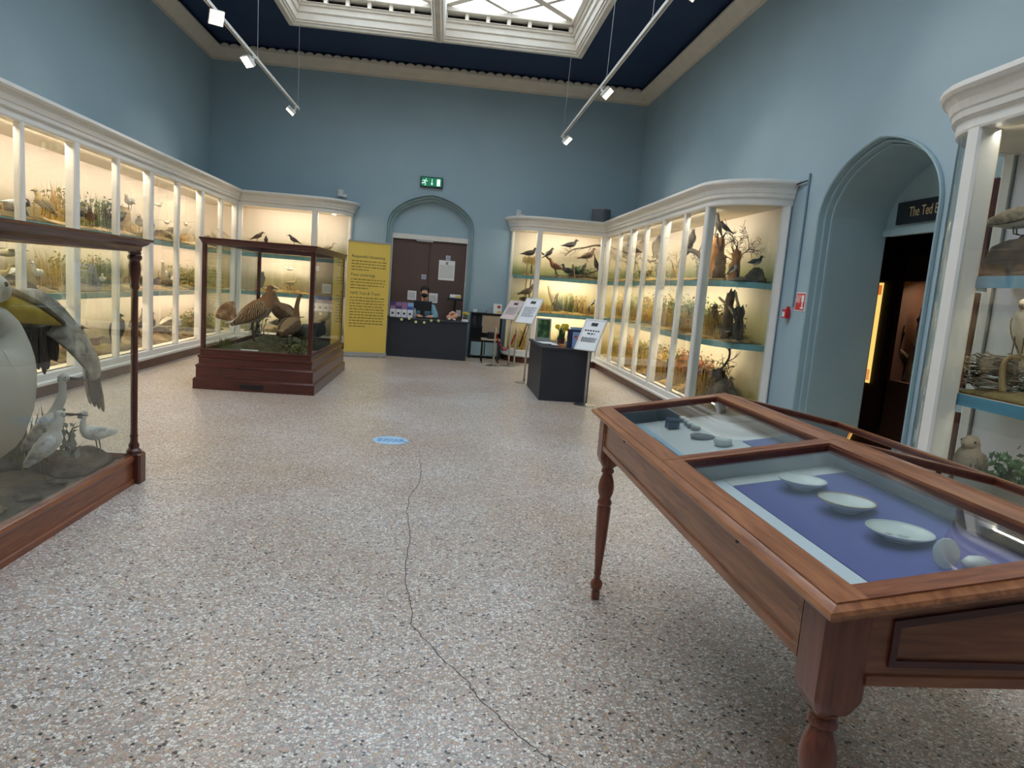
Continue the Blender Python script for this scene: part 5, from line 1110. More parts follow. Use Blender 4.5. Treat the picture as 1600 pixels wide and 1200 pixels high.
# pelican: breast, neck, bill, drooped wing
pel = MB()
bird_loft(pel, [(-.75, .50, .05, .02), (-.58, .52, .12, .06), (-.35, .56, .20, .22), (0, .57, .27, .34), (.16, .58, .26, .33), (.36, .72, .17, .20), (.36, .90, .10, .11), (.22, .98, .075, .08), (.18, 1.06, .07, .07), (.26, 1.12, .085, .085), (.36, 1.10, .07, .07), (.42, 1.08, .04, .045)], 16, 4)
pm = zramp('pelican_white', [(0, c(176, 164, 144)), (.5, c(204, 194, 176)), (1, c(214, 206, 190))], 1.4, 9, .1, .85)
po = pel.build('pelican', pm, None, smooth=True, org=(0, 0, 0)); ORG[po.name] = Vector(); tag(po, 'large white pelican with drooping grey brown wing and yellow bill pouch', 'bird')
m = MB(); rings = []
for x, z, a, b in ((.38, 1.10, .03, .03), (.50, 1.085, .034, .024), (.72, 1.02, .030, .016), (.96, .905, .028, .012), (1.0, .885, .012, .01)): rings.append(oring(Vector((x, 0, z)), Vector((0, 1, 0)), Vector((.35, 0, 1)).normalized(), a, b, 10))
m.loft(rings, True, True); m.build('upper_bill', paint('grey_bill', c(96, 84, 62), .4), po, smooth=True)
m = MB(); rings = []
for x, z, a, b in ((.36, 1.05, .03, .03), (.44, 1.02, .036, .066), (.56, .985, .036, .068), (.70, .955, .032, .052), (.84, .92, .022, .032), (.93, .895, .012, .015), (.96, .885, .006, .006)): rings.append(oring(Vector((x, 0, z)), Vector((0, 1, 0)), Vector((.3, 0, 1)).normalized(), a, b, 12))
m.loft(rings, True, True); m.build('bill_pouch', paint('yellow_pouch', c(196, 166, 56), .45, .15, 12), po, smooth=True)
gw = mottle('grey_wing_coverts', [c(110, 100, 88), c(160, 150, 134), c(188, 178, 162)], .85, 14, .4); dwm = mottle('dark_flight_feathers', [c(40, 32, 28), c(72, 60, 52), c(104, 92, 80)], .85, 20, .3, (4, 4, .5))
m = MB(); rings = []       # right wing: covert mass reaching forward, then drooping from the wrist
for x, y, z, u, a, b in ((.25, .16, .70, (0, 0, 1), .06, .05), (.48, .15, .86, (-.3, 0, 1), .10, .05), (.68, .13, .93, (-.2, 0, 1), .13, .05), (.84, .12, .96, (.25, 0, 1), .14, .045), (.95, .09, .94, (.7, 0, .8), .14, .04), (1.00, .02, .87, (1, 0, .45), .13, .04), (1.03, -.06, .77, (1, 0, .3), .115, .035), (1.06, -.12, .66, (1, 0, .25), .09, .03), (1.07, -.15, .56, (1, 0, .25), .06, .02)):
    rings.append((x, y, z, *u, a, b))
rings = [oring(Vector(q[:3]), Vector(q[3:6]).normalized(), Vector((0, 1, 0)), q[6], q[7], 16) for q in catmull(rings, 4)]
m.loft(rings, True, True); w = m.build('wing', gw, po, smooth=True)
for k in range(19):
    t = k / 18
    if k < 12: p = Vector((.50 + .042 * k, .055 - .002 * k, .86 + .002 * k)); L = .32 + .03 * math.sin(k * 1.7) - .008 * k; d = Vector((.02 + .008 * k, 0, -1)).normalized(); wd = .042
    else: u = (k - 12) / 6; p = Vector((.99 + .11 * u, -.12 - .02 * (k % 2), .64)); L = .24 + .08 * u; d = Vector((.06 + .10 * u, -.12, -1)).normalized(); wd = .034
    f = MB(); s_ = Vector((1, 0, .1)).normalized(); n = Vector((0, 1, 0)); rr_ = []
    for q, ww in ((0, .7), (.3, 1), (.7, 1), (.93, .6), (1, .12)): rr_.append(oring(p + d * L * q + n * (.006 * (k % 2)), s_, n, wd * ww, .004, 8))
    f.loft(rr_, True, True); f.build('flight_feather', dwm if k < 12 or k % 2 else gw, w, smooth=True)
m = MB(); m.loft([oring(Vector((x, y, z)), Vector((0, 1, 0)), Vector((.2, 0, 1)).normalized(), a, b, 10) for x, y, z, a, b in ((.26, .26, .62, .03, .05), (.1, .32, .60, .04, .2), (-.3, .28, .56, .04, .18), (-.75, .10, .48, .02, .05))], True, True); m.build('wing', gw, po, smooth=True)
for sg in (-1, 1):
    m = MB(); m.tube([(.0, sg * .13, .45), (-.03, sg * .13, .25), (.0, sg * .13, .04)], [.05, .022, .02], 8)
    for da in (-.5, 0, .5): m.tube([(.0, sg * .13, .03), (.15 * math.cos(da), sg * .13 + .15 * math.sin(da), .015)], [.016, .008], 6)
    m.build('leg', paint('flesh_leg', c(150, 116, 80), .6) if sg < 0 else bpy.data.materials['flesh_leg'], po)
for sg in (-1, 1):
    m = MB(); m.ell((.31, sg * .078, 1.135), (.014, .010, .014), 8, 6); m.build('eye', 'black', po, smooth=True)
po.location = (-2.29, 3.46, .14); po.rotation_euler = (0, 0, R(90))
bird('tall white egret standing behind in the pelican case', (-2.24, 4.16, .24), 20, .32, 'egret', 'egret', name='egret', cls=dict(leg=.22, neck=.55))
bird('white egret standing in front in the pelican case', (-2.12, 3.93, .20), 30, .27, 'egret', 'egret2', name='egret', cls=dict(leg=.30, neck=.30))
bird('small white egret with curved neck facing the pelican', (-2.06, 4.36, .215), -125, .22, 'stoop', 'egret2', name='egret', cls=dict(leg=.55, neck=.45))
shrub('leafy sprig between the egrets in the pelican case', (-2.17, 4.24, .22), .34, .10, ['twig', 'greygreen'], 24, 4, 40, None, .026, name='leafy_sprig')
tuft('dark green reeds behind the egrets in the pelican case', (-2.42, 4.2, .19), .42, 60, .20, 'olive', 25, (ax0 + .1, ax1 - .1, 3.0, ay1 - .1), .008, 'reed_clump')
for k, (x, y, r) in enumerate(((-2.10, 3.72, .07), (-2.16, 3.48, .08), (-2.10, 4.0, .05), (-2.3, 3.3, .06), (-2.14, 3.05, .07))):
    rock(['wet stone beside the front egret', 'pale edged stone close to the case glass', 'small pebble beside the front egret', 'half sunk stone behind the pale edged one', 'stone nearest the corner of the frame'][k] + ' in the pelican case', (x, y, .175), (r, r * .8, r * .35), ['darkrock', 'sandrock', 'darkrock', 'mudwater', 'darkrock'][k], 40 + k, 'stone')
# --- bustard case
ground('mossy turf mound in the bustard case', bx0 + .06, bx1 - .06, by0 + .08, by1 - .06, .42, .16, mottle('mossy_turf', [c(40, 42, 26), c(78, 76, 46), c(108, 100, 66)], .95, 14, .7), 26, 'turf_mound', 2.2)
gb = thing('bustard_dummy', 'x', 'x'); bpy.data.objects.remove(gb)
SHAPE['bustard_cock'] = (36, .30, 82, .12, .1, .30, .30, 14, 1.15, .7)
b1 = bird('great bustard with barred orange back and cocked tail', (-2.36, 9.02, .54), 24, .52, 'bustard_cock', 'bustard', name='bustard')
barm = MT_bar = None
m_, nt_, bs_ = newmat('barred_back'); tc_ = N(nt_, 'ShaderNodeTexCoord'); wv = N(nt_, 'ShaderNodeTexWave'); wv.inputs['Scale'].default_value = 15; wv.inputs['Distortion'].default_value = 9; wv.inputs['Detail'].default_value = 3
nt_.links.new(tc_.outputs['Object'], wv.inputs['Vector']); rp_ = ramp(nt_, [(.25, c(70, 46, 30)), (.5, c(166, 118, 74)), (.8, c(196, 156, 108))]); nt_.links.new(wv.outputs['Fac'], rp_.inputs['Fac']); nt_.links.new(rp_.outputs['Color'], bs_.inputs['Base Color']); bs_.inputs['Roughness'].default_value = .85
for ch in b1.children:
    if ch.name.startswith('wing'): ch.data.materials[0] = m_
# fanned tail of the great bustard
m = MB()
for k in range(9):
    a = R(-36 + 9 * k); b_ = R(14 + 8.5 * k); p = Vector((-.24, 0, .26)); d = Vector((-math.cos(b_), math.sin(a) * .35, math.sin(b_))).normalized(); n = Vector((.1, 1, .1)); n = (n - d * n.dot(d)).normalized(); s = d.cross(n)
    m.loft([oring(p + d * .24 * q, s, n, .035 * w, .004, 8) for q, w in ((0, .4), (.4, .9), (.8, 1), (.97, .7), (1.0, .2))], True, True)
m.build('tail_fan', mottle('orange_tail', [c(120, 76, 44), c(176, 124, 76), c(214, 176, 130)], .85, 16, .2), b1, smooth=True)
bird('brown bustard standing behind the great bustard', (-2.14, 9.55, .56), 150, .44, 'bustard', 'bustard2', cls=dict(neck=.3))
bird('upright pale necked bustard in front of the group', (-1.92, 9.0, .54), 70, .42, 'bustard', 'bustard2', cls=dict(neck=.7, leg=.16))
bird('squat grey bustard crouching by the front post', (-1.78, 9.2, .52), -30, .36, 'grouse', 'hawk', name='bustard')
bird('dark crouching hen at the side glass of the bustard case', (-1.72, 9.75, .52), 70, .34, 'grouse', 'dark')
tuft('dry grass tuft at the front of the bustard case', (-2.62, 8.75, .47), .16, 60, .14, 'olive', 27, (bx0 + .06, bx1 - .06, by0 + .06, by1 - .06))
shrub('dark green low bush at the front of the bustard case', (-1.80, 8.72, .46), .14, .26, ['twig', 'olive'], 28, 9, 160, (bx0 + .06, bx1 - .06, by0 + .06, by1 - .06), .016)
stump('short rough post at the back of the bustard case', (-2.30, 10.3, .5), .42, .06, 'bark', 29)
shrub('tall grey bush at the back of the bustard case', (-2.62, 10.2, .5), .5, .24, ['twig', 'greygreen'], 30, 10, 180, (bx0 + .06, bx1 - .06, by0 + .06, by1 - .06), .018)
# ================================================================ reception area
# desk
DY0, DY1 = 13.44, 14.05
D = thing('reception_desk', 'dark charcoal reception desk in front of the brown door', 'desk', (-.3, 13.7, 0))
mb = MB(); mb.box(-1.06, .46, DY0, DY0 + .03, .0, .725); mb.build('front_panel', 'charcoal', D)
mb = MB(); mb.box(-1.06, -1.03, DY0 + .03, DY1, 0, .725); mb.build('side_panel', 'charcoal', D)
mb = MB(); mb.box(.43, .46, DY0 + .03, DY1, 0, .725); mb.build('side_panel', 'charcoal', D)
mb = MB(); mb.bbox(-1.10, .50, DY0 - .03, DY1 + .02, .725, .755, .006); mb.build('desk_top', 'charcoal', D)
ZD = .755
def leaflet(x, y, cols, label):
    T = thing('leaflet_stack', label, 'leaflets', (x, y, ZD), 'leaflets on the reception desk')
    b = [MB(), MB(), MB()]; ry = .05
    def slope(z): return y + .10 * (z - ZD)
    for m, (za, zb), cc in zip(b, ((.0, .15), (.15, .21), (.21, .285)), cols):
        m.add([(x - .05, slope(ZD + za), ZD + za), (x + .05, slope(ZD + za), ZD + za), (x + .05, slope(ZD + za) + .03, ZD + za), (x - .05, slope(ZD + za) + .03, ZD + za), (x - .05, slope(ZD + zb), ZD + zb), (x + .05, slope(ZD + zb), ZD + zb), (x + .05, slope(ZD + zb) + .03, ZD + zb), (x - .05, slope(ZD + zb) + .03, ZD + zb)], [(0, 3, 2, 1), (4, 5, 6, 7), (0, 1, 5, 4), (1, 2, 6, 5), (2, 3, 7, 6), (3, 0, 4, 7)])
    b[0].build('cover_lower', cols[0], T); b[1].build('cover_middle', cols[1], T); b[2].build('cover_upper', cols[2], T)
    m = MB(); m.lathe([(.032, 0), (.032, .002)], 0, 0, 0, 16) if False else m.box(x - .022, x + .02, slope(ZD + .06) - .002, slope(ZD + .06), ZD + .05, ZD + .09); m.build('print', 'ink', T)
pur = paint('purple_print', c(74, 58, 112), .4); mauve = paint('mauve_print', c(150, 110, 150), .4); blu = paint('blue_print', c(60, 92, 170), .4); wht = paint('white_print', c(226, 224, 232), .4); lbl = paint('light_blue_print', c(140, 170, 220), .4)
leaflet(-.985, 13.50, (wht, mauve, pur), 'purple and white leaflets at the banner end of the reception desk'); leaflet(-.875, 13.50, (wht, pur, mauve), 'purple and white leaflets second along the reception desk'); leaflet(-.765, 13.50, (wht, mauve, mauve), 'mauve and white leaflets third along the reception desk'); leaflet(-.655, 13.50, (wht, blu, lbl), 'blue leaflets nearest the monitor on the reception desk')
# monitor
Mn = thing('computer_monitor', 'black computer monitor seen from behind on the reception desk', 'monitor', (-.42, 13.68, ZD))
mb = MB(); mb.bbox(-.60, -.25, 13.66, 13.69, .90, 1.09, .008); mb.build('screen_housing', 'black', Mn)
mb = MB(); mb.box(-.47, -.38, 13.63, 13.66, .80, 1.0); mb.build('stand_neck', 'black', Mn)
mb = MB(); mb.lathe([(.11, 0), (.11, .01), (.03, .02), (.025, .10)], -.42, 13.66, ZD, 18); mb.build('stand_foot', 'black', Mn)
sb = thing('sanitiser_bottle', 'clear pump bottle beside the monitor', 'bottle', (-.57, 13.58, ZD)); mb = MB(); mb.lathe([(.028, 0), (.03, .01), (.03, .11), (.015, .13)], -.57, 13.58, ZD, 14); mb.build('bottle', 'grey', sb, smooth='auto'); mb = MB(); mb.lathe([(.010, .13), (.010, .17), (.016, .172), (.016, .182)], -.57, 13.58, ZD, 10); mb.tube([(-.57, 13.58, ZD + .178), (-.57, 13.545, ZD + .176)], .005, 6); mb.build('pump', 'offwhite', sb)
cr = thing('card_reader', 'small black card reader on the reception desk', 'card reader', (-.18, 13.56, ZD)); mb = MB(); mb.bbox(-.22, -.14, 13.52, 13.62, ZD, ZD + .035, .008); mb.build('body', 'black', cr); mb = MB(); mb.box(-.205, -.155, 13.57, 13.61, ZD + .035, ZD + .037); mb.build('screen', 'grey', cr)
# flower garland along the desk edge
petal = paint('cream_petal', c(240, 236, 170), .6); ga = thing('flower_garland', 'string of cream paper flowers along the reception desk edge', 'garland', (-.4, DY0 - .035, ZD))
gp = [(-.80, .715), (-.66, .745), (-.53, .69), (-.37, .69), (-.24, .735), (-.10, .74)]
mb = MB(); mb.tube([(x, DY0 - .036, z + .006) for x, z in gp], .003, 5); mb.build('string', 'green', ga)
for x, z in gp:
    mb = MB()
    for k in range(6): a = k * 1.047; mb.ell((x + .016 * math.cos(a), DY0 - .042, z + .016 * math.sin(a)), (.011, .006, .011), 6, 4)
    mb.build('flower', petal, ga)
# plush toy, plant pot, postcard stand
pk = paint('pink_plush', c(232, 176, 150), .9, .1, 30, .3); pl = thing('plush_toy', 'pink and cream plush toy lying on the reception desk', 'soft toy', (.16, 13.58, ZD))
mb = MB(); mb.ell((.14, 13.58, ZD + .06), (.10, .07, .06), 14, 8, .08, 3); mb.build('body', pk, pl, smooth=True)
mb = MB(); mb.ell((.22, 13.56, ZD + .10), (.06, .055, .055), 12, 8); mb.build('head', pk, pl, smooth=True)
for dy in (-.03, .03): mb = MB(); mb.tube([(.22, 13.56 + dy, ZD + .14), (.16, 13.55 + dy, ZD + .165), (.09, 13.54 + dy * 1.5, ZD + .13)], [.018, .026, .012], 8); mb.build('ear', pk, pl, smooth=True)
for dx in (-.05, .05): mb = MB(); mb.ell((.15 + dx, 13.50, ZD + .025), (.03, .04, .022), 10, 6); mb.build('paw', 'offwhite', pl, smooth=True)
def potted(label, x, y, z, potmat, hh, ntuft, seed, flowers=5, s=1.0):
    T = thing('potted_daffodil', label, 'potted plant', (x, y, z)); mb = MB(); mb.lathe([(.030 * s, 0), (.042 * s, .06 * s), (.046 * s, .062 * s), (.046 * s, .07 * s), (.03 * s, .068 * s)], x, y, z, 14); mb.build('pot', potmat, T, smooth='auto')
    mb = MB(); rr = random.Random(seed); blades(mb, rr, x, y, z + .06 * s, hh, ntuft, .035 * s, .006 * s); mb.build('leaves', 'green', T)
    yl = MT.setdefault('daff', paint('daffodil_yellow', c(232, 206, 70), .6))
    for k in range(flowers):
        a = k * 2.4; fx, fy, fz = x + .05 * s * math.cos(a), y + .05 * s * math.sin(a), z + .06 * s + hh * (.75 + .1 * (k % 3)); mb = MB()
        for j in range(6): b = j * 1.047; mb.ell((fx + .016 * s * math.cos(b), fy - .004, fz + .016 * s * math.sin(b)), (.011 * s, .005 * s, .011 * s), 6, 4)
        mb.tube([(fx, fy, fz), (fx, fy - .02 * s, fz)], [.007 * s, .011 * s], 8); mb.tube([(x, y, z + .06 * s), (fx, fy + .004, fz)], .003 * s, 4); mb.build('flower', 'daff', T)
potted('small potted daffodil at the end of the reception desk', .41, 13.58, ZD, 'plinth', .12, 14, 3, 4)
mb = MB(); mb.bbox(.34, .47, 13.49, 13.54, ZD, ZD + .045, .008); tag(mb.build('wooden_block', 'offwhite', org=(.4, 13.51, ZD)), 'small cream block under the daffodil on the desk', 'block')
ps = thing('collection_stand', 'black pedestal stand with white tray behind the reception desk', 'stand', (.20, 14.28, 0))
mb = MB(); mb.lathe([(.16, 0), (.16, .015), (.03, .03), (.028, 1.13), (.05, 1.14)], .20, 14.28, 0, 18); mb.build('pole', 'black', ps); mb = MB(); mb.bbox(.04, .36, 14.17, 14.39, 1.13, 1.19, .02); mb.build('tray', 'black', ps)
mb = MB(); mb.bbox(.09, .31, 14.20, 14.36, 1.19, 1.25, .01); mb.build('leaflet_box', 'paper', ps); mb = MB(); mb.box(.20, .30, 14.196, 14.2, 1.20, 1.24); mb.build('print', 'yellow', ps)
# notices on the door
YD_ = Y1 + .2195
def notice(x0, x1, z0, z1, label, lines=9, logo=True, mat='paper', name='notice'):
    T = thing(name, label, 'notice', ((x0 + x1) / 2, YD_, z0)); mb = MB(); mb.box(x0, x1, YD_ - .003, YD_, z0, z1); mb.build('sheet', mat, T)
    m = MB(); rr = random.Random(int(z0 * 100) + int(x0 * 1000)); n = lines
    for k in range(n):
        z = z1 - (z1 - z0) * (.26 + .66 * k / n); xx = x0 + .02
        while xx < x1 - .03: L = rr.uniform(.012, .04); m.box(xx, min(xx + L, x1 - .02), YD_ - .0036, YD_ - .003, z - .0035, z + .0035); xx += L + .008
    if n: o = m.build('printed_text', 'ink', T); o['kind'] = 'stuff'
    if logo: m = MB(); m.box((x0 + x1) / 2 - .025, (x0 + x1) / 2 + .025, YD_ - .0036, YD_ - .003, z1 - .085, z1 - .03); m.build('logo', 'greyink', T)
notice(-.175, .155, 1.525, 1.93, 'large white printed notice on the brown door')
notice(-.78, -.60, 1.07, 1.26, 'small white notice on the door above the leaflets', 5, False)
notice(-.34, -.16, 1.04, 1.24, 'small white notice on the door beside the assistant', 6, False)
notice(.24, .34, .80, .93, 'small paper tag on the door below the pedestal tray', 0, False)
def door_sign(x, z, label):
    T = thing('door_sign', label, 'sign', (x, YD_, z)); mb = MB(); mb.box(x - .045, x + .045, YD_ - .004, YD_, z - .045, z + .045); mb.build('plate', 'paper', T)
    n = 20; m = MB(); m.prism([(x + .036 * math.cos(k * 6.283 / n), z + .036 * math.sin(k * 6.283 / n)) for k in range(n)], YD_ - .0055, YD_ - .004, 'y'); m.build('blue_disc', paint('sign_blue', c(40, 96, 160), .4), T)
    m = MB(); m.box(x - .02, x + .02, YD_ - .0062, YD_ - .0055, z - .005, z + .012); m.box(x - .006, x + .006, YD_ - .0062, YD_ - .0055, z - .02, z + .02); m.build('symbol', 'paper', T)
door_sign(.005, 1.985, 'blue and white mandatory sign above the large notice'); door_sign(-.47, 1.56, 'blue and white mandatory sign at the door meeting line')
# ---------------------------------------------------------------- the assistant behind the desk
def skin_mesh(name, verts, edges, rad, mat, parent, root=0, sub=2):
    me = bpy.data.meshes.new(name); o3 = ORG[parent.name] if parent is not None else Vector()
    me.from_pydata([Vector(v) - o3 for v in verts], edges, []); me.materials.append(MT[mat] if isinstance(mat, str) else mat)
    o = bpy.data.objects.new(name, me); COL.objects.link(o); o.parent = parent; ORG[o.name] = o3
    md = o.modifiers.new('skin', 'SKIN'); md.use_smooth_shade = True
    for i, sv in enumerate(me.skin_vertices[0].data): r_ = rad[i]; sv.radius = (r_, r_) if not isinstance(r_, tuple) else r_; sv.use_root = (i == root)
    s = o.modifiers.new('sub', 'SUBSURF'); s.levels = sub; s.render_levels = sub
    return o
px, py = -.41, 13.98
PR = thing('person', 'seated assistant in light blue shirt and black face mask behind the reception desk', 'person', (px, py, 0))
# body: pelvis, spine, neck, head, arms, legs (seated)
V = [(px, py + .10, .50), (px, py + .08, .62), (px, py + .05, .80), (px, py + .03, .93), (px, py + .02, 1.03), (px, py - .01, 1.12), (px, py - .03, 1.19), (px, py - .035, 1.26), (px, py - .02, 1.33),
     (px - .17, py + .02, .96), (px - .23, py - .08, .78), (px - .12, py - .27, .79), (px - .05, py - .36, .80),
     (px + .17, py + .02, .96), (px + .25, py - .08, .78), (px + .16, py - .28, .79), (px + .11, py - .36, .80),
     (px - .10, py + .05, .48), (px - .11, py - .33, .46), (px - .11, py - .30, .08), (px - .11, py - .40, .035),
     (px + .10, py + .05, .48), (px + .11, py - .33, .46), (px + .11, py - .30, .08), (px + .11, py - .40, .035)]
Ed = [(0, 1), (1, 2), (2, 3), (3, 4), (4, 5), (5, 6), (6, 7), (7, 8), (3, 9), (9, 10), (10, 11), (11, 12), (3, 13), (13, 14), (14, 15), (15, 16), (0, 17), (17, 18), (18, 19), (19, 20), (0, 21), (21, 22), (22, 23), (23, 24)]
Rd = [.13, (.14, .11), (.15, .11), (.14, .10), .055, (.06, .065), (.075, .09), (.08, .098), (.055, .07), .06, .045, .035, .03, .06, .045, .035, .03, .085, .065, .045, .035, .085, .065, .045, .035]
body = skin_mesh('body', V, Ed, Rd, 'skin', PR)
shirt = paint('light_blue_shirt', c(126, 168, 186), .8, .06, 14, .1)
Vs = V[0:5] + V[9:12] + V[13:16]; Vs[4] = (px, py + .02, 1.01)
skin_mesh('shirt', Vs, [(0, 1), (1, 2), (2, 3), (3, 4), (3, 5), (5, 6), (6, 7), (3, 8), (8, 9), (9, 10)], [(.15, .14), (.155, .13), (.17, .13), (.165, .12), (.075, .075), .078, .062, .048, .078, .062, .048], shirt, PR)
Vt = [V[0]] + V[17:20] + V[21:24]
skin_mesh('trousers', Vt, [(0, 1), (1, 2), (2, 3), (0, 4), (4, 5), (5, 6)], [.15, .10, .08, .06, .10, .08, .06], 'black', PR)
hx, hy, hz = px, py - .03, 1.245
mb = MB(); mb.ell((hx, hy + .012, hz + .045), (.092, .112, .098), 16, 10, .05, 2)
for v in mb.v:
    if v.y < hy - .045 and v.z < hz + .075: v.y = hy - .045 + (v.y - (hy - .045)) * .2
mb.build('hair', paint('dark_hair', c(34, 26, 24), .7, .2, 40), PR, smooth=True)
mb = MB(); mb.ell((hx, hy - .035, hz - .045), (.068, .075, .05), 14, 8); mb.build('face_mask', 'black', PR, smooth=True)
mb = MB(); mb.tube([(hx, hy - .095, hz + .02), (hx, hy - .112, hz - .005)], [.008, .012], 8); mb.build('nose', 'skin', PR, smooth=True)
for sx in (-1, 1):
    mb = MB(); mb.ell((hx + sx * .03, hy - .092, hz + .018), (.012, .006, .006), 8, 5); mb.build('eye', 'paper', PR, smooth=True)
    mb = MB(); mb.tube([(hx + sx * .014, hy - .097, hz + .036), (hx + sx * .046, hy - .088, hz + .037)], .0035, 5); mb.build('eyebrow', bpy.data.materials['dark_hair'], PR)
    mb = MB(); mb.ell((hx + sx * .082, hy + .0, hz - .0), (.010, .018, .026), 8, 6); mb.build('ear', 'skin', PR, smooth=True)
    # collar point and hand
    mb = MB(); mb.add([(hx + sx * .02, py - .085, .995), (hx + sx * .075, py - .05, 1.03), (hx + sx * .08, py - .075, .985), (hx + sx * .035, py - .10, .945)], [(0, 1, 2, 3)]); cm = mb.build('collar', shirt, PR); md = cm.modifiers.new('s', 'SOLIDIFY'); md.thickness = .006
    wx, wy, wz = (px - .05, py - .36, .80) if sx < 0 else (px + .11, py - .36, .80)
    hv = [(wx, wy, wz), (wx, wy - .045, wz)]; he = [(0, 1)]; hr = [.026, (.036, .018)]
    for k, (dx, L) in enumerate(((-.03, .06), (-.010, .07), (.010, .068), (.03, .052))):
        b = len(hv); hv += [(wx + dx, wy - .08, wz + .004), (wx + dx * 1.1, wy - .08 - L * .5, wz), (wx + dx * 1.1, wy - .08 - L * .85, wz - .02)]; he += [(1, b), (b, b + 1), (b + 1, b + 2)]; hr += [.011, .009, .008]
    b = len(hv); hv += [(wx - sx * .04, wy - .05, wz - .005), (wx - sx * .055, wy - .085, wz - .012)]; he += [(1, b), (b, b + 1)]; hr += [.011, .009]
    skin_mesh('hand', hv, he, hr, 'skin', PR, 0, 1)
ch = thing('office_chair', 'black office chair under the seated assistant', 'chair', (px, py + .12, 0))
mb = MB(); mb.bbox(px - .22, px + .22, py - .10, py + .26, .33, .40, .03); mb.build('seat', 'black', ch); mb = MB(); mb.lathe([(.22, .02), (.22, .04), (.03, .06), (.03, .33)], px, py + .10, 0, 16); mb.build('base', 'black', ch)
mb = MB(); mb.bbox(px - .20, px + .20, py + .27, py + .31, .46, .88, .02); mb.build('backrest', 'black', ch)

# ---------------------------------------------------------------- yellow pull-up banner
Bn = thing('pull_up_banner', 'tall yellow pull-up banner with dark text beside the reception desk', 'banner', (-1.42, 12.95, 0))
bl_, br_ = Vector((-1.785, 12.86)), Vector((-1.05, 13.10)); bd_ = (br_ - bl_); bw = bd_.length; ang = math.atan2(bd_.y, bd_.x); nrm = Vector((bd_.y, -bd_.x)).normalized()
def bpt(u, z, d=0): q = bl_ + bd_.normalized() * u + nrm * d; return (q.x, q.y, z)
def bslab(nm, u0, u1, z0, z1, d0, d1, mat, par):
    m = MB(); m.add([bpt(u0, z0, d0), bpt(u1, z0, d0), bpt(u1, z0, d1), bpt(u0, z0, d1), bpt(u0, z1, d0), bpt(u1, z1, d0), bpt(u1, z1, d1), bpt(u0, z1, d1)], [(0, 3, 2, 1), (4, 5, 6, 7), (0, 1, 5, 4), (1, 2, 6, 5), (2, 3, 7, 6), (3, 0, 4, 7)]); return m.build(nm, mat, par)
bslab('banner_base', -.01, bw + .01, .012, .085, -.06, .04, 'alu', Bn); bslab('banner_sheet', 0, bw, .085, 2.085, -.002, 0.002, 'yellow', Bn); bslab('top_rail', 0, bw, 2.08, 2.105, -.012, .012, 'alu', Bn)
bslab('support_pole', bw / 2 - .01, bw / 2 + .01, .05, 2.07, -.04, -.02, 'alu', Bn)
for u in (.12, bw - .12): bslab('foot', u - .02, u + .02, 0, .012, -.14, .14, 'alu', Bn)
for s_, z in (('Respectful distancing', 1.80), ('Face coverings', 1.47), ('NHS Test & Trace', 1.14)):
    text(s_, .072 if len(s_) > 15 else .075, 'heading_text', 'ink', Bn, bpt(.07, z, .0024), (R(90), 0, ang))
rr = random.Random(5); ztop = [(1.74, 4), (1.41, 4), (1.08, 11)]
for z0_, n in ztop:
    m = MB()
    for k in range(n):
        z = z0_ - k * .052; u = .07; lim_ = bw - .07 if k < n - 1 else bw * .5
        while u < lim_ - .02:
            L = rr.uniform(.02, .075); e = min(u + L, lim_)
            m.add([bpt(u, z - .009, .0024), bpt(e, z - .009, .0024), bpt(e, z + .009, .0024), bpt(u, z + .009, .0024)], [(0, 1, 2, 3)]); u = e + .014
    o = m.build('paragraph_text', paint('brown_print', c(130, 112, 44), .7) if 'brown_print' not in bpy.data.materials else bpy.data.materials['brown_print'], Bn); o['kind'] = 'stuff'

# ---------------------------------------------------------------- second desk
D2 = thing('side_desk', 'free-standing charcoal desk with leaflets and daffodils', 'desk', (1.66, 9.85, 0))
dx0, dx1, dy0, dy1 = 1.335, 2.00, 9.15, 10.53
mb = MB(); mb.box(dx0, dx1, dy0, dy0 + .03, 0, .70); mb.build('end_panel', 'charcoal', D2); mb = MB(); mb.box(dx0, dx1, dy1 - .03, dy1, 0, .70); mb.build('end_panel', 'charcoal', D2)
mb = MB(); mb.box(dx0, dx0 + .03, dy0 + .03, dy1 - .03, 0, .70); mb.build('side_panel', 'charcoal', D2); mb = MB(); mb.bbox(dx0 - .02, dx1 + .02, dy0 - .02, dy1 + .02, .70, .725, .005); mb.build('desk_top', 'charcoal', D2)
Z2 = .725
def flat(nm, x0, x1, y0, y1, z, t, mat, label, cat, rot=0): m = MB(); m.box(x0, x1, y0, y1, z, z + t); o = m.build(nm, mat, org=((x0 + x1) / 2, (y0 + y1) / 2, z)); o.rotation_euler = (0, 0, R(rot)); return tag(o, label, cat)
flat('paper_sheet', 1.38, 1.60, 9.75, 10.05, Z2, .004, 'paper', 'white paper sheet on the side desk behind the clipboard', 'paper', 12)
flat('paper_sheet', 1.36, 1.52, 10.15, 10.42, Z2, .004, 'paper', 'white paper sheet at the far corner of the side desk', 'paper', -8)
cbd = thing('clipboard', 'black clipboard with white form on the side desk', 'clipboard', (1.60, 9.42, Z2)); mb = MB(); mb.bbox(1.48, 1.74, 9.34, 9.60, Z2, Z2 + .012, .004); mb.build('board', 'black', cbd); mb = MB(); mb.box(1.50, 1.72, 9.38, 9.58, Z2 + .012, Z2 + .014); mb.build('form', 'paper', cbd)
mb = MB(); mb.bbox(1.56, 1.66, 9.20, 9.27, Z2, Z2 + .045, .01); tag(mb.build('collection_box', 'orangebark', org=(1.61, 9.23, Z2)), 'small yellow brown box at the front of the side desk', 'box')
potted('large potted daffodil on the side desk', 1.62, 9.45, Z2 + .014, 'plinth', .20, 60, 6, 6, 1.35)
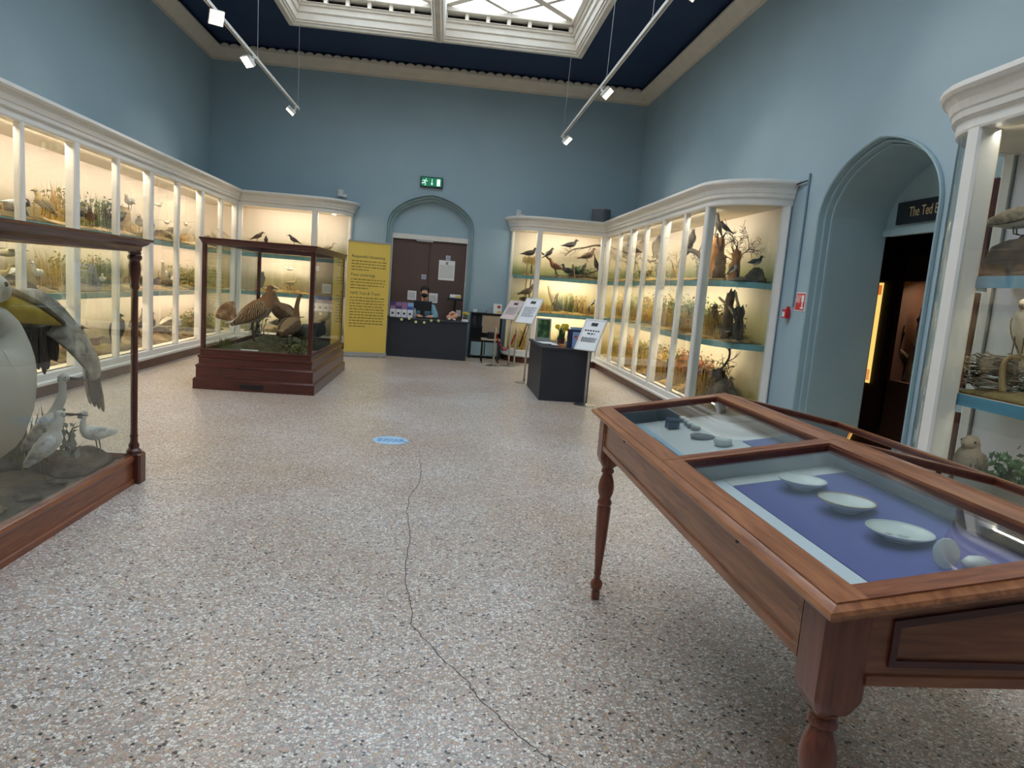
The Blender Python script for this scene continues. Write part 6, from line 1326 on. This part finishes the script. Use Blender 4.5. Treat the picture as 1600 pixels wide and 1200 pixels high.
tb = thing('tablet_stand', 'tablet showing a green picture on the side desk', 'tablet', (1.42, 10.0, Z2)); mb = MB(); mb.bbox(1.35, 1.57, 10.09, 10.13, Z2, Z2 + .34, .01); mb.build('housing', 'grey', tb)
mb = MB(); mb.box(1.375, 1.545, 10.085, 10.09, Z2 + .06, Z2 + .32); mb.build('screen', mottle('green_picture', [c(26, 30, 28), c(52, 88, 50), c(120, 150, 96)], .3, 12, 0), tb)
lh = thing('leaflet_holder', 'clear holder with dark and pale blue leaflets on the side desk', 'leaflet holder', (1.80, 9.28, Z2))
mb = MB(); mb.box(1.74, 1.90, 9.22, 9.24, Z2, Z2 + .22); mb.build('front_leaflet', lbl, lh); mb = MB(); mb.box(1.68, 1.88, 9.28, 9.31, Z2, Z2 + .25); mb.build('back_leaflet', paint('navy_print', c(44, 52, 84), .4), lh); mb = MB(); mb.box(1.72, 1.92, 9.33, 9.35, Z2, Z2 + .28); mb.build('tall_leaflet', paint('sky_print', c(150, 180, 214), .4), lh)
mb = MB()
for a_, b_ in ((1.78, .16), (1.825, .17), (1.81, .13)): mb.ell((a_, 9.218, Z2 + b_), (.02, .003, .018), 10, 5)
mb.build('leaflet_picture', paint('coral_print', c(200, 100, 80), .5), lh)

# ---------------------------------------------------------------- sign stands
def sign_stand(label, base, top, w, h, tilt, yaw, headline=None, sheetmat='paper', pole_r=.016, lines=14):
    """floor stand with a tilted poster frame; yaw turns the face"""
    T = thing('sign_stand', label, 'sign stand', (base[0], base[1], 0)); x, y = base
    mb = MB(); mb.lathe([(.15, 0), (.15, .008), (.03, .018), (pole_r, .025)], x, y, 0, 22); mb.build('base', 'steel', T, smooth='auto')
    mb = MB(); mb.tube([(x, y, .02), (x, y, top)], pole_r, 10); mb.build('pole', 'alu', T, smooth=True)
    cy_, sy_ = math.cos(yaw), math.sin(yaw); u = Vector((cy_, sy_, 0)); n = Vector((sy_, -cy_, 0)); v = (Vector((0, 0, 1)) * math.cos(tilt) - n * math.sin(tilt)); fn = (n * math.cos(tilt) + Vector((0, 0, 1)) * math.sin(tilt)); O = Vector((x, y, top))
    def pt(a, b, d): return O + u * a + v * b + fn * d
    def sl(a0, a1, b0, b1, d0, d1, nm, mat, par=T):
        m = MB(); m.add([pt(a0, b0, d0), pt(a1, b0, d0), pt(a1, b1, d0), pt(a0, b1, d0), pt(a0, b0, d1), pt(a1, b0, d1), pt(a1, b1, d1), pt(a0, b1, d1)], [(0, 3, 2, 1), (4, 5, 6, 7), (0, 1, 5, 4), (1, 2, 6, 5), (2, 3, 7, 6), (3, 0, 4, 7)]); return m.build(nm, mat, par)
    sl(-w / 2, w / 2, -h / 2, h / 2, .0, .008, 'poster', sheetmat)
    f = .018
    for a in ((-w / 2 - f, -w / 2, -h / 2 - f, h / 2 + f), (w / 2, w / 2 + f, -h / 2 - f, h / 2 + f), (-w / 2, w / 2, h / 2, h / 2 + f), (-w / 2, w / 2, -h / 2 - f, -h / 2)): sl(*a, -.004, .014, 'frame_bar', 'offwhite')
    sl(-.05, .05, h / 2 - .085, h / 2 - .035, .0082, .0088, 'logo', 'ink')
    m = MB(); rr = random.Random(int(x * 100)); k0 = 2 if headline else 0
    for k in range(lines):
        b = h / 2 - (.15 if not headline else .26) - k * (h - (.24 if not headline else .36)) / lines; a = -w / 2 + .03; e_ = w / 2 - .03 if k % 4 != 3 else w * .2
        while a < e_ - .01: L = rr.uniform(.015, .05); q = min(a + L, e_); m.add([pt(a, b - .004, .0085), pt(q, b - .004, .0085), pt(q, b + .004, .0085), pt(a, b + .004, .0085)], [(0, 1, 2, 3)]); a = q + .009
    o = m.build('printed_text', 'greyink', T); o['kind'] = 'stuff'
    if headline:
        m = MB()
        for b, wd in ((h / 2 - .155, .8), (h / 2 - .20, .4)):
            a = -w * wd / 2
            while a < w * wd / 2 - .01: L = rr.uniform(.02, .045); q = min(a + L, w * wd / 2); m.add([pt(a, b - .011, .0086), pt(q, b - .011, .0086), pt(q, b + .011, .0086), pt(a, b + .011, .0086)], [(0, 1, 2, 3)]); a = q + .012
        o = m.build('headline_text', 'ink', T); o['kind'] = 'stuff'
    return T
sign_stand('white sign stand with bold headline at the corner of the side desk', (1.93, 8.97), .935, .29, .43, R(30), R(-45), True, lines=12)
sign_stand('white sign stand behind the side desk with longest notice', (1.32, 10.80), 1.135, .30, .43, R(33), R(-45), lines=16)
sign_stand('pale pink sign stand nearest the rope barrier', (1.27, 13.05), 1.06, .30, .42, R(40), R(-45), sheetmat=paint('pink_paper', c(236, 216, 214), .6), lines=14)
# ---------------------------------------------------------------- rope barrier
for (x, y, lb_) in ((.965, 12.87, 'chrome barrier post beside the stacking chair'), (1.40, 13.30, 'chrome barrier post nearest the curved case')):
    T = thing('barrier_post', lb_, 'barrier post', (x, y, 0)); mb = MB(); mb.lathe([(.14, 0), (.14, .012), (.05, .03), (.018, .04), (.017, .64), (.026, .645), (.026, .675), (.012, .685)], x, y, 0, 20); mb.build('post', 'steel', T, smooth='auto')
    mb = MB(); mb.lathe([(.008, .685), (.02, .70), (.02, .715), (.004, .725)], x, y, 0, 12); mb.build('finial', 'steel', T, smooth=True)
mb = MB(); pts = [(.985, 12.89, .60)] + [(.985 + .40 * t, 12.89 + .39 * t, .60 - .30 * (1 - (2 * t - 1) ** 2)) for t in (.12, .25, .4, .5, .6, .75, .88)] + [(1.385, 13.28, .60)]
mb.tube(catmull(pts, 2), .016, 8); tag(mb.build('barrier_rope', 'redrope', org=(1.18, 13.08, .3), smooth=True), 'sagging red rope between the two chrome barrier posts', 'rope')
# ---------------------------------------------------------------- chair and magazine rack by the wall
Ch = thing('stacking_chair', 'beige stacking chair with thin metal legs beside the rope barrier', 'chair', (.92, 13.5, 0)); bm_ = paint('beige_ply', c(168, 148, 124), .5, .08, 8)
mb = MB(); mb.bbox(.74, 1.12, 13.30, 13.68, .44, .465, .015); mb.build('seat', bm_, Ch); mb = MB(); mb.loft([[(x, y, z) for x, y in ((.76, 13.66), (1.10, 13.66), (1.10, 13.68), (.76, 13.68))] for z in (.56, .90)], True, True); mb.build('backrest', bm_, Ch)
mb = MB(); mb.box(.88, .98, 13.685, 13.70, .40, .66); mb.build('back_bracket', 'black', Ch)
for x, y in ((.77, 13.33), (1.09, 13.33), (.77, 13.66), (1.09, 13.66)): mb = MB(); mb.tube([(x, y, 0), (x, y, .44)], .010, 8); mb.build('leg', 'black', Ch)
mb = MB(); mb.bbox(.86, 1.0, 13.40, 13.55, .466, .60, .02); tag(mb.build('black_bag', 'black', org=(.93, 13.47, .466)), 'small black bag on the stacking chair', 'bag')
Rk = thing('magazine_rack', 'low black magazine rack against the end wall', 'rack', (.86, 14.26, 0))
for z, nm in ((.36, 'shelf'), (.62, 'shelf'), (.90, 'top_shelf')): mb = MB(); mb.box(.56, 1.16, 14.12, 14.38, z, z + .03); mb.build(nm, 'black', Rk)
for x in (.545, 1.16): mb = MB(); mb.box(x, x + .02, 14.12, 14.39, 0, .93); mb.build('side_panel', 'black', Rk)
mb = MB(); mb.box(.56, 1.16, 14.38, 14.395, .05, .93); mb.build('back_panel', 'charcoal', Rk)
for k in range(6): mb = MB(); mb.box(.58 + .095 * k, .66 + .095 * k, 14.16, 14.17, .66, .88); mb.build('magazine', ['charcoal', 'black', 'greyink'][k % 3], Rk)
for k in range(2): mb = MB(); mb.box(.58 + .29 * k, .85 + .29 * k, 14.13, 14.15, .06, .34); mb.build('lower_door', 'trimblue', Rk)
ic = thing('picture_card', 'upright white card with red and yellow print on the magazine rack', 'card', (1.06, 14.2, .93)); mb = MB(); mb.box(.99, 1.16, 14.20, 14.215, .93, 1.13); mb.build('card', 'paper', ic); mb = MB(); mb.ell((1.10, 14.199, 1.07), (.035, .002, .03), 12, 6); mb.build('red_print', 'red', ic); mb = MB(); mb.box(1.07, 1.15, 14.198, 14.2, .94, .985); mb.build('yellow_print', 'yellow', ic)
mb = MB(); mb.bbox(.58, .66, 14.18, 14.26, .93, .99, .01); tag(mb.build('small_box', 'offwhite', org=(.62, 14.2, .93)), 'small white box at the desk end of the magazine rack', 'box')
mb = MB(); mb.bbox(.84, .95, 14.18, 14.28, .93, 1.0, .01); tag(mb.build('small_box', 'grey', org=(.9, 14.2, .93)), 'small grey box in the middle of the magazine rack', 'box')
# floor sticker
St = thing('floor_sticker', 'round pale blue sticker on the floor with printed text', 'sticker', (-.414, 6.27, 0)); n = 36
mb = MB(); mb.prism([(-.414 + .162 * math.cos(6.283 * k / n), 6.27 + .162 * math.sin(6.283 * k / n)) for k in range(n)], .0004, .0014); mb.build('disc', paint('sticker_blue', c(160, 198, 226), .5), St)
m = MB(); rr = random.Random(2)
for r_ in range(3):
    x = -.53
    while x < -.30: L = rr.uniform(.02, .05); m.box(x, x + L, 6.30 - .04 * r_, 6.318 - .04 * r_, .0014, .0018); x += L + .012
o = m.build('printed_text', paint('sticker_ink', c(70, 110, 160), .6), St); o['kind'] = 'stuff'
# ================================================================ wall fittings
Ex = thing('exit_sign', 'green running man emergency exit sign above the door arch', 'exit sign', (-.42, Y1, 3.42)); gmat = emit('exit_green', c(20, 120, 84), .35); wmat = emit('exit_white', c(225, 245, 235), .55)
ex0, ex1, ez0, ez1 = -.64, -.195, 3.33, 3.53; ye = Y1 - .07
mb = MB(); mb.bbox(ex0, ex1, ye, Y1 - .002, ez0, ez1, .01); mb.build('housing', 'black', Ex); mb = MB(); mb.box(ex0 + .02, ex1 - .02, ye - .004, ye, ez0 + .02, ez1 - .015); mb.build('panel', gmat, Ex)
yy = ye - .0055; zc = 3.43
mb = MB(); mb.tube([(-.535, yy, zc + .052), (-.52, yy, zc + .052)], .011, 8); mb.tube([(-.545, yy, zc + .03), (-.56, yy, zc - .015)], .012, 6); mb.tube([(-.56, yy, zc - .015), (-.535, yy, zc - .035), (-.545, yy, zc - .07)], .009, 6); mb.tube([(-.56, yy, zc - .015), (-.59, yy, zc - .03), (-.615, yy, zc - .025)], .009, 6); mb.tube([(-.545, yy, zc + .03), (-.515, yy, zc + .01), (-.50, yy, zc + .025)], .006, 6); mb.tube([(-.545, yy, zc + .03), (-.585, yy, zc + .03), (-.60, yy, zc + .005)], .006, 6); mb.build('running_man', wmat, Ex)
mb = MB(); mb.box(-.417, -.405, ye - .006, ye - .004, zc - .03, zc + .06); mb.prism([(-.437, zc - .025), (-.385, zc - .025), (-.411, zc - .06)], ye - .006, ye - .004, 'y'); mb.build('down_arrow', wmat, Ex)
mb = MB(); mb.box(-.315, -.25, ye - .006, ye - .004, zc - .065, zc + .065); mb.build('door_symbol', wmat, Ex)
sp = thing('loudspeaker', 'grey curved loudspeaker on top of the case in the corner', 'loudspeaker', (3.04, 14.15, 2.885)); n = 10
mb = MB(); arc = [(2.86 + .36 * k / n, 14.16 - .12 * math.sin(math.pi * k / n)) for k in range(n + 1)]; mb.prism(arc + [(3.22, 14.3), (2.86, 14.3)], 2.93, 3.18); mb.build('grille', mottle('speaker_mesh', [c(90, 94, 98), c(130, 134, 138)], .7, 120, .3), sp)
for z in (2.91, 3.18): mb = MB(); mb.prism(arc + [(3.22, 14.3), (2.86, 14.3)], z, z + .02); mb.build('cap', 'grey', sp)
mb = MB(); mb.box(2.98, 3.10, 14.2, 14.28, 2.886, 2.91); mb.build('foot', 'grey', sp)
def sensor(x, z, label):
    T = thing('wall_sensor', label, 'sensor', (x, Y1, z)); mb = MB(); mb.bbox(x - .05, x + .05, Y1 - .06, Y1 - .002, z, z + .13, .01); mb.build('body', 'offwhite', T); mb = MB(); mb.box(x + .045, x + .12, Y1 - .05, Y1 - .002, z - .01, z + .05); mb.build('junction_box', 'offwhite', T)
sensor(-2.19, 3.0, 'small white sensor on the wall above the seabird case end'); sensor(1.37, 2.92, 'small white sensor on the wall above the hawk case curved end')
# fire alarm point, fire sign, conduit and picture-light arm on the side wall
cp = thing('fire_call_point', 'red fire alarm call point on the blue wall by the archway', 'alarm', (X1, 7.46, 1.39)); mb = MB(); mb.bbox(X1 - .06, X1 - .002, 7.41, 7.50, 1.37, 1.47, .008); mb.build('housing', 'red', cp); mb = MB(); mb.box(X1 - .064, X1 - .06, 7.43, 7.48, 1.385, 1.44); mb.build('glass', 'paper', cp); mb = MB(); mb.box(X1 - .03, X1 - .002, 7.44, 7.47, 1.47, 1.50); mb.build('conduit_box', 'red', cp)
fs = thing('fire_action_sign', 'red fire action sign with white symbols by the archway', 'sign', (X1, 7.22, 1.45)); mb = MB(); mb.box(X1 - .006, X1 - .002, 7.12, 7.33, 1.46, 1.66); mb.build('plate', 'paper', fs); mb = MB(); mb.box(X1 - .008, X1 - .006, 7.13, 7.32, 1.47, 1.65); mb.build('red_field', 'red', fs)
mb = MB(); mb.box(X1 - .0095, X1 - .008, 7.15, 7.20, 1.56, 1.63); mb.box(X1 - .0095, X1 - .008, 7.165, 7.185, 1.50, 1.56); mb.box(X1 - .0095, X1 - .008, 7.14, 7.21, 1.485, 1.50); mb.build('bell_symbol', 'paper', fs)
mb = MB()
for k in range(3): mb.tube([(X1 - .009, 7.29 - .03 * k, 1.55), (X1 - .009, 7.30 - .03 * k, 1.585), (X1 - .009, 7.285 - .03 * k, 1.60), (X1 - .009, 7.295 - .03 * k, 1.63)], .004, 5)
mb.build('flame_symbol', 'paper', fs)
mb = MB(); mb.tube([(X1 - .012, 7.365, 1.50), (X1 - .012, 7.365, 2.2), (X1 - .012, 7.365, 2.93)], .012, 8); tag(mb.build('cable_conduit', paint('conduit_paint', c(120, 146, 160), .5), org=(X1, 7.365, 1.5)), 'thin painted conduit running up the wall beside the hawk case', 'conduit')
pa = thing('looped_cable', 'thin dark cable looping from conduit to the hawk case top', 'cable', (X1, 7.5, 2.8)); mb = MB(); mb.tube(catmull([(X1 - .012, 7.37, 2.86), (X1 - .03, 7.5, 2.85), (X1 - .05, 7.65, 2.83), (X1 - .06, 7.78, 2.80)], 3), .008, 6); mb.build('cable', 'black', pa); mb = MB(); mb.tube(catmull([(X1 - .012, 7.37, 2.84), (X1 - .03, 7.5, 2.83), (X1 - .05, 7.65, 2.80)], 3), .005, 6); mb.build('second_cable', 'alu', pa)
# gallery sign beyond the arch
gs = thing('gallery_sign', 'dark gallery name board with gold lettering inside the archway', 'sign', (XI, CYR, 2.5)); mb = MB(); mb.box(XI - .03, XI - .002, CYR - .645, CYR + .645, 2.395, 2.613); mb.build('board', paint('sign_black', c(22, 26, 36), .35), gs)
MT['gold'] = paint('gold_lettering', c(206, 190, 140), .5); text('The Ted E', .135, 'lettering', 'gold', gs, (XI - .031, 6.60, 2.462), (R(90), 0, R(-90)), sx=.72)
# lit displays in the dark gallery
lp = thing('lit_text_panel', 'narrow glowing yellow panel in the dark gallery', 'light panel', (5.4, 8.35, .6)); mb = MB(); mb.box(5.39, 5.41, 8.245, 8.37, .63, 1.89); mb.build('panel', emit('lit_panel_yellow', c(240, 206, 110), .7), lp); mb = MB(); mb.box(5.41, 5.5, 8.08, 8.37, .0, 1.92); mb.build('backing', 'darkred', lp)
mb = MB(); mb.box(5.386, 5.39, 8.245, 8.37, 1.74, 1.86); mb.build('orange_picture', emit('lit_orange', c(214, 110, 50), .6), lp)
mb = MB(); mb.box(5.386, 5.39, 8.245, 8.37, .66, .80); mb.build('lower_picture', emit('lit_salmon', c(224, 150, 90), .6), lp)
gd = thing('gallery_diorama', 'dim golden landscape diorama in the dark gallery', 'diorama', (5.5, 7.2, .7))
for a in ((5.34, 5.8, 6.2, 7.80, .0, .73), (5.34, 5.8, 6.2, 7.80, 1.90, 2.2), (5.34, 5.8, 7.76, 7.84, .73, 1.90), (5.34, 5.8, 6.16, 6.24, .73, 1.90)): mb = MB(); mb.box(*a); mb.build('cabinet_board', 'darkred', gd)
mb = MB(); mb.box(5.74, 5.78, 6.24, 7.76, .73, 1.90); mb.build('painted_backdrop', zramp('golden_field', [(0, c(90, 60, 30)), (.35, c(140, 96, 44)), (.62, c(196, 150, 70)), (.75, c(214, 176, 100)), (.8, c(206, 196, 150)), (1, c(210, 204, 170))], 1.9, 9, .2), gd)
mb = MB(); rr = random.Random(4); tree_mesh(mb, rr, Vector((5.58, 7.72, .75)), Vector((0, -.05, 1)), .9, .09, 2, .9, minr=.006); clampbox(mb, (5.4, 5.73, 6.3, 7.75))
for v in mb.v: v.z = min(v.z, 1.88)
mb.build('tree_silhouette', 'bark', gd)
area_light('diorama_lamp', (5.45, 7.0, 1.88), .1, 1.2, 14, (1, .84, .48), (0, R(-25), 0))

# ================================================================ lighting tracks hung from the skylight frame
LEDS = None
def track(x, y0, y1, z, label, heads, wires):
    T = thing('lighting_track', label, 'lighting track', (x, (y0 + y1) / 2, z))
    mb = MB(); mb.prism([(x - .02, z), (x - .02, z + .036), (x + .02, z + .036), (x + .02, z), (x + .009, z), (x + .009, z + .02), (x - .009, z + .02), (x - .009, z)], y0, y1, 'y'); mb.build('rail', 'offwhite', T)
    for (wy, wx) in wires: mb = MB(); mb.tube([(x, wy, z + .036), (wx, wy + .0, 5.53)], .004, 5); mb.build('suspension_wire', 'alu', T); mb = MB(); mb.tube([(x, wy, z + .03), (x, wy, z + .06)], .012, 8); mb.build('wire_grip', 'offwhite', T)
    for (hy, yaw, tilt, lb) in heads: spot(x, hy, z, yaw, tilt, lb)
def spot(x, y, z, yaw, tilt, label):
    """square LED spotlight clipped under the rail; yaw = aim direction, tilt from straight down"""
    S = thing('track_spotlight', label, 'spotlight', (x, y, z), 'track spotlights'); dn = Vector((math.cos(yaw) * math.sin(tilt), math.sin(yaw) * math.sin(tilt), -math.cos(tilt))); s = dn.orthogonal().normalized(); s = Vector((-math.sin(yaw), math.cos(yaw), 0)); t = dn.cross(s)
    mb = MB(); mb.bbox(x - .018, x + .018, y - .05, y + .05, z - .02, z + .004, .004); mb.build('track_adapter', 'offwhite', S); mb = MB(); p0 = Vector((x, y, z - .02)); p1 = p0 + Vector((0, 0, -.05)) + Vector((math.cos(yaw), math.sin(yaw), 0)) * .03
    mb.tube([p0, p0 + Vector((0, 0, -.03)), p1], [.016, .02, .02], 10); mb.build('joint', 'offwhite', S); C0 = p1 + dn * .015 + Vector((math.cos(yaw), math.sin(yaw), 0)) * .03; h = .075
    def q(a, b, d): return C0 + s * a + t * b + dn * d
    mb = MB(); mb.loft([[q(a * k, b * k, d) for a, b in ((-1, -1), (1, -1), (1, 1), (-1, 1))] for k, d in ((h * .9, -.03), (h, -.02), (h, .02))], True, True); mb.build('head', 'offwhite', S)
    for i in range(4):
        for j in range(4):
            a, b = (-.75 + .5 * i) * h, (-.75 + .5 * j) * h; e = h * .20; mb = MB(); mb.loft([[q(a + u * e, b + v * e, d) for u, v in ((-1, -1), (1, -1), (1, 1), (-1, 1))] for d in (.0205, .025)], True, True); mb.build('lens', 'led', S)
    l = bpy.data.lights.new('track_spot', 'SPOT'); l.energy = 26; l.color = (1, .88, .72); l.spot_size = R(95); l.spot_blend = .8; l.shadow_soft_size = .07; o = bpy.data.objects.new('track_spot', l); COL.objects.link(o); o.location = C0 + dn * .04; o.rotation_euler = dn.to_track_quat('-Z', 'Y').to_euler()
ZT = 4.17
track(-2.68, 4.0, 12.60, ZT, 'white lighting track hung above the seabird case side', [(12.35, R(200), R(40), 'track spotlight at the far end of the seabird side track'), (9.78, R(230), R(45), 'track spotlight midway along the seabird side track'), (8.28, R(-60), R(60), 'track spotlight highest in view on the seabird side track')], [(12.55, -2.70), (10.0, -2.70), (7.5, -2.7)])
track(1.87, 4.0, 12.66, ZT, 'white lighting track hung above the hawk case side', [(12.45, R(-30), R(45), 'track spotlight at the far end of the hawk side track'), (9.42, R(-30), R(48), 'track spotlight midway along the hawk side track'), (6.2, R(-40), R(55), 'track spotlight highest in view on the hawk side track')], [(12.58, 1.90), (9.2, 1.9), (7.2, 1.9)])
